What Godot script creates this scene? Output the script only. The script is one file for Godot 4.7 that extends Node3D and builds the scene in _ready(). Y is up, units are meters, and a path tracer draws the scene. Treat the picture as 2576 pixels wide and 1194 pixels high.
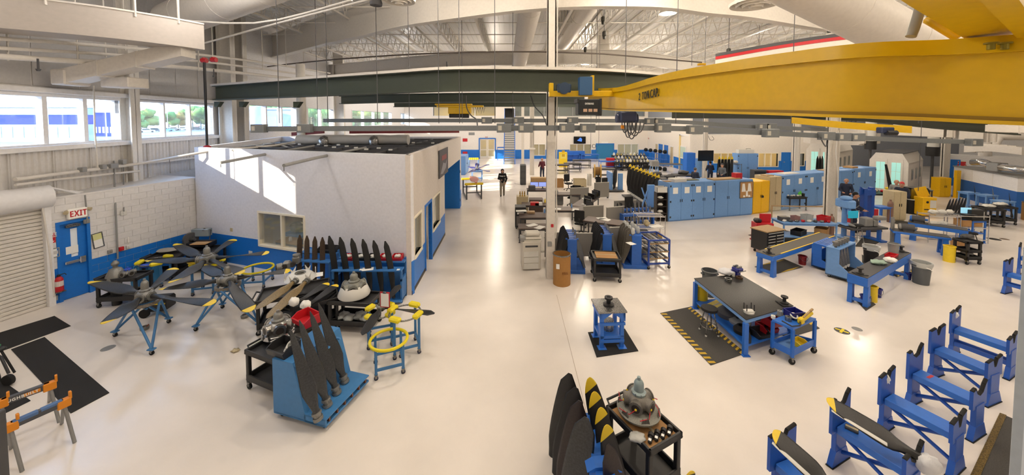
extends Node3D
const F := 900.0
const CX := 1288.0
const EYE := 5.0
const HORIZON := 300.0
const PITCH := 0.0436
var used := {}
var mats := {}
var rng := RandomNumberGenerator.new()

class B:
	var v := PackedVector3Array()
	var n := PackedVector3Array()
	var x := Transform3D()
	func t3(a: Vector3, b: Vector3, c: Vector3, na: Vector3, nb: Vector3, nc: Vector3) -> B:
		if ((c - a).cross(b - a).dot(na + nb + nc) < 0.0) != (x.basis.determinant() < 0.0):
			var s := b
			b = c
			c = s
			s = nb
			nb = nc
			nc = s
		v.append(x * a)
		v.append(x * b)
		v.append(x * c)
		n.append((x.basis * na).normalized())
		n.append((x.basis * nb).normalized())
		n.append((x.basis * nc).normalized())
		return self
	func tri(a: Vector3, b: Vector3, c: Vector3, out: Vector3) -> void:
		var m := (c - a).cross(b - a).normalized()
		if m.dot(out) < 0.0:
			m = -m
		t3(a, b, c, m, m, m)
	func quad(a: Vector3, b: Vector3, c: Vector3, d: Vector3, out: Vector3) -> void:
		tri(a, b, c, out)
		tri(a, c, d, out)
	func bx(x0: float, y0: float, z0: float, x1: float, y1: float, z1: float, e := 0.0) -> B:
		var lo := Vector3(minf(x0, x1), minf(y0, y1), minf(z0, z1))
		var hi := Vector3(maxf(x0, x1), maxf(y0, y1), maxf(z0, z1))
		var m := (lo + hi) / 2.0
		var h := (hi - lo) / 2.0
		e = minf(e, minf(h.x, minf(h.y, h.z)) * 0.9)
		for k in 3:
			var i := (k + 1) % 3
			var j := (k + 2) % 3
			for s in [-1.0, 1.0]:
				var o := Vector3.ZERO
				o[k] = s
				var q: Array[Vector3] = []
				for w in [[-1, -1], [1, -1], [1, 1], [-1, 1]]:
					var p := m
					p[k] += s * h[k]
					p[i] += w[0] * (h[i] - e)
					p[j] += w[1] * (h[j] - e)
					q.append(p)
				quad(q[0], q[1], q[2], q[3], o)
				if e > 0.0:
					for r in [-1.0, 1.0]:
						var q2: Array[Vector3] = []
						for w in [-1.0, 1.0]:
							for u in [0, 1]:
								var p := m
								p[k] += s * (h[k] - (e if u else 0.0))
								p[i] += r * (h[i] - (0.0 if u else e))
								p[j] += w * (h[j] - e)
								q2.append(p)
						var oo := Vector3.ZERO
						oo[k] = s
						oo[i] = r
						quad(q2[0], q2[1], q2[3], q2[2], oo)
		if e > 0.0:
			for sx in [-1.0, 1.0]:
				for sy in [-1.0, 1.0]:
					for sz in [-1.0, 1.0]:
						var o := Vector3(sx, sy, sz)
						var c := m + o * h
						tri(c - Vector3(0, sy, sz) * e, c - Vector3(sx, 0, sz) * e, c - Vector3(sx, sy, 0) * e, o)
		return self
	func ring(c: Vector3, d: Vector3, r: float, seg: int) -> PackedVector3Array:
		var u := d.cross(Vector3.UP if absf(d.y) < 0.9 else Vector3.RIGHT).normalized()
		var w := d.cross(u).normalized()
		var o := PackedVector3Array()
		for i in seg:
			var a := TAU * i / seg
			o.append(c + (u * cos(a) + w * sin(a)) * r)
		return o
	func cyl(a: Vector3, b: Vector3, r: float, r2 := -1.0, seg := 12, cap := true) -> B:
		if r2 < 0.0:
			r2 = r
		var d := (b - a).normalized()
		var p := ring(a, d, 1.0, seg)
		for i in seg:
			var j := (i + 1) % seg
			var ni := p[i] - a
			var nj := p[j] - a
			t3(a + ni * r, a + nj * r, b + nj * r2, ni, nj, nj)
			t3(a + ni * r, b + nj * r2, b + ni * r2, ni, nj, ni)
			if cap:
				if r > 0.0:
					tri(a, a + ni * r, a + nj * r, -d)
				if r2 > 0.0:
					tri(b, b + ni * r2, b + nj * r2, d)
		return self
	func lathe(pr: Array, seg := 20, o := Vector3.ZERO) -> B:
		var ns := []
		for i in pr.size() - 1:
			ns.append(Vector2(pr[i + 1][1] - pr[i][1], pr[i][0] - pr[i + 1][0]).normalized())
		for i in pr.size() - 1:
			var n0: Vector2 = ns[i]
			var n1: Vector2 = ns[i]
			if i > 0 and n0.dot(ns[i - 1]) > 0.7:
				n0 = (n0 + ns[i - 1]).normalized()
			if i < ns.size() - 1 and n1.dot(ns[i + 1]) > 0.7:
				n1 = (n1 + ns[i + 1]).normalized()
			for k in seg:
				var q := []
				for w in [k, k + 1]:
					var a: float = TAU * w / seg
					var dir := Vector3(cos(a), 0, sin(a))
					for e in [[pr[i], n0], [pr[i + 1], n1]]:
						q.append(o + dir * e[0][0] + Vector3.UP * e[0][1])
						q.append(dir * e[1].x + Vector3.UP * e[1].y)
				t3n(q[0], q[4], q[6], q[1], q[5], q[7])
				t3n(q[0], q[6], q[2], q[1], q[7], q[3])
		return self
	func t3n(a: Vector3, b: Vector3, c: Vector3, na: Vector3, nb: Vector3, nc: Vector3) -> void:
		if a.distance_squared_to(b) < 1e-12 or b.distance_squared_to(c) < 1e-12 or a.distance_squared_to(c) < 1e-12:
			return
		t3(a, b, c, na, nb, nc)
	func loft(rs: Array, cap := true, shut := true) -> B:
		var m: int = rs[0].size()
		var mid := Vector3.ZERO
		var nn := []
		for i in rs.size():
			var row := PackedVector3Array()
			for k in m:
				var du: Vector3 = rs[i][(k + 1) % m if shut else mini(k + 1, m - 1)] - rs[i][(k + m - 1) % m if shut else maxi(k - 1, 0)]
				var dv: Vector3 = rs[mini(i + 1, rs.size() - 1)][k] - rs[maxi(i - 1, 0)][k]
				row.append(du.cross(dv).normalized())
			nn.append(row)
		var r0: int = rs.size() / 2
		for q in rs[r0]:
			mid += q / m
		var sgn := 0.0
		for k in m:
			sgn += nn[r0][k].dot(rs[r0][k] - mid)
		var s := -1.0 if sgn < 0.0 else 1.0
		for i in rs.size() - 1:
			for k in (m if shut else m - 1):
				var l := (k + 1) % m
				t3n(rs[i][k], rs[i][l], rs[i + 1][l], nn[i][k] * s, nn[i][l] * s, nn[i + 1][l] * s)
				t3n(rs[i][k], rs[i + 1][l], rs[i + 1][k], nn[i][k] * s, nn[i + 1][l] * s, nn[i + 1][k] * s)
		if cap:
			for e in [[rs[0], rs[1]], [rs[-1], rs[-2]]]:
				var c := Vector3.ZERO
				var c2 := Vector3.ZERO
				for k in m:
					c += e[0][k] / m
					c2 += e[1][k] / m
				for k in m:
					tri(c, e[0][k], e[0][(k + 1) % m], c - c2)
		return self
	func tube(ps: Array, r: float, seg := 6, shut := false) -> B:
		var rs := []
		var u := Vector3.ZERO
		var m := ps.size()
		for i in m:
			var a: Vector3 = ps[(i + m - 1) % m] if shut else ps[maxi(i - 1, 0)]
			var b: Vector3 = ps[(i + 1) % m] if shut else ps[mini(i + 1, m - 1)]
			var d := (b - a).normalized()
			if u == Vector3.ZERO:
				u = d.cross(Vector3.UP if absf(d.y) < 0.9 else Vector3.RIGHT)
			u = (u - d * u.dot(d)).normalized()
			var w := d.cross(u)
			var q := PackedVector3Array()
			for k in seg:
				var g := TAU * k / seg
				q.append(ps[i] + (u * cos(g) + w * sin(g)) * r)
			rs.append(q)
		if shut:
			rs.append(rs[0])
		return loft(rs, not shut)
	func beam(ps: Array, pr: Array) -> B:
		var m := ps.size()
		var rows := []
		for i in m:
			var d: Vector3 = ps[mini(i + 1, m - 1)] - ps[maxi(i - 1, 0)]
			d.y = 0.0
			var side := d.normalized().cross(Vector3.UP)
			var q := PackedVector3Array()
			for e in pr:
				q.append(ps[i] + side * e[0] + Vector3.UP * e[1])
			rows.append(q)
		var area := 0.0
		for k in pr.size():
			var l := (k + 1) % pr.size()
			area += pr[k][0] * pr[l][1] - pr[l][0] * pr[k][1]
		var s := -1.0 if area > 0 else 1.0
		for k in pr.size():
			var l := (k + 1) % pr.size()
			var ns := []
			for i in m:
				ns.append((rows[i][l] - rows[i][k]).cross(ps[mini(i + 1, m - 1)] - ps[maxi(i - 1, 0)]).normalized() * s)
			for i in m - 1:
				t3(rows[i][k], rows[i][l], rows[i + 1][l], ns[i], ns[i], ns[i + 1])
				t3(rows[i][k], rows[i + 1][l], rows[i + 1][k], ns[i], ns[i + 1], ns[i + 1])
		var pv := PackedVector2Array()
		for e in pr:
			pv.append(Vector2(e[0], e[1]))
		var ix := Geometry2D.triangulate_polygon(pv)
		for e in [[0, ps[0] - ps[1]], [m - 1, ps[m - 1] - ps[m - 2]]]:
			for k in range(0, ix.size(), 3):
				tri(rows[e[0]][ix[k]], rows[e[0]][ix[k + 1]], rows[e[0]][ix[k + 2]], e[1])
		return self
	func prism(pl: Array, z0: float, z1: float) -> B:
		var pv := PackedVector2Array()
		for e in pl:
			pv.append(Vector2(e[0], e[1]))
		if Geometry2D.is_polygon_clockwise(pv):
			pv.reverse()
		var ix := Geometry2D.triangulate_polygon(pv)
		for k in range(0, ix.size(), 3):
			for e in [[z0, z0 - z1], [z1, z1 - z0]]:
				tri(Vector3(pv[ix[k]].x, pv[ix[k]].y, e[0]), Vector3(pv[ix[k + 1]].x, pv[ix[k + 1]].y, e[0]), Vector3(pv[ix[k + 2]].x, pv[ix[k + 2]].y, e[0]), Vector3(0, 0, e[1]))
		for k in pv.size():
			var a := pv[k]
			var b := pv[(k + 1) % pv.size()]
			quad(Vector3(a.x, a.y, z0), Vector3(b.x, b.y, z0), Vector3(b.x, b.y, z1), Vector3(a.x, a.y, z1), Vector3(b.y - a.y, a.x - b.x, 0))
		return self
	func ball(c: Vector3, r: Vector3, seg := 12, rough := 0.0, s := 1) -> B:
		var rs := []
		var g := RandomNumberGenerator.new()
		g.seed = s
		var rows := maxi(4, seg / 2)
		for i in rows + 1:
			var q := PackedVector3Array()
			var la := PI * (float(i) / rows - 0.5)
			for k in seg:
				var a := TAU * k / seg
				var f := 1.0 + (g.randf_range(-rough, rough) if i > 0 and i < rows else 0.0)
				q.append(c + Vector3(cos(la) * cos(a) * r.x, sin(la) * r.y, cos(la) * sin(a) * r.z) * f)
			rs.append(q)
		return loft(rs, false)
	func add(o: B, t := Transform3D()) -> B:
		for i in o.v.size():
			v.append(x * (t * o.v[i]))
			n.append((x.basis * (t.basis * o.n[i])).normalized())
		return self
	func mesh() -> ArrayMesh:
		var a := []
		a.resize(Mesh.ARRAY_MAX)
		a[Mesh.ARRAY_VERTEX] = v
		a[Mesh.ARRAY_NORMAL] = n
		var m := ArrayMesh.new()
		m.add_surface_from_arrays(Mesh.PRIMITIVE_TRIANGLES, a)
		return m

func bb(a: float, b: float, c: float, d: float, e: float, f: float, g := 0.0) -> B:
	return B.new().bx(a, b, c, d, e, f, g)
func cy(a: Vector3, b: Vector3, r: float, r2 := -1.0, seg := 12, cap := true) -> B:
	return B.new().cyl(a, b, r, r2, seg, cap)
func lt(pr: Array, seg := 20, o := Vector3.ZERO) -> B:
	return B.new().lathe(pr, seg, o)

func ray(px: float, py: float) -> Vector3:
	var k := (HORIZON + F * tan(PITCH) - py) / F
	return Vector3((px - CX) / F, k * cos(PITCH) - sin(PITCH), -k * sin(PITCH) - cos(PITCH))
func fl(px: float, py: float, h := 0.0) -> Vector3:
	var r := ray(px, py)
	return Vector3(0, EYE, 0) + r * ((h - EYE) / r.y)
func at(px: float, py: float, d: float) -> Vector3:
	var r := ray(px, py)
	return Vector3(0, EYE, 0) + r * (-d / r.z)
func hy(py: float, p: Vector3) -> float:
	var k := (HORIZON + F * tan(PITCH) - py) / F
	return EYE + p.z * (sin(PITCH) - k * cos(PITCH)) / (cos(PITCH) + k * sin(PITCH))
func span(a: Vector3, b: Vector3) -> Transform3D:
	return TB(Basis(Vector3.UP, atan2(a.z - b.z, b.x - a.x)), a)

func numbered(s: String) -> String:
	var k: int = used.get(s, 0)
	used[s] = k + 1
	return s if k == 0 else "%s_%03d" % [s, k]
func tag(o: Node3D, label: String, cat := "", group := "", kind := "") -> Node3D:
	if label: o.set_meta("label", label)
	if cat: o.set_meta("category", cat)
	if group: o.set_meta("group", group)
	if kind: o.set_meta("kind", kind)
	return o
func thing(called: String, label: String, cat: String, t := Transform3D(), group := "") -> Node3D:
	var o := Node3D.new()
	o.name = numbered(called)
	o.transform = t
	add_child(o)
	tag(o, label, cat, group)
	return o
func pt(called: String, b, m: Material, parent: Node3D, t := Transform3D()) -> MeshInstance3D:
	var o := MeshInstance3D.new()
	o.name = called
	o.mesh = b.mesh() if b is B else b
	o.material_override = m
	o.transform = t
	parent.add_child(o, true)
	return o
func solo(called: String, label: String, cat: String, b, m: Material, t := Transform3D(), group := "") -> MeshInstance3D:
	var o := MeshInstance3D.new()
	o.name = numbered(called)
	o.mesh = b.mesh() if b is B else b
	o.material_override = m
	o.transform = t
	add_child(o)
	tag(o, label, cat, group)
	return o
func struct(called: String, b, m: Material, label := "", t := Transform3D()) -> MeshInstance3D:
	var o := solo(called, label, "", b, m, t)
	o.set_meta("kind", "structure")
	return o
func dup(o: Node3D, t: Transform3D, label := "", group := "") -> Node3D:
	var c: Node3D = o.duplicate()
	c.name = numbered(String(o.name).rstrip("0123456789").trim_suffix("_"))
	add_child(c)
	c.transform = t
	if label: c.set_meta("label", label)
	if group: c.set_meta("group", group)
	return c
func nth(i: int) -> String:
	return "first second third fourth fifth sixth seventh eighth ninth tenth eleventh twelfth thirteenth fourteenth fifteenth sixteenth seventeenth eighteenth nineteenth twentieth twenty-first".split(" ")[i]
func TB(b: Basis, o: Vector3) -> Transform3D:
	return Transform3D(b, o)
func T(p: Vector3, deg := 0.0) -> Transform3D:
	return TB(Basis(Vector3.UP, deg_to_rad(deg)), p)
func V(x: float, y: float, z: float) -> Vector3:
	return Vector3(x, y, z)
func text(s: String, h: float, m: Material, parent: Node3D, t: Transform3D, font := "Droid Sans", wide := 1.0, called := "lettering") -> MeshInstance3D:
	var tm := TextMesh.new()
	var f := SystemFont.new()
	f.font_names = PackedStringArray([font])
	f.font_weight = 700
	tm.font = f
	tm.text = s
	tm.font_size = 32
	tm.pixel_size = h / 24.0
	tm.depth = 0.006
	return pt(called, tm, m, parent, t * Transform3D(Basis.from_scale(V(wide, 1, 1)), V(0, 0, 0)))

var tx := {}
func noise(called: String, freq: float, lo: float, hi: float, as_n := false, size := 512, bump := 4.0) -> NoiseTexture2D:
	if not tx.has(called):
		var nz := FastNoiseLite.new()
		nz.seed = called.hash() % 1000
		nz.frequency = freq
		nz.fractal_octaves = 4
		var t := NoiseTexture2D.new()
		t.width = size
		t.height = size
		t.seamless = true
		t.noise = nz
		if as_n:
			t.as_normal_map = true
			t.bump_strength = bump
		else:
			var g := Gradient.new()
			g.set_color(0, Color(lo, lo, lo))
			g.set_color(1, Color(hi, hi, hi))
			t.color_ramp = g
		tx[called] = t
	return tx[called]
func mt(called: String, c := Color.WHITE, rough := 0.5, metal := 0.0, kind := "") -> StandardMaterial3D:
	if mats.has(called):
		return mats[called]
	var m := StandardMaterial3D.new()
	m.resource_name = called
	m.albedo_color = c
	m.roughness = rough
	m.metallic = metal
	if kind:
		m.uv1_triplanar = true
		m.uv1_world_triplanar = true
	match kind:
		"paint":   # painted steel: slight mottling and scuffs
			m.albedo_texture = noise("mottle", 0.012, 0.95, 1.0)
			m.uv1_scale = V(1.3, 1.3, 1.3)
		"worn":
			m.albedo_texture = noise("wear", 0.035, 0.55, 1.0)
			m.roughness_texture = noise("rub", 0.05, 0.5, 1.0)
			m.uv1_scale = V(1.7, 1.7, 1.7)
		"cast":
			m.albedo_texture = noise("castc", 0.06, 0.6, 1.0)
			m.normal_enabled = true
			m.normal_texture = noise("castn", 0.2, 0, 1, true, 256, 2.0)
			m.normal_scale = 0.4
			m.uv1_scale = V(3, 3, 3)
		"cloth":
			m.normal_enabled = true
			m.normal_texture = noise("clothn", 0.12, 0, 1, true, 256, 3.0)
			m.uv1_scale = V(5, 5, 5)
		"wood":
			m.albedo_texture = noise("grain", 0.03, 0.7, 1.0)
			m.uv1_scale = V(0.8, 7, 7)
		"rubber":
			m.albedo_texture = noise("dust", 0.05, 0.7, 1.0)
			m.normal_enabled = true
			m.normal_texture = noise("rubn", 0.35, 0, 1, true, 256, 2.0)
			m.uv1_scale = V(2, 2, 2)
	mats[called] = m
	return m
func glow(called: String, c: Color, e: float) -> StandardMaterial3D:
	var m := mt(called, c, 0.5)
	m.emission_enabled = true
	m.emission = c
	m.emission_energy_multiplier = e
	return m
func glass(called: String, c: Color, a: float) -> StandardMaterial3D:
	var m := mt(called, Color(c.r, c.g, c.b, a), 0.05)
	m.transparency = BaseMaterial3D.TRANSPARENCY_ALPHA
	return m
func hx(s: String) -> Color:
	return Color.html(s)

var BLUE: Material
var BLUE2: Material
var WBLUE: Material
var NAVY: Material
var WHITE: Material
var STEELW: Material
var BLACK: Material
var RUBBER: Material
var DARK: Material
var GREY: Material
var STEEL: Material
var CAST: Material
var CHROME: Material
var YEL: Material
var CRANEY: Material
var RED: Material
var WOOD: Material
var CARD: Material
var PAPER: Material
var BLADE: Material
var PLASTIC: Material
var GREEN: Material
var TAN: Material
var SCREEN: Material
var LED: Material
var CLEAR: Material
func materials() -> void:
	BLUE = mt("machine blue", hx("2a6fd0"), 0.4, 0, "paint")
	BLUE2 = mt("cabinet blue", hx("74a3de"), 0.45, 0, "paint")
	WBLUE = mt("wall blue", hx("1473cf"), 0.45, 0, "paint")
	NAVY = mt("navy plastic", hx("20257a"), 0.4)
	WHITE = mt("white paint", hx("edebea"), 0.6, 0, "paint")
	STEELW = mt("white steel", hx("e2dcd2"), 0.5, 0, "paint")
	BLACK = mt("black plastic", hx("232325"), 0.5, 0, "paint")
	RUBBER = mt("rubber", hx("1b1b1c"), 0.8, 0, "rubber")
	DARK = mt("dark grey", hx("4a4a4d"), 0.55, 0, "paint")
	GREY = mt("mid grey", hx("8f8f8d"), 0.5, 0, "paint")
	STEEL = mt("steel", hx("a9a9a8"), 0.35, 0.8, "worn")
	CAST = mt("cast aluminium", hx("a8a7a2"), 0.42, 0.55, "cast")
	CHROME = mt("chrome", hx("d5d5d6"), 0.15, 1.0)
	YEL = mt("yellow", hx("f0cf2a"), 0.45, 0, "paint")
	CRANEY = mt("crane yellow", hx("dcb000"), 0.35, 0, "paint")
	RED = mt("red", hx("c4202a"), 0.4, 0, "paint")
	WOOD = mt("pine", hx("c9a676"), 0.6, 0, "wood")
	CARD = mt("cardboard", hx("b58a58"), 0.8, 0, "paint")
	PAPER = mt("paper", hx("f2f1ec"), 0.8)
	BLADE = mt("blade black", hx("222325"), 0.6, 0.0, "worn")
	PLASTIC = mt("white plastic", hx("dcdad3"), 0.4)
	GREEN = mt("beam green", hx("3c4436"), 0.5, 0, "paint")
	TAN = mt("putty", hx("c3b491"), 0.5, 0, "paint")
	SCREEN = mt("dead screen", hx("0c0d10"), 0.2)
	LED = glow("lamp face", Color(1, 0.95, 0.86), 5.0)
	CLEAR = glass("clear glass", Color(0.9, 0.97, 0.95), 0.08)

func onw(px: float, py: float, a: Vector3, b: Vector3) -> Vector2:
	var r := ray(px, py)
	var d := (b - a)
	d.y = 0
	d = d.normalized()
	var nn := V(d.z, 0, -d.x)
	var t: float = nn.dot(a - V(0, EYE, 0)) / nn.dot(r)
	var q := V(0, EYE, 0) + r * t
	return Vector2((q - a).dot(d), q.y)
func rect(a: Vector3, b: Vector3, x0: float, y0: float, x1: float, y1: float) -> Array:
	var p := onw(x0, y1, a, b)
	var q := onw(x1, y1, a, b)
	var r := onw((x0 + x1) / 2, y0, a, b)
	return [p.x, q.x, (p.y + q.y) / 2, r.y]
func panel(l: float, y0: float, y1: float, th: float, holes: Array, l0 := 0.0) -> B:
	var b := B.new()
	var cuts := [l0, l]
	for h in holes:
		for k in 2:
			if h[k] > l0 and h[k] < l and not cuts.has(h[k]):
				cuts.append(h[k])
	cuts.sort()
	for i in cuts.size() - 1:
		var m: float = (cuts[i] + cuts[i + 1]) / 2.0
		var over := holes.filter(func(q): return q[0] < m and q[1] > m)
		over.sort_custom(func(p, q): return p[2] < q[2])
		var y := y0
		for h in over:
			if h[2] > y:
				b.bx(cuts[i], y, -th, cuts[i + 1], minf(h[2], y1), 0)
			y = maxf(y, h[3])
		if y < y1:
			b.bx(cuts[i], y, -th, cuts[i + 1], y1, 0)
	return b
func flat_len(a: Vector3, b: Vector3) -> float:
	return Vector2(a.x - b.x, a.z - b.z).length()
func window(label: String, t: Transform3D, r: Array, panes: int, m: Material, depth := 0.12, fw := 0.05, called := "window_1") -> MeshInstance3D:
	var b := B.new()
	b.bx(r[0] - fw, r[2] - fw, -depth, r[0], r[3] + fw, 0.03).bx(r[1], r[2] - fw, -depth, r[1] + fw, r[3] + fw, 0.03)
	b.bx(r[0], r[2] - fw, -depth, r[1], r[2], 0.05).bx(r[0], r[3], -depth, r[1], r[3] + fw, 0.03)
	var o := struct(called, b, m, label, t)
	var w: float = (r[1] - r[0]) / panes
	for k in range(1, panes):
		pt("mullion", bb(r[0] + w * k - fw * 0.6, r[2], -depth * 0.8, r[0] + w * k + fw * 0.6, r[3], 0.0), m, o)
	for k in panes:
		pt("pane", bb(r[0] + w * k, r[2], -depth * 0.5 - 0.004, r[0] + w * (k + 1), r[3], -depth * 0.5), CLEAR, o)
	return o
func plain_door(label: String, called: String, t: Transform3D, r: Array, m: Material, fm: Material) -> MeshInstance3D:
	var b := bb(r[0] - 0.08, 0, -0.05, r[0], r[3] + 0.08, 0.04).bx(r[1], 0, -0.05, r[1] + 0.08, r[3] + 0.08, 0.04).bx(r[0], r[3], -0.05, r[1], r[3] + 0.08, 0.04)
	var o := struct(called, b, fm, label, t)
	pt("door_leaf", bb(r[0], 0.01, -0.03, r[1], r[3], 0.015, 0.004), m, o)
	pt("door_handle", cy(V(r[0] + 0.1, 1.0, 0.015), V(r[0] + 0.1, 1.0, 0.07), 0.02).bx(r[0] + 0.08, 0.98, 0.06, r[0] + 0.22, 1.02, 0.08), CHROME, o)
	return o

var LA := Vector3(-13.3, 0, -6.1)    # lower block wall
var LB := Vector3(-11.45, 0, -12.95)
var UA := Vector3(-12.3, 0, -6.0)    # siding wall above it
var UB := Vector3(-13.8, 0, -17.2)
var UC := Vector3(-13.6, 0, -47.0)
var RA := Vector3(-11.4, 0, -12.8)   # the white room
var RB := Vector3(-2.85, 0, -9.98)
var RC := Vector3(-2.95, 0, -20.6)
var FA := Vector3(-13.6, 0, -45.3)   # far wall
var FB := Vector3(17.2, 0, -45.3)
var PA := Vector3(16.7, 0, -33.5)    # partition on the right
var PB := Vector3(28.2, 0, -33.5)
var QA := Vector3(29.3, 0, -23.6)    # white and blue cabin
var QB := Vector3(26.9, 0, -18.9)

func sky_and_camera() -> void:
	var cam := Camera3D.new()
	cam.name = "camera"
	cam.projection = Camera3D.PROJECTION_FRUSTUM
	cam.near = 0.05
	cam.far = 1500.0
	cam.size = 1194.0 / F * cam.near
	cam.frustum_offset = Vector2(0, -(597.0 - HORIZON - F * tan(PITCH)) / F * cam.near)
	cam.position = V(0, EYE, 0)
	cam.rotation.x = -PITCH
	add_child(cam)
	cam.current = true
	var we := WorldEnvironment.new()
	we.name = "environment"
	var e := Environment.new()
	e.background_mode = Environment.BG_SKY
	var sk := ProceduralSkyMaterial.new()
	sk.sky_top_color = hx("7fb0ea")
	sk.sky_horizon_color = hx("dbe9f7")
	sk.ground_bottom_color = hx("8d8c88")
	sk.ground_horizon_color = hx("b9bab8")
	sk.sky_energy_multiplier = 3.0
	sk.ground_energy_multiplier = 1.2
	e.sky = Sky.new()
	e.sky.sky_material = sk
	e.tonemap_mode = Environment.TONE_MAPPER_LINEAR
	e.tonemap_exposure = 0.98
	e.sdfgi_enabled = true
	e.ssao_enabled = true
	e.ssil_enabled = true
	we.environment = e
	add_child(we)
	var sun := DirectionalLight3D.new()
	sun.name = "sun"
	sun.light_color = Color(1, 0.95, 0.86)
	sun.light_energy = 5.5
	sun.light_angular_distance = 0.6
	sun.shadow_enabled = true
	sun.sky_mode = DirectionalLight3D.SKY_MODE_LIGHT_ONLY
	sun.basis = Basis.looking_at(V(1, -0.41, -0.43), Vector3.UP)
	add_child(sun)

func lamps() -> void:
	var spots := []
	for z in [-4.5, -9.3]:
		for x in [-8.0, -2.0, 4.0, 10.0, 16.0]:
			spots.append(V(x, 9.0, z))
	for z in [-31.0, -39.0]:
		for x in [-9.0, -1.5, 6.0, 13.0, 22.0, 30.0]:
			spots.append(V(x, 7.9 if z > -35 else 8.1, z))
	spots += [at(1680, 34, 13.6), at(1520, 138, 22.5), at(1472, 162, 27.0), V(14.0, 8.6, -20.5), V(21.0, 8.6, -21.0), V(22.5, 8.6, -13.0)]
	var k := 0
	for p in spots:
		var seen: bool = k in [22, 23, 24]
		var o := thing("high_bay_lamp", ["round white high bay lamp nearest the camera, hanging below the girder", "round lit lamp hanging on a white tube beside the round fan grille", "farthest of the three lit round lamps, low over the green beam"][k - 22] if seen else "round white high bay lamp under the roof, out of the photograph's view", "lamp", T(p), "" if seen else "high bay lamps hidden from view")
		pt("housing", lt([[0.0, 0.75], [0.07, 0.75], [0.09, 0.3], [0.12, 0.22], [0.2, 0.2], [0.3, 0.06], [0.31, 0.0], [0.27, -0.01]], 24), STEELW, o)
		pt("lens", lt([[0.0, 0.012], [0.27, 0.005], [0.27, -0.005], [0.0, -0.01]], 24), LED, o)
		pt("hanger", cy(V(0, 0.75, 0), V(0, maxf(1.0, 10.34 - p.y), 0), 0.012), DARK, o)
		var l := OmniLight3D.new()
		l.name = "lamp_light"
		l.light_size = 0.25
		l.light_color = Color(1, 0.94, 0.86) if p.x > -5 else Color(1, 0.98, 0.97)
		l.light_energy = (11.5 if p.x > -5 else 7.5) * (1.5 if k >= 10 else 1.0)
		l.omni_range = 60.0
		l.omni_attenuation = 2.0
		l.shadow_enabled = true
		l.position = V(0, -0.06, 0)
		o.add_child(l)
		k += 1

func shell() -> void:
	var m := mt("epoxy floor", hx("f1e9e0"), 0.27)
	m.uv1_triplanar = true
	m.uv1_world_triplanar = true
	m.albedo_texture = noise("floor", 0.006, 0.96, 1.0, false, 1024)
	m.roughness_texture = noise("floorr", 0.012, 0.75, 1.0, false, 512)
	m.uv1_scale = V(0.12, 0.12, 0.12)
	m.normal_enabled = true
	m.normal_texture = noise("floorn", 0.012, 0, 1, true, 512, 1.0)
	m.normal_scale = 0.08
	var fo := struct("floor", bb(-13.6, -0.3, 3.2, 48, 0, -47), m, "glossy cream epoxy floor of the workshop")
	pt("joint", bb(fl(1405, 760).x - 0.006, 0.0, -10.0, fl(1405, 760).x + 0.006, 0.0012, -5.0), mt("floor joint", hx("b3a596"), 0.5), fo)
	var deck := mt("roof deck", hx("f0eeea"), 0.4, 0.0, "paint")
	var ce := struct("ceiling", bb(-14.4, 10.35, 3.5, 48, 10.65, -48), deck, "white sheet roof deck over open joists")
	var sh := B.new()
	for k in 8:
		sh.bx(k * 0.3 + 0.05, 10.31, 0, k * 0.3 + 0.11, 10.36, 3.3)
	var shm := sh.mesh()
	for i in 13:
		for j in 14:
			pt("deck_sheet", shm, deck, ce, T(V(-14 + i * 2.45, 0, -2.5 - j * 3.3 - 0.5)))
	struct("wall_behind", bb(-14, 0, 3.0, 48, 10.4, 3.4), WHITE)
	struct("wall_right", bb(47.6, 0, 3.4, 48, 10.4, -47), WHITE)
	struct("wall_left_near", bb(-13.8, 0, 3.4, -13.3, 10.4, -6.2).bx(-13.8, 3.0, 3.4, -12.3, 10.4, -6.0), WHITE)
	left_wall()
	white_room()
	far_walls()
	right_side()

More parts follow.
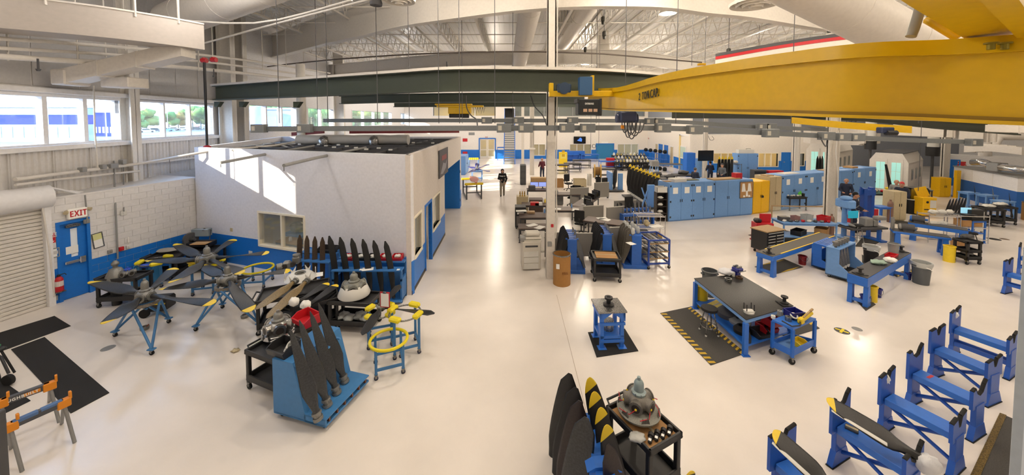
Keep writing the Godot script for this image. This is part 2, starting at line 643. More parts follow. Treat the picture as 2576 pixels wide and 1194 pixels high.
func left_wall() -> void:
	var blk := [mt("block white", hx("e6e3e0"), 0.55, 0, "paint"), WBLUE]
	var tl := span(LA, LB)
	var l := flat_len(LA, LB)
	var ro := rect(LA, LB, -160, 470, 118, 772)
	var dr := rect(LA, LB, 158, 578, 226, 748)
	dr[2] = 0.0
	ro[2] = 0.0
	dr[3] = 2.12
	ro[1] = onw(118, 700, LA, LB).x
	ro[3] = 2.95
	var w := struct("wall_left", panel(l, 0, 2.85, 0.2, [ro.duplicate(), [dr[0] - 0.06, dr[1] + 0.06, 0, 2.18]]), blk[0], "white painted block wall with a blue band below", tl)
	pt("ledge", bb(ro[1], 2.85, -2.2, l, 2.9, 0.02), blk[0], w)
	for c in 15:
		var y := c * 0.19
		var s := ro[1] as float
		var off := 0.2 if c % 2 else 0.4
		while s < l - 0.05:
			var e := minf(s + off, l)
			off = 0.4
			var a := s
			var z := e
			if y < 2.18 and z > dr[0] - 0.06 and a < dr[1] + 0.06:
				if a < dr[0] - 0.1:
					z = dr[0] - 0.06
				elif z > dr[1] + 0.1:
					a = dr[1] + 0.06
				else:
					s = e
					continue
			if z - a > 0.03:
				pt("block", bb(a + 0.003, y + 0.003, 0, z - 0.003, y + 0.187, 0.012, 0.004), blk[1] if c < 5 else blk[0], w)
			s = e
	var rd := struct("door_1", bb(ro[1] - 0.02, 0, -0.1, ro[1] + 0.1, 3.0, 0.1), WHITE, "white roller shutter door at the left edge", tl)
	for k in 28:
		pt("slat", B.new().prism([[0, k * 0.1], [0.03, k * 0.1 + 0.012], [0.035, k * 0.1 + 0.07], [0, k * 0.1 + 0.094]], 0, ro[1] - ro[0]), STEELW, rd, TB(Basis(V(0, 0, 1), V(0, 1, 0), V(-1, 0, 0)), V(ro[1], 0, -0.06)))
	pt("hood", cy(V(ro[0], 2.95, 0.0), V(ro[1] + 0.12, 2.95, 0.0), 0.3, 0.3, 24), WHITE, rd)
	pt("brace", cy(V(ro[1] + 0.1, 3.2, 0.0), V(ro[1] + 0.75, 2.88, -0.1), 0.025).cyl(V(ro[1] + 0.1, 3.15, -0.1), V(ro[1] + 0.9, 2.88, -0.3), 0.025), WHITE, rd)
	var db := bb(dr[0] - 0.07, 0, -0.12, dr[0], 2.2, 0.03).bx(dr[1], 0, -0.12, dr[1] + 0.07, 2.2, 0.03).bx(dr[0], 2.12, -0.12, dr[1], 2.2, 0.03)
	var d := struct("door_2", db, WBLUE, "blue steel exit door with a push bar and narrow window", tl)
	var lf := pt("door_leaf", panel(dr[1], 0.01, 2.12, 0.05, [[dr[1] - 0.3, dr[1] - 0.16, 1.15, 1.95]], dr[0]), WBLUE, d, T(V(0, 0, -0.04)))
	pt("vision_pane", bb(dr[1] - 0.3, 1.15, -0.03, dr[1] - 0.16, 1.95, -0.02), mt("frosted pane", hx("eef4f8"), 0.4), lf)
	pt("push_bar", bb(dr[0] + 0.08, 0.98, -0.03, dr[1] - 0.06, 1.06, 0.02, 0.01).bx(dr[1] - 0.16, 0.94, -0.04, dr[1] - 0.04, 1.12, 0.04, 0.01), CHROME, d)
	pt("door_closer", bb(dr[0] + 0.12, 2.0, -0.04, dr[0] + 0.4, 2.07, 0.04, 0.01).cyl(V(dr[0] + 0.35, 2.08, 0.02), V(dr[0] + 0.1, 2.1, 0.1), 0.012), STEEL, d)
	pt("notice", bb(dr[0] + 0.12, 1.25, -0.04, dr[0] + 0.36, 1.46, -0.036), PAPER, d)
	var tu := span(UA, UB)
	var ul := flat_len(UA, UB)
	var w1 := rect(UA, UB, -8, 252, 303, 366)
	var w2 := rect(UA, UB, 338, 252, 536, 345)
	for r in [w1, w2]:
		r[2] = 4.33
		r[3] = 5.62
	var sid := mt("siding", hx("d6d2cd"), 0.5, 0, "paint")
	var us := struct("wall_left_upper", panel(ul, 0, 10.4, 0.25, [w1.duplicate(), w2.duplicate()]), sid, "ribbed pale metal siding with a band of windows", tu)
	var rib := B.new()
	for k in 6:
		rib.prism([[k * 0.16, 0], [k * 0.16 + 0.03, 0.035], [k * 0.16 + 0.07, 0.035], [k * 0.16 + 0.1, 0]], 0, 1.25)
	rib.bx(0.965, 0, 0, 0.985, 0.04, 1.25)
	var rm := rib.mesh()
	var up := bb(0.01, 5.9, 0, 1.17, 10.3, 0.02, 0.006).mesh()
	for k in int(ul):
		pt("siding_panel", rm, sid, us, TB(Basis(V(1, 0, 0), V(0, 0, 1), V(0, -1, 0)), V(k, 4.15, 0)))
	for k in int(ul / 1.2):
		pt("wall_panel", up, mt("wall panel grey", hx("b9b6b3"), 0.5, 0, "paint"), us, T(V(k * 1.2, 0, 0)))
	pt("sill", bb(0, 4.14, 0, ul, 4.28, 0.16, 0.01), WHITE, us)
	pt("girt", bb(0, 5.72, 0, ul, 5.86, 0.14, 0.01), WHITE, us)
	window("three pane window over the roller door at far left", tu, w1, 3, WHITE, 0.2, 0.1, "window_1")
	window("three pane window beside the white steel column", tu, w2, 3, WHITE, 0.2, 0.06, "window_2")
	var tv := span(UB, UC)
	var vl := flat_len(UB, UC)
	var hs := []
	for q in [[627, 745, 3], [775, 838, 2], [886, 985, 4], [1008, 1062, 3]]:
		var r := rect(UB, UC, q[0], 270, q[1], 318)
		r[2] = 4.4
		r[3] = 5.75
		hs.append(r)
	struct("wall_left_far", panel(vl, 0, 10.4, 0.25, hs.duplicate(true)), WHITE, "white wall with tall windows beyond the white room", tv)
	var labels := ["wide window left of the vertical wrapped duct", "narrow window just right of the vertical wrapped duct", "four pane window under the second green beam", "farthest window on the left wall"]
	for k in 4:
		window(labels[k], tv, hs[k], [3, 2, 4, 3][k], WHITE, 0.3, 0.08, "window_%d" % (k + 3))
	for q in [[322, 345, 180, 12.2], [562, 592, 250, 16.8], [592, 622, 250, 17.6], [845, 868, 255, 27.0]]:
		var p := at((q[0] + q[1]) / 2.0, 400, q[3])
		var hw: float = (q[1] - q[0]) / 2.0 / F * q[3]
		var b := bb(-hw, 0, -0.02, hw, 10, 0.02).bx(-hw, 0, -0.2, -hw + 0.04, 10, 0.2).bx(hw - 0.04, 0, -0.2, hw, 10, 0.2)
		p.y = 0
		solo("steel_column", ["white steel column between the two left windows", "left of the two white columns at the end of the green beam", "right of the two white columns at the end of the green beam", "white column behind the wrapped duct on the far left wall"][[322, 562, 592, 845].find(q[0])], "column", b, STEELW, T(p, 12))

func white_room() -> void:
	var tf := span(RA, RB)
	var l := flat_len(RA, RB)
	var wr := rect(RA, RB, 655, 541, 766, 632)
	wr[2] = onw(710, 622, RA, RB).y
	wr[3] = onw(710, 541, RA, RB).y
	var rw := mt("room white", hx("e9e8ec"), 0.6, 0, "paint")
	var w := struct("wall_room_front", panel(l, 0.97, 4.0, 0.14, [wr.duplicate()]), rw, "front wall of the white room with a blue band", tf)
	pt("painted_band", panel(l, 0, 0.97, 0.14, [[wr[0] - 0.05, wr[1] + 0.05, wr[2] - 0.05, 9.0]]), WBLUE, w, T(V(0, 0, 0.002)))
	pt("outlet", bb(onw(627, 656, RA, RB).x, 0.42, 0, onw(636, 656, RA, RB).x, 0.54, 0.012), PLASTIC, w)
	pt("outlet", bb(onw(580, 595, RA, RB).x, 1.12, 0, onw(586, 595, RA, RB).x, 1.24, 0.012), TAN, w)
	window("two pane interior window in the white room's front wall", tf, wr, 2, mt("window trim", hx("f0e7d2"), 0.5), 0.14, 0.06, "window_7")
	var ts := span(RB, RC)
	var sl := flat_len(RB, RC)
	var hs := []
	for q in [[1042, 1060, 530, 640], [1088, 1106, 490, 580]]:
		var r := rect(RB, RC, q[0], q[2], q[1], q[3])
		hs.append([r[0], r[1], 0.98, 2.1])
	var dr := rect(RB, RC, 1071, 520, 1086, 680)
	var op := rect(RB, RC, 1119, 420, 1157, 530)
	var holes := hs.duplicate(true)
	holes.append([dr[0], dr[1], 0.0, 2.1])
	holes.append([op[0], op[1], 0.0, 2.75])
	var s := struct("wall_room_side", panel(sl, 0, 4.0, 0.14, holes), mt("room side", hx("dfd6ce"), 0.6, 0, "paint"), "long side wall of the white room facing the aisle", ts)
	var bands := panel(sl, 0, 0.97, 0.001, holes)
	pt("painted_band", bands, WBLUE, s, T(V(0, 0, 0.004)))
	pt("baseboard", panel(op[0], 0, 0.11, 0.012, [[dr[0] - 0.05, dr[1] + 0.05, 0, 0.2]]), mt("base brown", hx("3a302a"), 0.6), s, T(V(0, 0, 0.012)))
	var trim := mt("window trim", hx("f0e7d2"), 0.5)
	window("nearer window in the side wall of the white room", ts, hs[0], 1, trim, 0.14, 0.06, "window_8")
	window("farther window in the side wall of the white room", ts, hs[1], 1, trim, 0.14, 0.06, "window_9")
	var d := struct("door_3", bb(dr[0] - 0.06, 0, -0.1, dr[0], 2.18, 0.03).bx(dr[1], 0, -0.1, dr[1] + 0.06, 2.18, 0.03).bx(dr[0], 2.1, -0.1, dr[1], 2.18, 0.03), WBLUE, "blue door of the white room standing open", ts)
	pt("door_leaf", bb(0, 0.02, -0.04, dr[1] - dr[0], 2.08, 0, 0.004), WBLUE, d, TB(Basis(Vector3.UP, deg_to_rad(62)), V(dr[0], 0, -0.02)))
	var j := struct("door_4", bb(op[1] - 0.12, 0, -0.9, op[1], 2.75, 0.02), WBLUE, "wide opening with a folded blue door", ts)
	pt("hinge", cy(V(op[1] - 0.06, 0.4, 0.03), V(op[1] - 0.06, 0.55, 0.03), 0.02).cyl(V(op[1] - 0.06, 2.0, 0.03), V(op[1] - 0.06, 2.15, 0.03), 0.02), STEEL, j)
	struct("wall_room_left", bb(0, 0, -0.14, flat_len(V(-13.4, 0, -20.6), RA), 4.0, 0), rw, "", span(V(-13.4, 0, -20.6), RA))
	struct("wall_room_back", bb(-13.4, 0, -20.7, -3.0, 4.0, -20.5), rw)
	var corners := [[RA.x + 0.15, RA.z - 0.15], [RB.x - 0.12, RB.z - 0.1], [RC.x - 0.12, RC.z], [-13.3, -20.5]]
	var rp := B.new()
	rp.x = TB(Basis(V(1, 0, 0), V(0, 0, 1), V(0, 1, 0)), V(0, 0, 0))
	rp.prism(corners, 3.72, 3.76)
	var rf := struct("trim_1", rp, mt("room roof", hx("55565a"), 0.7, 0, "paint"), "dark ceiling panels on top of the white room")
	for k in 8:
		var a := V(lerpf(RA.x, RB.x, (k + 0.5) / 8.0), 3.86, lerpf(RA.z, RB.z, (k + 0.5) / 8.0) - 0.2)
		pt("grid_bar", bb(a.x - 0.03, 3.76, a.z, a.x + 0.03, 3.9, -20.4), DARK, rf)
	for k in 7:
		var z := -12.6 - k * 1.25
		pt("grid_bar", bb(-11.4 if k > 0 else -10.5, 3.8, z - 0.03, RC.x - 0.15, 3.92, z + 0.03), DARK, rf)
	for k in 14:
		var p := V(lerpf(-9.5, -3.3, fposmod(k * 0.37, 1.0)), 3.76, lerpf(-12.2, -16.5, fposmod(k * 0.61, 1.0)))
		pt("clip", bb(p.x - 0.06, 3.92, p.z - 0.04, p.x + 0.06, 3.97, p.z + 0.04), PLASTIC, rf)
	var o := thing("room_lamp", "ceiling lamp inside the white room, hidden behind its walls", "lamp", T(V(-7, 3.66, -14.5)))
	pt("lens", bb(-0.6, 0, -0.15, 0.6, 0.06, 0.15, 0.01), LED, o)
	var li := AreaLight3D.new()
	li.name = "lamp_light"
	li.area_size = Vector2(1.1, 0.25)
	li.light_energy = 2.4
	li.light_color = Color(1, 0.86, 0.62)
	li.shadow_enabled = true
	li.area_range = 30.0
	li.area_attenuation = 2.0
	li.position = V(0, -0.03, 0)
	li.rotation.x = -PI / 2
	o.add_child(li)

func far_walls() -> void:
	var t := span(FA, FB)
	var l := flat_len(FA, FB)
	var R := func(x0, y0, x1, y1): return rect(FA, FB, x0, y0, x1, y1)
	var fw := mt("far white", hx("f0e9df"), 0.6, 0, "paint")
	var mez: Array = R.call(1090, 268, 1247, 291)
	var mez2: Array = R.call(1297, 266, 1620, 291)
	var st: Array = R.call(1269, 272, 1293, 330)
	var dd: Array = R.call(1207, 349, 1245, 397)
	dd[2] = 0.0
	var wa: Array = R.call(1340, 363, 1371, 390)
	var wb: Array = R.call(1434, 363, 1486, 390)
	var wc: Array = R.call(1554, 363, 1605, 390)
	var bd: Array = R.call(1500, 362, 1543, 397)
	bd[2] = 0.0
	var holes := [mez, mez2, st, dd, wa, wb, wc, bd]
	var w := struct("wall_back", panel(l, 0, 10.4, 0.2, holes.duplicate(true)), fw, "far white wall of the shop", t)
	pt("painted_band", panel(l, 0, 1.15, 0.004, [dd.duplicate(), bd.duplicate(), wa.duplicate(), wb.duplicate(), wc.duplicate()]), WBLUE, w, T(V(0, 0, 0.006)))
	pt("vent_grille", bb(R.call(1179, 334, 1194, 341)[0], 3.0, 0, R.call(1179, 334, 1194, 341)[1], 3.35, 0.03), GREY, w)
	var warm := mt("lit office wall", hx("e8cf8e"), 0.7)
	struct("wall_mezzanine", bb(mez[0] - 0.5, 4.5, -3.0, mez[1] + 0.5, 7.5, -2.8), warm, "", t)
	struct("wall_mezzanine_dark", bb(mez2[0] - 0.2, 4.5, -2.2, mez2[1] + 0.5, 7.5, -2.0), mt("dim room", hx("55524c"), 0.8), "", t)
	struct("wall_behind_offices", bb(0, 0, -3.4, l, 3.4, -3.2), mt("office tan", hx("bca878"), 0.8), "", t)
	struct("ceiling_offices", bb(-2, 7.6, -4, l + 2, 7.8, -0.2), WHITE, "", t)
	struct("wall_outer_back", bb(-2, 0, -4.3, l + 2, 8, -4), DARK, "", t)
	for q in [[V(mez[0] + 2.4, 6.9, -1.5), 4.0], [V(dd[0] + 1.0, 3.0, -1.5), 6.0], [V(wb[0] + 1, 3.0, -1.5), 3.0], [V(wc[0] + 1, 3.0, -1.5), 2.5], [V(wa[0] + 0.5, 3.0, -1.5), 2.5]]:
		var o := thing("office_lamp", "ceiling lamp in a room behind the far wall, hidden from view", "lamp", t * T(q[0]), "hidden office lamps")
		pt("lens", bb(-0.5, 0, -0.12, 0.5, 0.05, 0.12), LED, o)
		var li := AreaLight3D.new()
		li.name = "lamp_light"
		li.area_size = Vector2(1, 0.24)
		li.light_energy = q[1]
		li.light_color = Color(1, 0.9, 0.7)
		li.shadow_enabled = true
		li.area_range = 30.0
		li.area_attenuation = 2.0
		li.position = V(0, -0.03, 0)
		li.rotation.x = -PI / 2
		o.add_child(li)
	window("upper office windows glowing warm over the far aisle", t, mez, 3, WHITE, 0.2, 0.08, "window_10")
	window("row of dim upper windows over the far wall", t, mez2, 9, GREY, 0.2, 0.08, "window_11")
	window("far window behind the second white column", t, wa, 2, WHITE, 0.2, 0.06, "window_12")
	window("three pane far window below the wall television", t, wb, 3, WHITE, 0.2, 0.06, "window_13")
	window("three pane far window right of the blue double door", t, wc, 3, WHITE, 0.2, 0.06, "window_14")
	var d := struct("door_5", bb(dd[0] - 0.12, 0, 0, dd[0], dd[3] + 0.1, 0.08).bx(dd[1], 0, 0, dd[1] + 0.12, dd[3] + 0.1, 0.08).bx(dd[0], dd[3], 0, dd[1], dd[3] + 0.12, 0.08), WBLUE, "glazed double doors in a blue frame at the end of the aisle", t)
	var mid: float = (dd[0] + dd[1]) / 2
	for q in [[dd[0], mid - 0.02], [mid + 0.02, dd[1]]]:
		var lf := pt("door_leaf", panel(q[1], 0.02, dd[3], 0.05, [[q[0] + 0.12, q[1] - 0.12, 0.3, 1.1], [q[0] + 0.12, q[1] - 0.12, 1.2, dd[3] - 0.12]], q[0]), STEELW, d)
		pt("pane", bb(q[0] + 0.12, 0.3, -0.03, q[1] - 0.12, dd[3] - 0.12, -0.025), CLEAR, lf)
	plain_door("blue double door in the far wall beside a round clock", "door_6", t, bd, mt("far door blue", hx("2a7fb5"), 0.5, 0, "paint"), WBLUE)
	var ga := FB
	var gb := PA
	var tg := span(ga, gb)
	var gl := flat_len(ga, gb)
	var g := struct("wall_corner", bb(0, 0, -0.2, gl, 5.2, 0), fw, "white wall with office doors running towards the camera", tg)
	pt("painted_band", bb(0, 0, 0, gl, 1.15, 0.006), WBLUE, g)
	var kk := 0
	for q in [[1658, 1666, 1], [1672, 1680, 1], [1649, 1655, 0], [1687, 1694, 0]]:
		var r := rect(ga, gb, q[0], 360, q[1], 385)
		r[3] = 2.1
		plain_door(["left blue office door in the receding wall", "right blue office door in the receding wall", "tan office door nearest the far corner", "tan office door left of the office window"][kk], "door_%d" % (7 + kk), tg, r, WBLUE if q[2] else TAN, WBLUE if q[2] else WHITE)
		kk += 1
	var gw := rect(ga, gb, 1707, 372, 1726, 404)
	pt("window_frame", bb(gw[0], 1.15, 0.006, gw[1], 2.4, 0.05), WHITE, g)
	pt("pane", bb(gw[0] + 0.1, 1.25, 0.05, gw[1] - 0.1, 2.3, 0.055), mt("pale pane", hx("c9dccb"), 0.1), g)
	var tp := span(PA, PB)
	var pl := flat_len(PA, PB)
	var S := func(x0, y0, x1, y1): return rect(PA, PB, x0, y0, x1, y1)
	var ph := [S.call(1795, 386, 1850, 409), S.call(1908, 386, 1956, 418), S.call(1997, 386, 2022, 416)]
	var pw := struct("wall_partition", panel(pl, 0, 3.55, 0.2, ph.duplicate(true)), fw, "white partition wall behind the blue cabinets", tp)
	pt("painted_band", panel(pl, 0, 1.1, 0.004, ph.duplicate(true)), WBLUE, pw, T(V(0, 0, 0.006)))
	var lab := ["office window left of the tall double cabinet", "office window behind the red roller toolboxes", "office window right of the blue partition door"]
	for k in 3:
		window(lab[k], tp, ph[k], [3, 3, 2][k], mt("window trim", hx("f0e7d2"), 0.5), 0.2, 0.06, "window_%d" % (15 + k))
	var pd: Array = S.call(1966, 385, 1985, 441)
	plain_door("blue door in the partition wall", "door_11", tp, pd, WBLUE, WBLUE)
	struct("wall_partition_room", bb(0, 0, -2.2, pl, 3.5, -2.0), mt("lit office wall", hx("e8cf8e"), 0.7), "", tp)
	struct("ceiling_partition_room", bb(0, 3.4, -2.2, pl, 3.55, -0.2), WHITE, "", tp)
	for k in 3:
		var c: Array = ph[k]
		var o := thing("office_lamp", "ceiling lamp in a room behind the partition, hidden from view", "lamp", tp * T(V((c[0] + c[1]) / 2, 3.35, -1.2)), "hidden office lamps")
		pt("lens", bb(-0.5, 0, -0.12, 0.5, 0.05, 0.12), LED, o)
		var li := AreaLight3D.new()
		li.name = "lamp_light"
		li.area_size = Vector2(1, 0.24)
		li.light_energy = 2.0
		li.light_color = Color(1, 0.9, 0.6)
		li.shadow_enabled = true
		li.position = V(0, -0.03, 0)
		li.rotation.x = -PI / 2
		o.add_child(li)
	var hb := mt("high bay wall", hx("8d929c"), 0.7, 0, "paint")
	struct("wall_right_back", bb(17.2, 0, -38.2, 48, 10.4, -38), hb, "grey wall behind the storage deck and booths")
	struct("wall_right_upper", bb(17.2, 5.0, -45.3, 17.4, 10.4, -38), hb, "")

func right_side() -> void:
	var t := span(QA, QB)
	var l := flat_len(QA, QB)
	var top := onw(2480, 433, QA, QB).y
	var q := struct("wall_cabin", bb(0, 1.15, -2.4, l, top, 0), WHITE, "white and blue cabin at the right edge", t)
	pt("painted_band", bb(0, 0, -2.4, l, 1.15, 0.004), mt("deep blue", hx("1c5fae"), 0.5, 0, "paint"), q)
	for k in [0.34, 0.66]:
		pt("seam", bb(l * k - 0.01, 1.15, 0, l * k + 0.01, top, 0.008), STEELW, q)
	pt("roof_edge", bb(-0.05, top, -2.4, l + 0.05, top + 0.06, 0.04), GREY, q)
	var ha := at(2383, 460, 27.0)
	var hb := at(2700, 460, 24.0)
	ha.y = 0
	hb.y = 0
	var th := span(ha, hb)
	var hl := flat_len(ha, hb)
	var r := rect(ha, hb, 2390, 461, 2407, 494)
	var h := struct("wall_cabin_back", bb(0, 0, -1, hl, onw(2480, 392, ha, hb).y, 0), WHITE, "taller white block behind the cabin", th)
	pt("painted_band", bb(0, 0, 0, hl, 1.3, 0.004), WBLUE, h)
	plain_door("blue door beside the yellow cabinet at right", "door_12", th, [r[0], r[1], 0.0, 1.9], WBLUE, WBLUE)

func path(q: Array) -> Array:
	var p := []
	for e in q:
		p.append(at(e[0], e[1], e[2]))
	if p.size() < 3:
		return p
	var o := []
	for i in p.size() - 1:
		for s in 4:
			o.append(p[i].cubic_interpolate(p[i + 1], p[maxi(i - 1, 0)], p[mini(i + 2, p.size() - 1)], s / 4.0))
	o.append(p[-1])
	return o
func level(ps: Array) -> Array:   # one height for the whole run: the mean of what was measured
	var m := 0.0
	for p in ps:
		m += p.y / ps.size()
	var o := []
	for p in ps:
		o.append(V(p.x, m, p.z))
	return o
func z_on(ps: Array, x: float) -> float:
	for i in ps.size() - 1:
		if x >= ps[i].x and x <= ps[i + 1].x:
			return lerpf(ps[i].z, ps[i + 1].z, (x - ps[i].x) / (ps[i + 1].x - ps[i].x))
	return ps[0].z if x < ps[0].x else ps[-1].z
func girder(called: String, label: String, ps: Array, h: float, fw: float, m: Material, group := "") -> Node3D:
	var o := thing(called, label, "beam", Transform3D(), group)
	pt("web", B.new().beam(ps, [[-0.02, 0], [0.02, 0], [0.02, h], [-0.02, h]]), m, o)
	pt("bottom_flange", B.new().beam(ps, [[-fw, -0.03], [fw, -0.03], [fw, 0.015], [-fw, 0.015]]), m, o)
	pt("top_flange", B.new().beam(ps, [[-fw, h - 0.01], [fw, h - 0.01], [fw, h + 0.03], [-fw, h + 0.03]]), m, o)
	return o
func joist(label: String, x: float, z0: float, z1: float, pitch: float, group: String) -> void:
	var o := thing("roof_joist", label, "joist", Transform3D(), group)
	pt("bottom_chord", bb(x - 0.055, 9.36, z0, x + 0.055, 9.44, z1), STEELW, o)
	pt("top_chord", bb(x - 0.05, 10.24, z0, x + 0.05, 10.31, z1), STEELW, o)
	var b := B.new()
	var n := int(absf(z1 - z0) / pitch)
	for k in n:
		var a := z0 + (z1 - z0) * k / n
		var c := z0 + (z1 - z0) * (k + 0.5) / n
		var d := z0 + (z1 - z0) * (k + 1.0) / n
		b.cyl(V(x, 10.26, a), V(x, 9.4, c), 0.022, -1, 4, false).cyl(V(x, 9.4, c), V(x, 10.26, d), 0.022, -1, 4, false)
	pt("web_bars", b, STEELW, o)
func boxes_on(o: Node3D, ps: Array, m: Material) -> void:
	for p in ps:
		pt("tap_box", bb(p.x - 0.2, p.y - 0.12, p.z - 0.06, p.x + 0.2, p.y + 0.13, p.z + 0.16, 0.01), m, o)
		pt("rating_plate", bb(p.x - 0.16, p.y - 0.06, p.z + 0.16, p.x - 0.06, p.y + 0.07, p.z + 0.163), mt("plate pale", hx("b9b5a8"), 0.5), o)

func overhead() -> void:
	var g1 := level(path([[647, 154, 22.2], [718, 136, 19.8], [815, 112, 17.2], [915, 89, 15.4], [1023, 65, 13.8], [1167, 44, 12.7], [1308, 28, 11.9], [1440, 19, 11.55], [1560, 18, 11.5], [1677, 22, 11.65], [1774, 34, 12.2], [1882, 44, 12.7], [2029, 69, 14.0], [2160, 88, 15.3], [2330, 120, 18.0]]))
	girder("roof_girder", "big white solid girder nearest the camera, arching under the roof", g1, 1.25, 0.16, STEELW)
	var g2 := level(path([[690, 200, 30], [860, 187, 26.6], [1110, 168, 22.7], [1290, 163, 21.9], [1560, 160, 21.4], [1750, 181, 25], [1850, 190, 27.2], [2000, 200, 30]]))
	girder("roof_girder", "second white girder, deeper in the shop behind the sprinkler main", g2, 0.75, 0.16, STEELW)
	girder("roof_girder", "third and farthest white girder under the roof", [V(-13.5, 8.6, -34), V(34, 8.6, -34)], 1.2, 0.16, STEELW)
	for k in 11:
		var x := -14.2 + k * 3.5
		joist(nth(k) + " white open web joist from the left in the bay nearest the camera", x, -2.0, z_on(g1, x) + 0.05, 0.62, "joists of the nearest bay")
	for k in 21:
		var x := -13.6 + k * 2.0
		joist(nth(k) + " white open web joist from the left behind the nearest girder", x, z_on(g1, x) - 0.2, -45.0, 1.0, "joists of the far bays")
	var rods := B.new()
	for k in 9:
		solo("bridging_rod", nth(k) + " thin white bridging rod from the front across the far joists", "rod", cy(V(-13, 9.42, -14.3 - k * 2.3), V(28, 9.42, -14.3 - k * 2.3), 0.022, -1, 5), STEELW, Transform3D(), "bridging rods across the joists")
	for q in [[[350, 42, 11], [640, 58, 11.5], [885, 0, 9.5]], [[515, 108, 12.5], [700, 58, 11.5], [1000, -20, 9]]]:
		solo("cross_pipe", ["upper slanted white pipe crossing the near joists", "lower slanted white pipe crossing the near joists"][0 if q[0][0] == 350 else 1], "pipe", B.new().tube(path(q), 0.03), STEELW)
	var dw := mt("duct white", hx("dcd5cb"), 0.5, 0, "paint")
	var seam := func(o: Node3D, a: Vector3, b: Vector3, r0: float, r1: float, n: int):
		for k in n:
			var f := (k + 0.5) / n
			var c := a.lerp(b, f)
			var d := (b - a).normalized() * 0.02
			pt("seam", cy(c - d, c + d, lerpf(r0, r1, f) + 0.008, -1, 24), dw, o)
	var k := 0
	for q in [[at(1345, -40, 13), at(1303, 176, 23), 0.48, 0.42], [at(1512, -40, 13), at(1364, 178, 33), 0.5, 0.45], [at(1880, -110, 7.0), at(2330, 126, 8.6), 0.52, 0.5], [at(720, -58, 11.0), at(432, 52, 13.0), 0.62, 0.6]]:
		var o := thing("round_duct", ["straight round white duct left of the white column", "round white duct passing behind the top of the white column", "wide round duct sloping behind the yellow crane at top right", "grey round duct dropping to the box duct at top left"][k], "duct")
		pt("duct_shell", cy(q[0], q[1], q[2], q[3], 28), dw, o)
		seam.call(o, q[0], q[1], q[2], q[3], 3)
		k += 1
	var bd := thing("box_duct", "large rectangular duct crossing the top left corner", "duct")
	var bp := path([[-80, 64, 7.5], [0, 70, 7.8], [246, 92, 8.65], [422, 112, 9.6], [515, 125, 10.3]])
	var dg := mt("duct grey", hx("b9b0a6"), 0.6, 0, "paint")
	pt("duct_shell", B.new().beam(bp, [[-0.85, 0], [0, 0], [0, 0.72], [-0.85, 0.72]]), dg, bd)
	pt("top_lip", B.new().beam(bp, [[-0.87, 0.7], [0.02, 0.7], [0.02, 0.74], [-0.87, 0.74]]), dw, bd)
	for f in [6, 10, 13]:
		var p: Vector3 = bp[f]
		pt("hanger_strap", bb(p.x - 0.015, p.y + 0.6, p.z - 0.01, p.x + 0.015, 10.3, p.z + 0.03), dw, bd)
	var br := thing("box_duct", "smaller box duct branching from the big one towards the windows", "duct")
	var b1 := at(455, 122, 9.95)
	var b2 := at(150, 192, 9.7)
	pt("duct_shell", B.new().beam([b2, b1], [[-0.5, -0.2], [0.0, -0.2], [0.0, 0.2], [-0.5, 0.2]]), dw, br)
	pt("elbow", bb(b2.x - 0.25, b2.y - 0.22, b2.z - 0.6, b2.x + 0.15, b2.y + 0.2, b2.z + 0.02, 0.03), dw, br)
	pt("outlet_box", bb(b2.x + 0.5, b2.y - 0.24, b2.z - 1.1, b2.x + 1.3, b2.y + 0.05, b2.z - 0.5, 0.02), dw, br)
	for f in [0.3, 0.62]:
		var p := b2.lerp(b1, f)
		pt("seam", bb(p.x - 0.015, p.y - 0.22, p.z - 0.52, p.x + 0.015, p.y + 0.22, p.z + 0.012), dw, br)
	var vd := thing("round_duct", "vertical white wrapped duct standing on the white room's roof", "duct")
	var v0 := at(760, 342, 17.0)
	pt("duct_shell", cy(V(v0.x, 3.8, v0.z), V(v0.x, 7.6, v0.z), 0.21, 0.19, 18), STEELW, vd)
	pt("foil_collar", lt([[0.22, 0], [0.25, 0.1], [0.22, 0.2], [0.25, 0.32], [0.22, 0.42]], 14, V(v0.x, 3.8, v0.z)), CHROME, vd)
	k = 0
	for q in [[1902, 6, 10.0, 0.66], [1004, -2, 10.0, 0.45], [1517, 172, 22.0, 0.62]]:
		var o := thing("ceiling_diffuser", ["large round white diffuser with rings at the top edge", "round white diffuser cut off by the top edge", "small round white grille under the second girder"][k], "diffuser", T(at(q[0], q[1], q[2])))
		for r in 4:
			pt("ring", lt([[q[3] * (1 - r * 0.24), 0.0 - r * 0.03], [q[3] * (0.96 - r * 0.24), -0.06 - r * 0.03], [q[3] * (0.83 - r * 0.24), 0.05 - r * 0.03], [q[3] * (0.8 - r * 0.24), 0.1]], 28), STEELW, o)
		pt("neck", cy(V(0, 0.04, 0), V(0, 10.4 - o.position.y, 0), q[3] * 0.7, q[3] * 0.5, 20), STEELW, o)
		k += 1
	var bl := thing("bell_lamp", "dark unlit bell lamp hanging at the top edge", "lamp", T(at(946, 12, 10.0)))
	pt("shade", lt([[0.05, 0.3], [0.1, 0.28], [0.17, 0.05], [0.16, -0.02], [0.0, 0.02]], 16), DARK, bl)
	pt("hanger", cy(V(0, 0.28, 0), V(0, 10.35 - bl.position.y, 0), 0.015), DARK, bl)
	k = 0
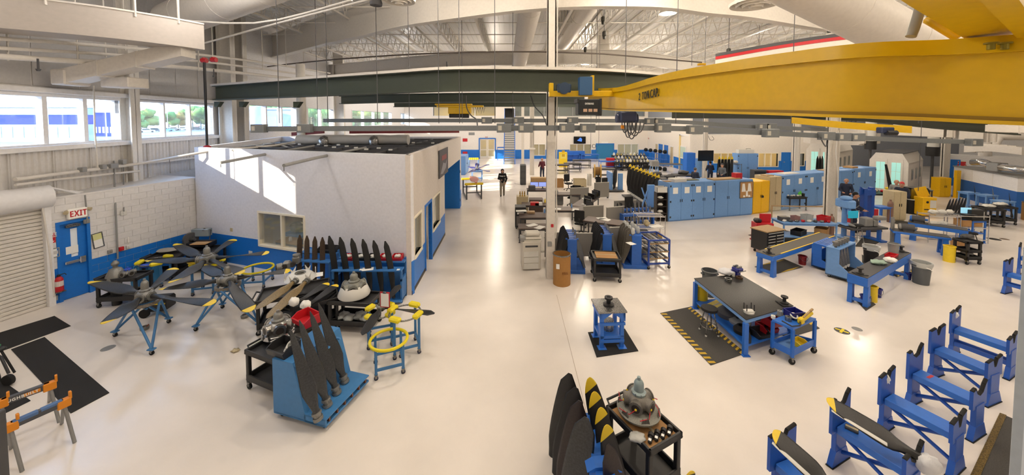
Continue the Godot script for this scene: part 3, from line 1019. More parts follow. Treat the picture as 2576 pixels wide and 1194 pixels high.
	for q in [[[-40, 96, 7.9], [0, 97, 8.25], [295, 118, 10.7], [515, 139, 13.7], [700, 163, 18.0], [830, 184, 23]], [[-40, 120, 7.9], [0, 121, 8.25], [246, 135, 10.2], [480, 152, 13.1], [641, 171, 16.4], [790, 192, 21]], [[-40, 141, 7.9], [0, 142, 8.25], [176, 153, 9.5], [480, 171, 13.1], [745, 199, 19.5], [830, 208, 23]]]:
		var o := thing("sprinkler_pipe", "%s of three white pipes running along the left wall under the roof" % ["topmost", "middle", "lowest and thickest"][k], "pipe")
		pt("tube", B.new().tube(path(q), [0.05, 0.045, 0.07][k], 10), STEELW, o)
		for e in q.slice(1, 5):
			var p := at(e[0] + 20, e[1], e[2] + 0.2)
			pt("hanger", bb(p.x - 0.012, p.y - 0.1, p.z - 0.012, p.x + 0.012, 10.3, p.z + 0.012), STEELW, o)
			if k == 2:
				pt("drop_head", cy(V(p.x + 0.3, p.y, p.z - 0.3), V(p.x + 0.3, p.y - 0.25, p.z - 0.3), 0.02).cyl(V(p.x + 0.3, p.y - 0.25, p.z - 0.3), V(p.x + 0.3, p.y - 0.3, p.z - 0.3), 0.05, 0.03), DARK, o)
		k += 1
	solo("sprinkler_main", "long dark pipe crossing the shop in front of the second girder", "pipe", B.new().tube(path([[641, 171, 21], [815, 152, 18], [1049, 136, 16.5], [1295, 130, 15.9], [1482, 134, 16.3], [1560, 139, 16.8], [1765, 157, 18.6]]), 0.035, 8), mt("pipe brown", hx("5e544c"), 0.5))
	solo("black_pipe", "thin black pipe just over the green beam", "pipe", B.new().tube(path([[825, 191, 14], [960, 183, 13], [1080, 179, 12.6], [1120, 176, 12.6], [1124, 155, 12.6]]), 0.025, 6), BLACK)
	var rv := thing("riser_pipe", "black vertical riser pipe with red couplings before the left windows", "pipe")
	var r0 := at(514, 152, 13.2)
	var r1 := at(521, 372, 13.0)
	pt("tube", cy(r0, r1, 0.045, 0.04, 10), BLACK, rv)
	for q in [r0, r0 + V(0.35, 0.02, 0), r1]:
		pt("coupling", cy(q - V(0.09, 0, 0), q + V(0.09, 0, 0), 0.085, -1, 10).cyl(q - V(0, 0.07, 0), q + V(0, 0.1, 0), 0.07, -1, 8), RED, rv)
	k = 0
	for q in [[[-20, 455, 9.0], [345, 412, 12.0], [525, 381, 12.6], [690, 366, 14.5], [770, 350, 17]], [[555, 409, 10.6], [690, 384, 12.0], [790, 367, 14.0]], [[714, 416, 9.0], [800, 396, 10.5], [920, 371, 13.0]]]:
		var o := thing("unistrut_pipe", ["long pipe running from the left wall onto the white room's roof", "shorter grey pipe jutting over the front wall of the white room", "grey pipe jutting over the middle of the white room's front wall"][k], "pipe")
		pt("tube", B.new().tube(path(q), 0.045, 8), GREY if k else STEELW, o)
		var e := at(q[0][0], q[0][1], q[0][2]) if k else at(426, 398, 12.2)
		pt("hook", cy(e - V(0, 0.04, 0), e - V(0, 0.14, 0), 0.01), STEEL, o)
		k += 1
	var b0 := level(path([[545, 254, 15.6], [700, 246, 13.8], [850, 239, 12.4], [1000, 229, 11.3], [1150, 223, 10.5], [1388, 224, 10.6], [1530, 232, 11.0], [1660, 240, 12.0]]))
	var gb := girder("runway_beam", "nearest dark green crane beam spanning the shop", b0, 0.56, 0.16, GREEN)
	pt("cap_channel", B.new().beam(b0, [[-0.22, 0.58], [0.22, 0.58], [0.22, 0.66], [-0.22, 0.66]]), STEELW, gb)
	for px in [549, 612, 748]:
		var p := at(px, 256, 15.4 - (px - 549) * 0.009)
		pt("bracket", B.new().prism([[-0.1, 0.0], [0.18, 0.0], [0.02, -0.22], [-0.1, -0.22]], p.z - 0.1, p.z + 0.1), GREEN, gb, T(V(p.x, p.y, 0)))
	var c0 := level(path([[859, 262, 25], [1000, 257, 23], [1250, 255, 22], [1470, 257, 23]]))
	girder("runway_beam", "second green crane beam behind the nearest one", c0, 0.5, 0.2, GREEN)
	girder("runway_beam", "farthest green crane beam, lowest over the far aisle", level(path([[992, 268, 30], [1250, 268, 29], [1470, 268, 30]])), 0.35, 0.2, GREEN)
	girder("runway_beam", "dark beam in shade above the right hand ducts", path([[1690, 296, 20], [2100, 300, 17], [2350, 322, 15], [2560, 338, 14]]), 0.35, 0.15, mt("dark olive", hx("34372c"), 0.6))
	var yp := path([[1482, 271, 11.4], [1560, 277, 9.8], [1677, 279, 6.1], [1853, 283, 4.36], [2000, 287, 3.62], [2160, 293, 3.12], [2352, 300, 2.88], [2576, 310, 2.54], [2700, 314, 2.45], [3150, 326, 2.35], [3700, 340, 2.35]])
	var cr := thing("bridge_crane", "long yellow bridge crane girder lettered 2 TON CAP. at the top right", "crane")
	pt("girder_web", B.new().beam(yp, [[-0.05, 0.03], [0.05, 0.03], [0.05, 0.6], [-0.05, 0.6]]), CRANEY, cr)
	pt("bottom_flange", B.new().beam(yp, [[-0.11, -0.015], [0.11, -0.015], [0.11, 0.012], [-0.11, 0.012]]), CRANEY, cr)
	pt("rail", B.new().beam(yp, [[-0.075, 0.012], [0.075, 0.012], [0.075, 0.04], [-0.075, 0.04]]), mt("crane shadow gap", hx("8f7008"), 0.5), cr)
	pt("top_channel", B.new().beam(yp, [[-0.1, 0.5], [0.1, 0.5], [0.085, 0.62], [-0.085, 0.62]]), CRANEY, cr)
	pt("end_truck", B.new().beam([at(2495, 92, 2.72), at(2374, 0, 1.9), at(2290, -70, 1.6)], [[-0.12, 0], [0.12, 0], [0.12, 0.02], [0.02, 0.03], [0.02, 0.34], [0.12, 0.35], [0.12, 0.37], [-0.12, 0.37], [-0.12, 0.35], [-0.02, 0.34], [-0.02, 0.03], [-0.12, 0.02]]), CRANEY, cr)
	pt("end_beam", B.new().beam([at(2590, 92, 2.45), at(2514, 0, 1.75), at(2440, -90, 1.5)], [[-0.05, 0], [0.05, 0], [0.05, 0.3], [-0.05, 0.3]]), CRANEY, cr)
	pt("rail_clip", bb(-0.05, 0.62, -0.03, 0.05, 0.65, 0.03, 0.005), CRANEY, cr, T(at(1765, 168, 5.2) - V(0, 0.6, 0)))
	for px in [2493, 2528]:
		var p := at(px, 114, 2.55)
		pt("bolt", cy(p - V(0, 0.03, 0), p + V(0, 0.02, 0), 0.022, -1, 6).cyl(p + V(0, 0.01, 0), p + V(0, 0.02, 0), 0.035, -1, 10), mt("crane dark bolt", hx("8a7a20"), 0.5, 0.4), cr)
	text("2  TON CAP.", 0.16, BLACK, cr, Transform3D(span(yp[6], yp[8]).basis, yp[7] + V(0, 0.31, 0)) * T(V(0, 0, 0.075)), "Droid Sans", 1.2)
	pt("conduit", B.new().tube([at(2335, 50, 3.0), at(2350, 58, 2.95), at(2412, 95, 2.85)], 0.035, 8), CRANEY, cr)
	pt("hose", B.new().tube([at(2318, -20, 2.9), at(2312, 30, 2.95), at(2298, 75, 3.0), at(2291, 92, 3.0)], 0.035, 10), GREY, cr)
	solo("green_beam_end", "dark green beam end in the very top right corner", "beam", bb(3.0, 6.0, -1.7, 4.4, 6.5, -1.45, 0.01), GREEN)
	var e0 := at(1480, 236, 10.2)
	var et := thing("crane_end_carriage", "yellow end carriage with blue motors under the green beam", "crane")
	pt("frame", bb(e0.x - 1.1, e0.y - 0.08, e0.z - 0.1, e0.x + 1.0, e0.y + 0.08, e0.z + 0.1, 0.01).bx(e0.x - 1.12, e0.y - 0.08, e0.z - 0.12, e0.x - 1.0, e0.y + 0.3, e0.z + 0.1, 0.01), CRANEY, et)
	pt("drive_motor", cy(V(e0.x - 0.72, e0.y + 0.14, e0.z - 0.1), V(e0.x - 0.72, e0.y + 0.14, e0.z + 0.3), 0.16, -1, 16).bx(e0.x - 0.9, e0.y + 0.02, e0.z - 0.1, e0.x - 0.5, e0.y + 0.28, e0.z + 0.12, 0.03), mt("motor blue", hx("1d3550"), 0.5), et)
	pt("control_box", bb(e0.x - 0.3, e0.y - 0.05, e0.z, e0.x + 0.05, e0.y + 0.45, e0.z + 0.3, 0.01), mt("box blue", hx("2b5580"), 0.5), et)
	pt("post", bb(e0.x + 0.05, e0.y - 0.05, e0.z, e0.x + 0.12, e0.y + 0.5, e0.z + 0.2), CRANEY, et)
	var hb := at(1478, 270, 8.6)
	var hc := thing("hoist_control_box", "black hoist control box lettered DEMAG hanging at the crane's far end", "hoist", T(hb))
	pt("case", bb(-0.26, -0.18, -0.2, 0.26, 0.19, 0.2, 0.02), mt("hoist black", hx("1c2126"), 0.4), hc)
	pt("cap", bb(-0.29, 0.1, -0.22, -0.24, 0.2, 0.22, 0.01).bx(0.24, -0.2, -0.22, 0.29, 0.2, 0.22, 0.01), BLACK, hc)
	text("DEMAG", 0.045, PAPER, hc, T(V(-0.0, 0.08, 0.2)))
	for q in [-0.14, -0.02, 0.1]:
		pt("plate", bb(q, -0.11, 0.2, q + 0.09, -0.04, 0.203), mt("plate buff", hx("c7a58c"), 0.5), hc)
	var tr := thing("hoist_trolley", "dark blue hoist trolley with hanging cable loops under the crane", "hoist", T(at(1575, 292, 8.0)))
	pt("body", bb(-0.17, -0.12, -0.15, 0.2, 0.1, 0.15, 0.03).cyl(V(-0.22, -0.05, 0), V(0.25, -0.05, 0), 0.1, -1, 14), mt("trolley navy", hx("2a3350"), 0.5), tr)
	for i in 6:
		var w := 0.07 + 0.012 * i
		var ps := []
		for s in 13:
			var a := PI + PI * s / 12.0
			ps.append(V(-0.02 + i * 0.05 + cos(a) * w, -0.12 + sin(a) * (0.25 + 0.035 * ((i * 3) % 5)), 0.06 * (i % 3)))
		pt("cable_loop", B.new().tube(ps, 0.012, 6), DARK, tr)
	pt("clip", bb(-0.12, -0.28, 0, -0.04, -0.2, 0.05, 0.01), mt("orange", hx("e08a12"), 0.5), tr)
	var sc := thing("small_crane", "small yellow hoist crane under the second green beam", "crane", T(at(1155, 270, 22)))
	pt("bridge", bb(-1.35, 0.0, -0.2, 1.5, 0.12, 0.2, 0.02).bx(-1.45, 0.12, -0.25, 0.8, 0.22, 0.25, 0.02), CRANEY, sc)
	pt("hoist_body", bb(-0.65, -0.4, -0.25, 0.75, 0.02, 0.25, 0.05), CRANEY, sc)
	pt("motor", cy(V(-0.6, -0.5, 0), V(0.6, -0.5, 0), 0.14).bx(0.2, -0.65, -0.1, 0.6, -0.4, 0.1, 0.02), BLACK, sc)
	for i in 5:
		pt("cable_loop", B.new().tube([V(0.85 + i * 0.15, 0, 0), V(0.9 + i * 0.15, -0.35 - 0.06 * (i % 2), 0), V(0.98 + i * 0.15, 0, 0)], 0.015, 5), BLACK, sc)
	var s2 := thing("small_crane", "second yellow bridge crane lettered 2 TON CAP. below the main one at right", "crane")
	var sp := path([[1993, 305, 15], [2130, 318, 13.6], [2292, 329, 12.6]])
	pt("bridge", B.new().beam(sp, [[-0.08, -0.08], [0.08, -0.08], [0.08, 0.17], [-0.08, 0.17]]), CRANEY, s2)
	pt("hoist_body", bb(-0.2, -0.15, -0.12, 0.25, 0.06, 0.12, 0.03), mt("trolley navy", hx("2a3350"), 0.5), s2, T(at(2225, 324, 12.5)))
	pt("motor", cy(V(-0.15, 0, 0), V(0.2, 0, 0), 0.09, -1, 14), BLACK, s2, T(at(2240, 334, 12.4)))
	text("2 TON CAP", 0.06, BLACK, s2, T(at(2136, 305, 13.3) + V(0, 0, 0.1), 0))
	k = 0
	for q in [[[640, 324, 11.0], [900, 323, 10.6], [1300, 322, 10.2], [1660, 322, 10.4], [1860, 331, 10.8], [2100, 343, 11.4], [2280, 352, 12.0], [2445, 357, 12.6]], [[815, 303, 15.0], [1240, 303, 14.0], [1660, 305, 14.0], [1880, 318, 14.2], [2080, 326, 14.6]]]:
		var ps := path(q)
		var o := thing("bus_bar", ["nearest long grey power bus bar hung across the shop with tap boxes", "farther and higher grey power bus bar hung across the shop"][k], "bus bar")
		var gm := mt("busway grey", hx("777b7d"), 0.5, 0.2, "paint")
		pt("housing", B.new().beam(ps, [[-0.05, -0.075], [0.05, -0.075], [0.05, 0.075], [-0.05, 0.075]]), gm, o)
		var bs := []
		for e in ([[655, 323, 10.9], [770, 323, 10.7], [1268, 322, 10.0], [1322, 322, 10.0], [1425, 322, 10.1], [1477, 322, 10.1], [1665, 322, 10.2], [1745, 326, 10.4], [1935, 335, 10.8], [2075, 342, 11.2], [2115, 344, 11.3], [2150, 345, 11.4], [2445, 358, 12.4]] if k == 0 else [[1225, 303, 13.8], [1305, 303, 13.8], [1440, 303, 13.8], [1635, 305, 13.8], [1655, 305, 13.8], [1915, 318, 14.0], [1935, 319, 14.0]]):
			bs.append(at(e[0], e[1], e[2]))
		boxes_on(o, bs, gm)
		for e in ([[703, 10.8], [825, 10.7], [950, 10.5], [1104, 10.3], [1156, 10.3], [1245, 10.2], [1572, 10.3], [1700, 10.4], [1990, 11.0], [2310, 12.1]] if k == 0 else [[1030, 14.4], [1163, 14.1], [1500, 14.0], [1770, 14.1]]):
			var p := at(e[0], 310, e[1])
			pt("hanger_rod", cy(p, V(p.x, 9.4, p.z), 0.011, -1, 5), DARK, o)
		k += 1
	k = 0
	for q in [[[1172, 240, 11], [1174, 270, 11], [1185, 290, 10.9], [1198, 300, 10.6], [1201, 316, 10.3]], [[1335, 240, 11], [1345, 268, 11], [1365, 290, 10.8], [1376, 318, 10.3]], [[2064, 345, 11.1], [2070, 358, 11.1], [2078, 368, 11.0], [2081, 352, 11.2]], [[1780, 338, 33], [1787, 352, 33], [1796, 350, 33], [1791, 342, 33]]]:
		solo("power_lead", ["grey lead curling down to the nearer bus bar left of the stairs", "brown lead curling down beside the central white column", "black lead drooping beside the right hand white column", "black cable loop hanging before the white partition"][k], "cable", B.new().tube(path(q), 0.018, 6), DARK)
		k += 1
	k = 0
	for q in [[800, 0, 12, 330], [1030, 130, 12, 318], [1290, 20, 12, 318], [1486, 296, 20, 372], [1506, 296, 20, 366], [1740, 60, 14, 165], [2310, 345, 13, 480]]:
		solo("drop_line", nth(k) + " thin dark drop line from the left under the roof", "cable", cy(at(q[0], q[3], q[2]) * V(1, 0, 1) + V(0, 10.34, 0), at(q[0], q[3], q[2]), 0.01, -1, 5), DARK, Transform3D(), "drop lines from the roof")
		k += 1
	k = 0
	for q in [[1517, 48, 14], [1520, 85, 14], [1472, 123, 19], [2086, 68, 13], [1833, 128, 15]]:
		var o := thing("hook_block", ["dark speaker hanging below the near girder left of a lamp", "yellow and black hook block on the round lamp's line", "black hook block over the farthest lamp", "black hook block over the white tube beside the wide duct", "yellow hook block over the crane's white tube"][k], "hook", T(at(q[0], q[1], q[2])))
		pt("body", bb(-0.07, -0.1, -0.07, 0.07, 0.1, 0.07, 0.03).cyl(V(0, -0.2, 0), V(0, -0.1, 0), 0.05, 0.07), mt("hook block", hx("2d2b22"), 0.5), o)
		pt("line", cy(V(0, 0.1, 0), V(0, 10.3 - o.position.y, 0), 0.012, -1, 5), DARK, o)
		k += 1
	var rr := path([[1800, 150, 15], [1960, 122, 14], [2150, 97, 12.5], [2400, 82, 11], [2480, 76, 10.6]])
	var ro := thing("curtain_rail", "red edged white beam cover rising behind the yellow crane", "beam")
	pt("cover", B.new().beam(rr, [[-0.1, -0.55], [0.0, -0.55], [0.0, 0.0], [-0.1, 0.0]]), STEELW, ro)
	pt("red_edge", B.new().beam(rr, [[-0.1, 0.0], [0.03, 0.0], [0.03, 0.12], [-0.1, 0.12]]), RED, ro)
	pt("dark_edge", B.new().beam(rr, [[-0.12, 0.12], [0.04, 0.12], [0.04, 0.24], [-0.12, 0.24]]), DARK, ro)
	k = 0
	for q in [[1384, 697, 20, 9.0, 0], [1338, 440, 265, 8.6, 1], [2086, 573, 290, 8.6, 2], [2374, 470, 305, 8.6, 3], [1772, 448, 290, 8.6, 4], [1315, 412, 268, 8.6, 5], [1625, 398, 290, 8.6, 6], [2000, 470, 300, 8.6, 7]]:
		var p := fl(q[0], q[1])
		var hw: float = [0.13, 0.19, 0.23, 0.22, 0.16, 0.15, 0.15, 0.2][k]
		var o := thing("roof_column", ["tall white column in the centre, by the cardboard drum", "white column standing at the aisle side of the offices", "white column at right with an oxygen bottle at its foot", "white column beside the second spray booth", "slim white column holding the wall screen", "slim white column beside the far steel stairs", "slim white column in the far right corner", "white column left of the first spray booth"][k], "column", T(p))
		pt("shaft", bb(-hw, 0, -0.03, hw, q[3], 0.03).bx(-hw, 0, -0.13, -hw + 0.03, q[3], 0.13).bx(hw - 0.03, 0, -0.13, hw, q[3], 0.13), STEELW, o)
		if k == 0:
			pt("face_plate", bb(-hw, 0, 0.11, hw, q[3], 0.13), STEELW, o)
			pt("conduit", B.new().tube([V(0.17, q[3], 0.1), V(0.17, 2.6, 0.1), V(0.19, 1.9, 0.12), V(0.15, 1.3, 0.14)], 0.02, 6), STEELW, o)
			pt("alarm", bb(-0.0, 1.65, 0.13, 0.08, 1.75, 0.17, 0.01), RED, o)
			pt("switch_box", bb(-0.1, 1.05, 0.13, 0.02, 1.2, 0.18, 0.01), GREY, o)
		elif k == 1:
			pt("conduit", cy(V(0, 2, 0.1), V(0, 5.2, 0.1), 0.03).bx(-0.3, 2.3, 0.05, 0.3, 2.45, 0.25, 0.03), STEELW, o)
		elif k == 2:
			pt("hose", B.new().tube([V(0.1, 4.5, 0.15), V(-0.02, 3.6, 0.2), V(0.12, 2.4, 0.2), V(0.16, 1.2, 0.18)], 0.025, 6), PLASTIC, o)
		k += 1
	var nc := at(2622, 900, 2.6)
	var np := thing("roof_column", "pale grey post cut off by the right edge, nearest the camera", "column")
	pt("shaft", bb(nc.x - 0.06, 0, nc.z - 0.1, nc.x + 0.2, hy(630, nc), nc.z + 0.02, 0.01), mt("post grey", hx("a9b0b6"), 0.5, 0, "paint"), np)
	pt("edge", bb(nc.x - 0.075, 0, nc.z - 0.02, nc.x - 0.05, hy(630, nc), nc.z + 0.04), mt("post light", hx("cdd3d8"), 0.5), np)

func plan(ps: Array, y0: float, y1: float) -> B:
	var b := B.new()
	b.x = TB(Basis(V(1, 0, 0), V(0, 0, 1), V(0, 1, 0)), V(0, 0, 0))
	var q := []
	for p in ps:
		q.append([p.x, p.z])
	b.prism(q, y0, y1)
	b.x = Transform3D()
	return b
func drop(px: float, py: float, h: float) -> Vector3:
	var p := fl(px, py, h)
	p.y = 0
	return p
func tray(l: float, w: float, y: float, rim: float, t := 0.02) -> B:
	var b := bb(-l / 2, y - 0.015, -w / 2, l / 2, y, w / 2)
	b.bx(-l / 2, y - 0.03, -w / 2, l / 2, y + rim, -w / 2 + t, 0.006).bx(-l / 2, y - 0.03, w / 2 - t, l / 2, y + rim, w / 2, 0.006)
	return b.bx(-l / 2, y - 0.03, -w / 2, -l / 2 + t, y + rim, w / 2, 0.006).bx(l / 2 - t, y - 0.03, -w / 2, l / 2, y + rim, w / 2, 0.006)
func caster(o: Node3D, p: Vector3, r: float, m: Material = null) -> void:
	var c := pt("caster", cy(p + V(0, r, -0.018), p + V(0, r, 0.018), r, -1, 14), m if m else RUBBER, o)
	pt("fork", bb(p.x - 0.02, p.y + r, p.z - 0.028, p.x + 0.02, p.y + r * 2 + 0.02, p.z - 0.02).bx(p.x - 0.02, p.y + r, p.z + 0.02, p.x + 0.02, p.y + r * 2 + 0.02, p.z + 0.028).bx(p.x - 0.03, p.y + r * 2, p.z - 0.03, p.x + 0.03, p.y + r * 2 + 0.03, p.z + 0.03), STEEL, c)
func cart(label: String, t: Transform3D, l: float, w: float, h: float, m: Material = null, group := "", shelves := 2) -> Node3D:
	m = m if m else BLACK
	var o := thing("utility_cart", label, "cart", t, group)
	pt("top_tray", tray(l, w, h - 0.06, 0.06, 0.035), m, o)
	pt("lower_tray", tray(l * 0.97, w * 0.97, 0.2, 0.09, 0.03), m, o)
	if shelves > 2:
		pt("middle_tray", tray(l * 0.97, w * 0.97, h * 0.55, 0.06, 0.03), m, o)
	for sx in [-1, 1]:
		for sz in [-1, 1]:
			var p := V(sx * (l / 2 - 0.05), 0, sz * (w / 2 - 0.045))
			pt("leg", bb(p.x - 0.035, 0.14, p.z - 0.035, p.x + 0.035, h - 0.07, p.z + 0.035, 0.01), m, o)
			caster(o, p, 0.055)
	pt("handle", B.new().tube([V(-l / 2, h - 0.06, -w * 0.35), V(-l / 2 - 0.09, h - 0.02, -w * 0.32), V(-l / 2 - 0.09, h - 0.02, w * 0.32), V(-l / 2, h - 0.06, w * 0.35)], 0.018, 8), m, o)
	return o
func foil(root: Vector3, tip: Vector3, up: Vector3, chord: float, rr: float, s0: float, s1: float, sweep := 0.0, twist := 0.5, wide := 0.62) -> B:
	var d := (tip - root)
	var l := d.length()
	d = d.normalized()
	var side := d.cross(up).normalized()
	var n := side.cross(d).normalized()
	var rs := []
	for i in 11:
		var s := lerpf(s0, s1, i / 10.0)
		var f := smoothstep(0.06, 0.34, s)
		var c := chord * (1.0 - 0.72 * maxf(0.0, s - wide) / (1.0 - wide) if wide < 0.5 else 1.0 - 0.35 * pow(absf(s - wide) / wide, 2.0))
		if s > 0.86:
			c *= sqrt(maxf(0.02, 1.0 - pow((s - 0.86) / 0.145, 2.0)))
		var hw := lerpf(rr, c / 2.0, f)
		var hh := lerpf(rr, maxf(0.006, chord * 0.055 * (1.15 - s)), f)
		var a := twist * (0.75 - s) * f
		var u := side * cos(a) + n * sin(a)
		var w := n * cos(a) - side * sin(a)
		var c0 := root + d * (s * l) + side * sweep * (pow(s, 2.4) - 0.1 * s)
		var q := PackedVector3Array()
		for k in 10:
			var g := TAU * k / 10.0
			q.append(c0 + u * cos(g) * hw + w * sin(g) * hh * (1.0 if f < 0.5 else 0.8))
		rs.append(q)
	return B.new().loft(rs)
func put_blade(o: Node3D, root: Vector3, tip: Vector3, up: Vector3, chord: float, rr: float, m: Material, tm: Material = null, sweep := 0.0, twist := 0.5) -> MeshInstance3D:
	var b := pt("blade", foil(root, tip, up, chord, rr, 0.0, 0.9 if tm else 1.0, sweep, twist), m, o)
	if tm:
		pt("blade_tip", foil(root, tip, up, chord, rr, 0.9, 1.0, sweep, twist), tm, b)
	return b
func lone_blade(label: String, root: Vector3, tip: Vector3, up: Vector3, chord: float, m: Material, tm: Material = null, group := "", sweep := 0.0, cup: Material = null, rr := 0.045, wide := 0.62) -> Node3D:
	var o := thing("propeller_blade", label, "propeller blade", TB(Basis(), root), group)
	pt("blade_body", foil(V(0, 0, 0), tip - root, up, chord, rr, 0.0, 0.9 if tm else 1.0, sweep, 0.5, wide), m, o)
	if tm:
		pt("blade_tip", foil(V(0, 0, 0), tip - root, up, chord, rr, 0.9, 1.0, sweep, 0.5, wide), tm, o)
	if cup:
		var d := (tip - root).normalized()
		pt("root_cup", cy(d * -0.03, d * 0.02, 0.075, 0.075, 16).cyl(d * 0.02, d * 0.07, 0.055, 0.06, 16).cyl(d * 0.07, d * 0.1, 0.075, 0.07, 16), cup, o)
	return o
func hub(o: Node3D, c: Vector3, r: float, n: int, m: Material, dome: Material, a0 := 0.0, dh := 0.2) -> void:
	var h := r * 1.1
	pt("hub_barrel", lt([[0, 0], [r * 0.7, 0], [r * 0.72, h * 0.15], [r * 0.95, h * 0.3], [r, h * 0.55], [r * 0.9, h * 0.8], [r * 0.62, h], [0, h]], 24, c), m, o)
	for k in n:
		var a := a0 + TAU * k / n
		var d := V(cos(a), 0, sin(a))
		var p := c + V(0, h * 0.5, 0)
		var s := pt("socket", cy(p + d * r * 0.7, p + d * r * 1.22, r * 0.5, r * 0.46, 16).cyl(p + d * r * 1.1, p + d * r * 1.2, r * 0.54, -1, 16), m, o)
		pt("bore", cy(p + d * r * 1.2, p + d * r * 1.235, r * 0.34, -1, 14), mt("bore dark", hx("2b2622"), 0.5), s)
	pt("dome", lt([[r * 0.58, h], [r * 0.6, h + 0.03], [r * 0.42, h + 0.05], [r * 0.4, h + dh * 0.75], [r * 0.3, h + dh * 0.92], [r * 0.16, h + dh], [r * 0.14, h + dh + 0.04], [0, h + dh + 0.045]], 20, c), dome, o)
	for k in 8:
		var a := TAU * k / 8
		pt("bolt", cy(c + V(cos(a) * r * 0.52, h, sin(a) * r * 0.52), c + V(cos(a) * r * 0.52, h + 0.035, sin(a) * r * 0.52), 0.014, -1, 6), STEEL, o)
func propeller(label: String, c: Vector3, r: float, tips: Array, chord: float, m: Material, tm: Material, sweep := 0.0, dome: Material = null) -> Node3D:
	var o := thing("propeller", label, "propeller", TB(Basis(), c))
	hub(o, V(0, -r * 0.5, 0), r, 0, CAST, dome if dome else CAST, 0.0, 0.24)
	pt("base_flange", lt([[0, -r * 0.75], [r * 0.9, -r * 0.75], [r * 0.95, -r * 0.5], [0, -r * 0.48]], 24), STEEL, o)
	for t in tips:
		var d: Vector3 = (t - c).normalized()
		var s := pt("socket", cy(d * r * 0.6, d * r * 1.25, r * 0.5, r * 0.45, 14).cyl(d * r * 1.1, d * r * 1.2, r * 0.56, -1, 14), CAST, o)
		put_blade(o, d * r * 0.9, t - c, Vector3.UP, chord, r * 0.32, m, tm, sweep, 0.9)
	return o
func trestle(label: String, c: Vector3, feet: Array, h: float) -> void:
	var o := thing("propeller_stand", label, "stand", T(c))
	var bl := mt("stand blue", hx("3d78ad"), 0.45, 0, "paint")
	pt("top_ring", lt([[0.22, h - 0.06], [0.27, h - 0.06], [0.27, h], [0.22, h], [0.22, h - 0.06]], 20), mt("worn ring", hx("a49a8c"), 0.6, 0.2, "worn"), o)
	var i := 0
	for f in feet:
		var p: Vector3 = f - c
		var d := p.normalized()
		var s := d.cross(Vector3.UP)
		for w in [-1, 1]:
			pt("leg", cy(d * 0.12 + s * w * 0.22 + V(0, h - 0.05, 0), p + V(0, 0.13, 0), 0.025, -1, 8), bl, o)
		pt("foot_plate", bb(p.x - 0.07, 0.11, p.z - 0.05, p.x + 0.07, 0.14, p.z + 0.05, 0.01), bl, o)
		caster(o, p, 0.045)
		var q: Vector3 = feet[(i + 1) % feet.size()] - c
		pt("brace", cy(d * 0.2 + V(0, h - 0.12, 0), q.normalized() * 0.2 + V(0, h - 0.12, 0), 0.02, -1, 6), bl, o)
		i += 1
func ring_stand(label: String, t: Transform3D, w: float, h: float, r: float, pads := 0) -> Node3D:
	var o := thing("ring_stand", label, "stand", t)
	var bl := mt("stand blue", hx("3d78ad"), 0.45, 0, "paint")
	var hw := w / 2
	for sx in [-1, 1]:
		for sz in [-1, 1]:
			pt("post", bb(sx * hw - 0.025, 0.1, sz * hw - 0.025, sx * hw + 0.025, h - 0.01, sz * hw + 0.025, 0.004), bl, o)
			caster(o, V(sx * hw, 0, sz * hw), 0.04, mt("wheel blue", hx("1d2440"), 0.5))
	for s in [-1, 1]:
		pt("rail", bb(-hw, 0.17, s * hw - 0.02, hw, 0.21, s * hw + 0.02), bl, o)
		pt("rail", bb(s * hw - 0.02, 0.17, -hw, s * hw + 0.02, 0.21, hw), bl, o)
	var ps := []
	for k in 28:
		ps.append(V(cos(TAU * k / 28) * r, h, sin(TAU * k / 28) * r))
	pt("ring", B.new().tube(ps, 0.03 if pads == 0 else 0.018, 8, true), mt("tape yellow", hx("e8d414"), 0.4) if pads == 0 else STEEL, o)
	for k in pads:
		var a := TAU * (k + 0.5) / pads
		pt("pad", bb(-0.07, -0.05, -r * 0.4, 0.07, 0.05, r * 0.4, 0.03), mt("tape yellow", hx("e8d414"), 0.4), o, TB(Basis(Vector3.UP, -a), V(cos(a) * r, h + 0.02, sin(a) * r)))
	return o
func barrel(called: String, label: String, cat: String, p: Vector3, r: float, h: float, m: Material, inside: Material = null, taper := 1.0) -> Node3D:
	var o := thing(called, label, cat, T(p))
	pt("shell", lt([[0, 0], [r * taper, 0], [r, h], [r - 0.012, h], [r * taper - 0.012, 0.02], [0, 0.02]], 28), m, o)
	pt("rim", lt([[r - 0.014, h - 0.01], [r + 0.012, h - 0.03], [r + 0.016, h], [r - 0.012, h + 0.008], [r - 0.014, h - 0.01]], 28), inside if inside else m, o)
	return o
func trash_can(label: String, p: Vector3, r: float, h: float, m: Material, bag := true) -> Node3D:
	var o := barrel("trash_can", label, "trash can", p, r, h, m, m, 0.8)
	if bag:
		var pr := [[r * 0.9, h - 0.12], [r - 0.02, h + 0.005], [r + 0.02, h + 0.01], [r + 0.025, h - 0.05], [r * 1.0, h - 0.14]]
		pt("bag", lt(pr, 22), mt("bag film", hx("b9bbb8"), 0.3), o)
		pt("bag_tie", B.new().tube([V(-0.1, h - 0.1, r * 0.98), V(0, h - 0.14, r + 0.03), V(0.05, h - 0.2, r + 0.02)], 0.012, 6), PAPER, o)
	for s in [-1, 1]:
		pt("handle", bb(s * r - 0.03, h - 0.12, -0.06, s * r + 0.03, h - 0.07, 0.06, 0.01), m, o)
	return o
func mat_on_floor(label: String, px: Array, h := 0.012, m: Material = null, called := "floor_mat") -> MeshInstance3D:
	var ps := []
	for p in px:
		ps.append(fl(p[0], p[1]))
	return solo(called, label, "mat", plan(ps, 0.0015, h), m if m else mt("mat black", hx("202021"), 0.85, 0, "rubber"))
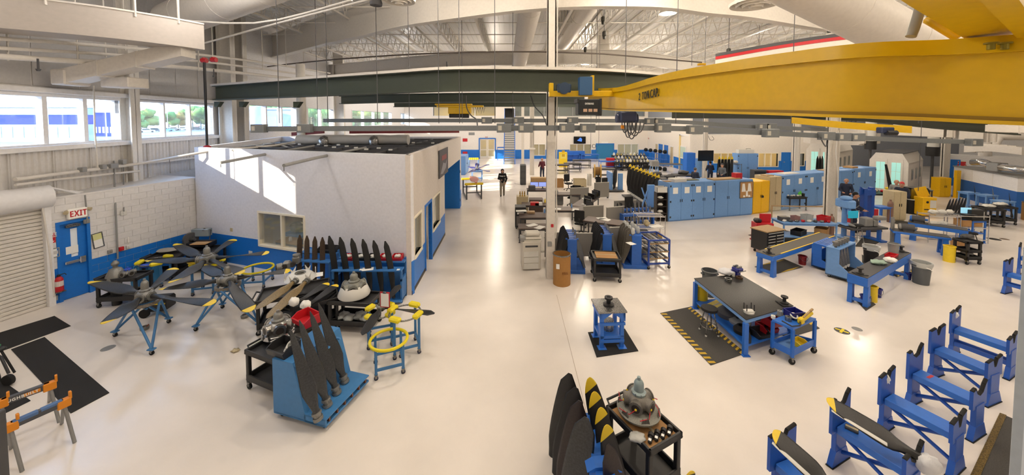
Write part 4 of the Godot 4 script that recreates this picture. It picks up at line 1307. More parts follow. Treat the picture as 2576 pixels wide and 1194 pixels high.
func stripes(o: Node3D, a: Vector3, b: Vector3, into: Vector3, w: float, n: int, h: float) -> void:
	for k in n:
		var p := a.lerp(b, (k + 0.15) / n)
		var q := a.lerp(b, (k + 0.6) / n)
		var sh := (b - a) / n * 0.35
		pt("stripe", plan([p, q, q + into * w + sh, p + into * w + sh], h, h + 0.0015), mt("tape hazard", hx("c9a421"), 0.6, 0, "paint"), o)
func legs4(o: Node3D, ps: Array, h: float, w: float, m: Material) -> void:
	for p in ps:
		pt("leg", bb(p.x - w, 0.0, p.z - w, p.x + w, h, p.z + w, 0.006).bx(p.x - w * 1.6, 0, p.z - w * 1.6, p.x + w * 1.6, 0.012, p.z + w * 1.6), m, o)
func table(called: String, label: String, t: Transform3D, l: float, w: float, h: float, m: Material, top: Material, shelf := 0.0, cat := "table", group := "") -> Node3D:
	var o := thing(called, label, cat, t, group)
	pt("table_top", bb(-l / 2, h - 0.04, -w / 2, l / 2, h, w / 2, 0.008), top, o)
	var q := []
	for sx in [-1, 1]:
		for sz in [-1, 1]:
			q.append(V(sx * (l / 2 - 0.05), 0, sz * (w / 2 - 0.05)))
	legs4(o, q, h - 0.04, 0.025, m)
	pt("apron", bb(-l / 2 + 0.04, h - 0.11, -w / 2 + 0.04, l / 2 - 0.04, h - 0.04, w / 2 - 0.04), m, o)
	if shelf > 0:
		pt("shelf", bb(-l / 2 + 0.04, shelf - 0.03, -w / 2 + 0.04, l / 2 - 0.04, shelf, w / 2 - 0.04), m, o)
	return o
func cabinet(label: String, t: Transform3D, l: float, w: float, h: float, doors: int, m: Material, opts := {}) -> Node3D:
	var o := thing(opts.get("called", "storage_cabinet"), label, "cabinet", t)
	pt("body", bb(0, 0.05, -w, l, h, -0.02, 0.004).bx(0.02, 0, -w + 0.02, l - 0.02, 0.05, -0.05), m, o)
	var dw := l / doors
	for k in doors:
		var d := pt("cabinet_door", bb(k * dw + 0.006, 0.07, -0.02, (k + 1) * dw - 0.006, h - 0.02, 0.004, 0.004), m, o)
		var hx := (k + 1) * dw - 0.05 if k % 2 == 0 else k * dw + 0.05
		pt("door_handle", bb(hx - 0.012, h * 0.5, 0.004, hx + 0.012, h * 0.5 + 0.14, 0.03, 0.006), opts.get("handle", BLACK), d)
		if opts.get("hinge", false):
			var gx := k * dw + 0.06 if k % 2 == 0 else (k + 1) * dw - 0.06
			for y in [0.12, 0.52, 0.92]:
				pt("hinge", bb(gx - 0.035, h * y - 0.045, 0.004, gx + 0.035, h * y + 0.045, 0.02, 0.006), BLACK, d)
		if opts.get("sheet", false):
			pt("notice", bb((k + 0.5) * dw - 0.14, h * 0.72, 0.004, (k + 0.5) * dw + 0.14, h * 0.88, 0.007), PAPER, d)
	return o
func carton(label: String, t: Transform3D, x: float, y: float, z: float, m: Material = null, open := true, group := "", called := "carton") -> Node3D:
	m = m if m else CARD
	var o := thing(called, label, "box", t, group)
	if open:
		var b := bb(-x / 2, 0, -z / 2, x / 2, 0.01, z / 2)
		b.bx(-x / 2, 0, -z / 2, x / 2, y, -z / 2 + 0.012).bx(-x / 2, 0, z / 2 - 0.012, x / 2, y, z / 2).bx(-x / 2, 0, -z / 2, -x / 2 + 0.012, y, z / 2).bx(x / 2 - 0.012, 0, -z / 2, x / 2, y, z / 2)
		pt("box_body", b, m, o)
		pt("rim", bb(-x / 2 - 0.008, y - 0.02, z / 2 - 0.008, x / 2 + 0.008, y + 0.004, z / 2 + 0.008).bx(-x / 2 - 0.008, y - 0.02, -z / 2 - 0.008, x / 2 + 0.008, y + 0.004, -z / 2 + 0.008), m, o)
	else:
		pt("box_body", bb(-x / 2, 0, -z / 2, x / 2, y, z / 2, 0.006), m, o)
		pt("seam", bb(-x / 2 + 0.004, y, -0.02, x / 2 - 0.004, y + 0.002, 0.02), TAN, o)
	return o
func papers(label: String, p: Vector3, w: float, d: float, deg: float, n := 2, group := "") -> void:
	var b := B.new()
	for k in n:
		var a := bb(-w / 2, 0.003 * k, -d / 2, w / 2, 0.003 * k + 0.0025, d / 2)
		b.add(a, T(V(0.02 * (k % 3), 0, 0.015 * (k % 2)), k * 7.0))
	solo("paper_sheets", label, "paper", b, PAPER, T(p, deg), group)
func lump(called: String, label: String, cat: String, p: Vector3, r: Vector3, m: Material, rough := 0.16, s := 1, group := "") -> MeshInstance3D:
	return solo(called, label, cat, B.new().ball(V(0, r.y * 0.9, 0), r, 14, rough, s), m, T(p), group)
func monitor(label: String, t: Transform3D, w: float, m: Material, group := "") -> Node3D:
	var o := thing("monitor", label, "monitor", t, group)
	var h := w * 0.58
	pt("bezel", bb(-w / 2, 0.12, -0.025, w / 2, 0.12 + h, 0.012, 0.008), BLACK, o)
	pt("screen", bb(-w / 2 + 0.015, 0.135, 0.012, w / 2 - 0.015, 0.105 + h, 0.014), m, o)
	pt("stand", bb(-0.03, 0.01, -0.06, 0.03, 0.25, -0.03).lathe([[0, 0], [0.11, 0], [0.1, 0.015], [0, 0.02]], 14), BLACK, o)
	return o
func chair(label: String, t: Transform3D, group := "") -> Node3D:
	var o := thing("office_chair", label, "chair", t, group)
	pt("seat", bb(-0.25, 0.43, -0.24, 0.25, 0.52, 0.25, 0.04), RUBBER, o)
	pt("backrest", bb(-0.23, 0.58, -0.29, 0.23, 1.1, -0.23, 0.028), RUBBER, o)
	pt("back_strut", cy(V(0, 0.45, -0.2), V(0, 0.75, -0.29), 0.03), BLACK, o)
	pt("gas_lift", cy(V(0, 0.12, 0), V(0, 0.44, 0), 0.03), DARK, o)
	for k in 5:
		var a := TAU * k / 5
		pt("base_arm", cy(V(0, 0.13, 0), V(cos(a) * 0.3, 0.08, sin(a) * 0.3), 0.022, 0.016, 6), BLACK, o)
		pt("caster", cy(V(cos(a) * 0.3 - 0.02, 0.035, sin(a) * 0.3), V(cos(a) * 0.3 + 0.02, 0.035, sin(a) * 0.3), 0.035, -1, 10), BLACK, o)
	for s in [-1, 1]:
		pt("armrest", B.new().tube([V(s * 0.26, 0.5, -0.05), V(s * 0.3, 0.62, -0.02), V(s * 0.3, 0.7, 0.0)], 0.018, 6).bx(s * 0.3 - 0.03, 0.69, -0.14, s * 0.3 + 0.03, 0.72, 0.14, 0.01), BLACK, o)
	return o
func blade_rack(label: String, t: Transform3D, w: float, l: float, h: float, base: float, m: Material, slots := 6) -> Node3D:
	var o := thing("blade_rack", label, "rack", t)
	pt("spine", bb(-w / 2, 0.12, -l, w / 2, h, 0, 0.006), m, o)
	pt("base", bb(-base / 2, 0.05, -l, base / 2, 0.1, 0.0, 0.006).bx(-base / 2, 0.0, -0.12, base / 2, 0.12, 0.02, 0.006).bx(-base / 2, 0.1, -l, -base / 2 + 0.04, 0.16, 0).bx(base / 2 - 0.04, 0.1, -l, base / 2, 0.16, 0), m, o)
	for k in slots:
		var z := -l * (k + 0.5) / slots
		pt("slot_divider", bb(-w / 2 - 0.06, h - 0.03, z - 0.02, w / 2 + 0.06, h + 0.015, z + 0.02, 0.004), m, o)
	return o
func shelf_unit(label: String, t: Transform3D, l: float, w: float, h: float, n: int, m: Material, wire := false, called := "shelf_unit", group := "") -> Node3D:
	var o := thing(called, label, "shelf", t, group)
	for sx in [-1, 1]:
		for sz in [-1, 1]:
			pt("post", cy(V(sx * l / 2, 0, sz * w / 2), V(sx * l / 2, h, sz * w / 2), 0.016, -1, 8), m, o)
	for k in n:
		var y := 0.15 + (h - 0.2) * k / maxf(1, n - 1)
		if wire:
			var b := B.new()
			for i in 9:
				b.cyl(V(-l / 2, y, -w / 2 + w * i / 8.0), V(l / 2, y, -w / 2 + w * i / 8.0), 0.005, -1, 4, false)
			b.bx(-l / 2, y - 0.03, w / 2 - 0.008, l / 2, y, w / 2 + 0.008).bx(-l / 2, y - 0.03, -w / 2 - 0.008, l / 2, y, -w / 2 + 0.008)
			pt("wire_shelf", b, m, o)
		else:
			pt("shelf", bb(-l / 2, y - 0.025, -w / 2, l / 2, y, w / 2, 0.004), m, o)
	return o
func bin(label: String, t: Transform3D, x: float, y: float, z: float, m: Material, group := "") -> Node3D:
	var o := thing("parts_bin", label, "bin", t, group)
	pt("bin_body", B.new().prism([[-z / 2, 0], [z / 2, 0], [z / 2 + 0.03, y * 0.6], [z / 2, y * 0.6], [z / 2 - 0.02, 0.02], [-z / 2 + 0.02, 0.02], [-z / 2 + 0.01, y], [-z / 2 - 0.01, y]], -x / 2, x / 2), m, o, TB(Basis(V(0, 0, 1), V(0, 1, 0), V(-1, 0, 0)), V(0, 0, 0)))
	for s in [-1, 1]:
		pt("bin_side", B.new().prism([[-z / 2, 0], [z / 2, 0], [z / 2 + 0.03, y * 0.6], [z * 0.2, y], [-z / 2 - 0.01, y]], s * x / 2 - 0.008, s * x / 2 + 0.008), m, o, TB(Basis(V(0, 0, 1), V(0, 1, 0), V(-1, 0, 0)), V(0, 0, 0)))
	return o
func bucket(label: String, p: Vector3, r: float, h: float, m: Material) -> Node3D:
	var o := barrel("bucket", label, "bucket", p, r, h, m, null, 0.85)
	var ps := []
	for k in 9:
		var a := PI * k / 8.0
		ps.append(V(cos(a) * (r + 0.01), h - 0.04 - sin(a) * 0.12, r * 0.5 + sin(a) * r * 0.55))
	pt("bail", B.new().tube(ps, 0.006, 5), STEEL, o)
	return o
func bottle_gas(label: String, p: Vector3, r: float, h: float, m: Material) -> Node3D:
	var o := thing("gas_cylinder", label, "gas cylinder", T(p))
	pt("cylinder_body", lt([[0, 0], [r, 0], [r, h * 0.8], [r * 0.85, h * 0.88], [r * 0.4, h * 0.93], [r * 0.35, h * 0.95], [0, h * 0.95]], 20), m, o)
	pt("valve_cap", lt([[r * 0.38, h * 0.93], [r * 0.42, h * 0.99], [r * 0.3, h], [0, h]], 14), m, o)
	return o

func wall_at(px: float, py: float, a: Vector3, b: Vector3, off := 0.02) -> Transform3D:
	var q := onw(px, py, a, b)
	return span(a, b) * T(V(q.x, q.y, off))
func sign_on(called: String, label: String, a: Vector3, b: Vector3, px: Array, m: Material, frame: Material = null, t := 0.015) -> Node3D:
	var r := rect(a, b, px[0], px[1], px[2], px[3])
	var o := thing(called, label, "sign", span(a, b) * T(V((r[0] + r[1]) / 2, (r[2] + r[3]) / 2, 0.014)))
	var w: float = (r[1] - r[0]) / 2
	var h: float = (r[3] - r[2]) / 2
	pt("sign_plate", bb(-w, -h, 0, w, h, t, 0.003), m, o)
	if frame:
		pt("sign_frame", bb(-w - 0.02, -h - 0.02, 0, w + 0.02, -h, t + 0.01).bx(-w - 0.02, h, 0, w + 0.02, h + 0.02, t + 0.01).bx(-w - 0.02, -h, 0, -w, h, t + 0.01).bx(w, -h, 0, w + 0.02, h, t + 0.01), frame, o)
	return o
func exit_wall() -> void:
	var tl := span(LA, LB)
	var ex := thing("exit_sign", "white box sign reading EXIT in red over the blue door", "sign", wall_at(190, 535, LA, LB))
	pt("sign_plate", bb(-0.19, -0.14, 0, 0.19, 0.14, 0.1, 0.015), mt("sign box", hx("fffdf4"), 0.4), ex)
	text("EXIT", 0.17, RED, ex, T(V(0, 0.0, 0.101)), "Droid Sans", 0.72)
	for s in [-1, 1]:
		pt("lamp_head", cy(V(s * 0.2, 0.08, 0.05), V(s * 0.25, 0.06, 0.12), 0.045, 0.05, 12), TAN, ex)
	var fs := sign_on("fire_sign", "red sign reading FIRE EXTINGUISHER with a white arrow", LA, LB, [118, 586, 139, 611], RED)
	text("FIRE", 0.08, PAPER, fs, T(V(0, 0.1, 0.016)), "Droid Sans", 0.9)
	text("EXTINGUISHER", 0.026, PAPER, fs, T(V(0, 0.03, 0.016)), "Droid Sans", 0.8)
	pt("arrow", B.new().prism([[-0.02, -0.02], [0.02, -0.02], [0.02, -0.08], [0.05, -0.08], [0, -0.14], [-0.05, -0.08], [-0.02, -0.08]], 0.015, 0.019), PAPER, fs)
	var s2 := sign_on("framed_notice", "framed white notice under the fire sign", LA, LB, [121, 626, 146, 646], PAPER, GREY)
	pt("print", bb(-0.1, -0.04, 0.015, 0.08, 0.05, 0.017), mt("print grey", hx("c9c7c4"), 0.8), s2)
	var s3 := sign_on("framed_poster", "tilted framed poster right of the blue door, yellow above white", LA, LB, [234, 586, 257, 621], PAPER, STEEL)
	s3.rotate_object_local(V(0, 0, 1), 0.1)
	pt("print", bb(-0.12, 0.02, 0.015, 0.12, 0.2, 0.017), mt("print yellow", hx("d8d796"), 0.8), s3)
	var ext := thing("fire_extinguisher", "red fire extinguisher hanging left of the blue door", "fire extinguisher", wall_at(143, 712, LA, LB, 0.1))
	pt("cylinder_body", lt([[0, -0.22], [0.075, -0.22], [0.08, -0.2], [0.08, 0.12], [0.05, 0.18], [0.025, 0.2], [0, 0.2]], 18), RED, ext)
	pt("valve", bb(-0.03, 0.19, -0.03, 0.03, 0.25, 0.03, 0.01).tube([V(0.0, 0.23, 0), V(0.1, 0.25, 0.02), V(0.13, 0.2, 0.02)], 0.012), BLACK, ext)
	pt("instruction_label", cy(V(0, -0.06, 0), V(0, 0.08, 0), 0.081, 0.081, 18, false), PLASTIC, ext)
	pt("bracket", bb(-0.09, -0.23, -0.1, 0.09, -0.2, 0.08), STEEL, ext)
	var k := 0
	for q in [[302, 625, RED, 0.06, "red fire alarm pull station on the white blocks"], [274, 632, GREY, 0.05, "grey outlet on the white blocks left of the red pull station"], [320, 620, PLASTIC, 0.05, "white outlet at the foot of a conduit beside the steel column"], [308, 535, PLASTIC, 0.07, "white switch box high on the wall right of the door"], [215, 556, GREY, 0.06, "grey junction box over the corner of the blue door"], [132, 750, GREY, 0.07, "grey junction box low beside the roller door"]]:
		var w: float = q[3]
		solo("wall_box", q[4], "electrical box", bb(-w, -w, 0, w, w, 0.06, 0.008).bx(-w * 0.4, -w * 0.5, 0.06, w * 0.4, w * 0.5, 0.075, 0.004), q[2], wall_at(q[0], q[1], LA, LB))
		k += 1
	k = 0
	for q in [[[[277, 405], [285, 520], [291, 650]], "grey conduit running down to the bell at the blue wall", GREY, 0.022], [[[290, 404], [302, 415], [306, 530]], "grey conduit curving down to the white switch box", GREY, 0.018], [[[310, 430], [318, 610]], "thin white conduit beside the steel column", STEELW, 0.018], [[[100, 515], [120, 640], [131, 745]], "thin white conduit beside the roller door's track", STEELW, 0.02], [[[208, 490], [214, 552]], "short grey conduit above the exit door", GREY, 0.018], [[[0, 466], [110, 452], [325, 430]], "upper white rail pipe along the siding above the roller door", STEELW, 0.035], [[[345, 410], [400, 405], [485, 395]], "white pipe along the siding right of the steel column", STEELW, 0.035], [[[0, 452], [120, 437], [325, 412]], "white cable tray over the rail pipe on the left wall", STEELW, 0.05], [[[205, 215], [208, 330], [216, 430]], "thin white conduit crossing the left window", STEELW, 0.02]]:
		var ps := []
		for e in q[0]:
			ps.append(wall_at(e[0], e[1], UA if e[1] < 470 else LA, UB if e[1] < 470 else LB, 0.1 if k < 5 else 0.32).origin)
		solo("wall_conduit", q[1], "pipe", B.new().tube(ps, q[3], 8), q[2])
		k += 1
	var jb := 0
	for q in [[170, 427], [223, 420], [245, 418], [254, 417], [276, 407]]:
		solo("junction_box", nth(jb) + " small grey junction box from the left on the wall's cable tray", "electrical box", bb(-0.07, -0.07, -0.04, 0.07, 0.07, 0.1, 0.01), GREY, wall_at(q[0], q[1], UA, UB, 0.34), "junction boxes on the cable tray")
		jb += 1
	var be := thing("bell_housing", "grey bell shaped housing with a knob standing behind the black cart by the exit", "hub part", T(drop(291, 690, 0.82)))
	pt("bell", lt([[0, 0.62], [0.2, 0.62], [0.22, 0.66], [0.2, 0.8], [0.12, 0.98], [0.05, 1.02], [0.05, 1.06], [0.08, 1.09], [0.08, 1.14], [0.03, 1.2], [0, 1.2]], 20), CAST, be)
	pt("pedestal", cy(V(0, 0, 0), V(0, 0.62, 0), 0.1, 0.12), BLACK, be)

func left_floor() -> void:
	var mb := mt("mat black", hx("202021"), 0.85, 0, "rubber")
	mat_on_floor("black runner mat beside the roller door", [[-30, 846], [137, 795], [178, 820], [-20, 892]])
	mat_on_floor("long black floor mat pointing at the camera on the left", [[28, 879], [112, 848], [275, 988], [178, 1040]])
	mat_on_floor("black floor mat cut off by the left edge under the rear sawhorse", [[-140, 960], [-40, 925], [77, 1008], [12, 1040]])
	for q in [[272, 875, 0.12, "grey round floor drain before the propeller stands", GREY], [2156, 827, 0.1, "grey round floor cover right of the yellow crossed one", GREY], [2500, 601, 0.2, "dark round floor cover far right", BLACK], [2527, 601, 0.14, "small brown floor cover beside the dark one", mt("cover brown", hx("6d5a4a"), 0.5)]]:
		solo("floor_drain", q[3], "drain", lt([[0, 0.004], [q[2] * 0.8, 0.004], [q[2] * 0.85, 0.006], [q[2], 0.001]], 22), q[4], T(fl(q[0], q[1])))
	var yx := thing("floor_plate", "round black floor cover crossed with yellow tape", "drain", T(fl(2118, 832)))
	pt("plate", lt([[0, 0.005], [0.14, 0.005], [0.145, 0.001]], 24), DARK, yx)
	for a in [35.0, -50.0]:
		pt("tape", bb(-0.12, 0.005, -0.025, 0.12, 0.008, 0.025), mt("tape yellow", hx("e8d414"), 0.4), yx, T(V(0, 0.001 if a > 0 else 0.002, 0), a))
	lump("debris", "crumpled scrap of tan packing lying on the open floor", "litter", fl(592, 884), V(0.07, 0.03, 0.06), TAN, 0.4, 3)
	var k := 0
	for q in [[[[25, 1062], [160, 1003]], [[188, 1113], [155, 1066]], [[56, 1186], [28, 1128]]], [[[2, 1004], [125, 960]], [[149, 1062], [124, 1010]], [[21, 1119], [-14, 1060]]]]:
		var fr := (fl(q[1][0][0], q[1][0][1]) + fl(q[1][1][0], q[1][1][1])) / 2
		var fb := (fl(q[2][0][0], q[2][0][1]) + fl(q[2][1][0], q[2][1][1])) / 2
		var h := 0.68
		var a := fl(q[0][0][0], q[0][0][1], h)
		var b := fl(q[0][1][0], q[0][1][1], h)
		var tt := span(V(a.x, 0, a.z), V(b.x, 0, b.z))
		var l := Vector2(a.x - b.x, a.z - b.z).length()
		var o := thing("sawhorse", ["front folding sawhorse with blue tape on its beam, lower left corner", "rear folding sawhorse with a bare grey beam at the left edge"][k], "sawhorse", tt)
		var orange := mt("orange", hx("e08a12"), 0.5)
		pt("crossbeam", bb(0, h - 0.1, -0.035, l, h, 0.035, 0.006), mt("sawhorse grey", hx("4b4d52"), 0.5), o)
		if k == 0:
			pt("blue_tape", bb(0.02, h - 0.04, -0.04, l * 0.5, h + 0.004, 0.04, 0.004).bx(l * 0.55, h - 0.03, -0.04, l * 0.97, h + 0.004, 0.04, 0.004), mt("painter tape", hx("4f6f9f"), 0.6), o)
		else:
			text("TOUGHBUILT", 0.045, PAPER, o, T(V(l * 0.35, h - 0.055, 0.036)))
			pt("orange_stripe", bb(l * 0.45, h - 0.08, -0.037, l * 0.8, h - 0.03, 0.037), orange, o)
		for e in [[l, fr, q[1]], [0.0, fb, q[2]]]:
			pt("end_bracket", bb(e[0] - 0.07, h - 0.13, -0.045, e[0] + 0.07, h + 0.0, 0.045, 0.01).bx(e[0] + 0.05, h - 0.03, -0.03, e[0] + 0.08, h + 0.08, 0.03, 0.006), orange, o)
			for f in e[2]:
				var p: Vector3 = tt.affine_inverse() * fl(f[0], f[1])
				pt("leg", cy(V(e[0], h - 0.08, 0), p, 0.022, -1, 4), GREY, o)
		k += 1
	var ht := thing("hand_truck", "black folding hand truck with rubber wheels at the left edge", "hand truck", T(fl(14, 968)))
	pt("frame", B.new().tube([V(-0.1, 0.08, 0), V(-0.18, 0.5, 0), V(-0.22, 0.62, 0.0), V(0.02, 0.58, 0.05), V(0.22, 0.3, 0.1)], 0.022, 8).tube([V(-0.1, 0.1, -0.2), V(-0.2, 0.62, -0.1)], 0.02), BLACK, ht)
	pt("wheel", cy(V(0.06, 0.1, -0.03), V(0.06, 0.1, 0.03), 0.1, -1, 16), RUBBER, ht)
	pt("seat_pad", bb(-0.4, 0.6, -0.15, -0.12, 0.68, 0.15, 0.03), BLACK, ht)
	pt("green_cap", bb(-0.35, 0.68, -0.1, -0.15, 0.76, 0.1, 0.03), mt("cap green", hx("1d6b45"), 0.5), ht)
	var pc := [fl(365, 742, 1.0), fl(573, 702, 1.0), fl(521, 652, 1.0)]
	var tips := [[[229, 707], [264, 813], [440, 673], [540, 762]], [[400, 727], [730, 680], [632, 782], [505, 665]], [[360, 659], [432, 615], [445, 708], [681, 632], [581, 602], [622, 683]]]
	var lb := ["nearest four bladed propeller on a blue trestle, its tips painted yellow", "four bladed propeller on the right hand blue trestle", "six bladed propeller with wide grey blades lying by the white room's wall"]
	for i in 3:
		var c: Vector3 = pc[i]
		var ts := []
		for t in tips[i]:
			ts.append(fl(t[0], t[1], 1.0 + (0.12 if i == 2 else 0.0)))
		propeller(lb[i], c, 0.17 if i < 2 else 0.2, ts, 0.3 if i < 2 else 0.3, BLADE, YEL, 0.0 if i < 2 else 0.12)
	trestle("blue tube trestle under the nearest four bladed propeller", drop(365, 742, 1.0), [fl(290, 846), fl(382, 892), fl(425, 812)], 0.87)
	trestle("blue tube trestle under the propeller right of it", drop(573, 702, 1.0), [fl(493, 832), fl(652, 826), fl(560, 775)], 0.87)
	ring_stand("blue frame with padded yellow ring under the six bladed propeller", T(drop(521, 655, 0.9), 15), 0.5, 0.82, 0.34, 5)
	var p6 := pc[2] as Vector3
	lump("pad_roll", "yellow padded roll with a pink end under a blade of the six bladed propeller", "pad", fl(482, 664, 0.9), V(0.13, 0.06, 0.06), YEL, 0.03)
	ring_stand("low blue ring stand behind the right hand trestle", T(fl(650, 715), 10), 0.55, 0.5, 0.4)
	ring_stand("blue ring stand beside the black cart, yellow ring with tabs", T(fl(392, 716), 20), 0.5, 0.72, 0.36, 3)
	var bb := bin("sky blue plastic tub on the floor behind the ring stand", T(fl(370, 716), 12), 0.5, 0.62, 0.4, mt("tub blue", hx("3f86b8"), 0.5))
	lump("blue_cap", "bright blue plastic cover resting on the sky blue tub", "cover", fl(365, 672, 0.63), V(0.17, 0.05, 0.12), mt("cap blue", hx("1f4fc4"), 0.4), 0.04)
	cart("black utility cart holding a blue capped hub, beside the exit door", T(drop(314, 690, 0.78), 6), 1.0, 0.55, 0.78)
	var h1 := thing("propeller_hub", "small cast hub with a blue cap on the cart by the exit door", "hub", T(fl(322, 692, 0.78)))
	hub(h1, V(0, 0, 0), 0.13, 5, CAST, mt("cap blue", hx("1f4fc4"), 0.4), 0.3, 0.05)
	lump("rag", "crumpled white rag on the cart by the exit door", "rag", fl(292, 692, 0.78), V(0.08, 0.04, 0.06), PAPER, 0.3, 5)
	cart("black utility cart with a folded cloth near the gas cylinders", T(drop(418, 640, 0.75), 10), 0.95, 0.6, 0.75)
	lump("cloth_bundle", "grey folded cloth on the cart near the gas cylinders", "cloth", fl(420, 632, 0.75), V(0.3, 0.05, 0.2), mt("cloth grey", hx("98948c"), 0.9, 0, "cloth"), 0.12, 8)
	bottle_gas("brown gas cylinder beside the steel column, the nearer of two", fl(378, 664), 0.13, 1.25, mt("bottle brown", hx("8a6a5a"), 0.4, 0.2, "paint"))
	bottle_gas("brown gas cylinder half hidden by the steel column", fl(363, 660), 0.12, 1.2, mt("bottle brown", hx("8a6a5a"), 0.4, 0.2, "paint"))
	cart("black low cart loaded with a small lathe in the room's corner", T(drop(502, 625, 0.7), 6), 1.25, 0.7, 0.7)
	var la := thing("bench_lathe", "small black lathe with a faceplate and clear guard in the far corner", "lathe", T(fl(502, 618, 0.7), 4))
	pt("bed", bb(-0.45, 0, -0.18, 0.45, 0.16, 0.18, 0.02), BLACK, la)
	pt("faceplate", cy(V(-0.3, 0.25, 0), V(-0.22, 0.25, 0.04), 0.22, 0.22, 20), DARK, la)
	pt("chuck", cy(V(-0.22, 0.25, 0.04), V(-0.08, 0.25, 0.08), 0.09, 0.05, 16), STEEL, la)
	pt("guard", bb(-0.3, 0.3, -0.25, 0.25, 0.55, -0.05, 0.01), mt("guard grey", hx("8d979c"), 0.2, 0.2), la)
	pt("swing_lamp", B.new().tube([V(0.2, 0.1, -0.15), V(0.28, 0.5, -0.15), V(0.1, 0.55, -0.1)], 0.015).lathe([[0.02, 0.58], [0.07, 0.5], [0, 0.52]], 12, V(0.1, 0, -0.1)), DARK, la)
	carton("flat sheet of cardboard lying on the small lathe's cart", T(fl(505, 612, 0.86), 4), 0.5, 0.02, 0.3, CARD, false)
	var dl := thing("tool_case", "black wheeled tool case under the nearest trestle", "case", T(fl(405, 785), 10))
	pt("case_body", bb(-0.24, 0.1, -0.2, 0.24, 0.42, 0.2, 0.04), BLACK, dl)
	pt("lid_strip", bb(-0.24, 0.3, 0.2, 0.24, 0.33, 0.21), YEL, dl)
	for s in [-1, 1]:
		pt("wheel", cy(V(-0.2, 0.11, s * 0.2), V(-0.2, 0.11, s * 0.26), 0.11, -1, 16), RUBBER, dl)
	for q in [[364, 828, "little metal fitting left lying between the trestle legs"], [616, 798, "small metal cup lying on the floor right of the trestle"]]:
		var f := thing("metal_fitting", q[2], "fitting", T(fl(q[0], q[1])))
		pt("cup", lt([[0, 0], [0.08, 0], [0.09, 0.06], [0.06, 0.08], [0.05, 0.02], [0, 0.02]], 14), CAST, f)
		pt("stem", cy(V(0, 0.03, 0), V(0.1, 0.12, 0), 0.015), mt("copper", hx("9b5b47"), 0.4, 0.5), f)

	solo("dark_post", "dark post cut off by the lower left corner of the picture", "post", bb(-0.06, 0, -0.05, 0.03, hy(1035, at(0, 1110, 4.2)), 0.05, 0.01), DARK, T(at(0, 1110, 4.2) * V(1, 0, 1)))
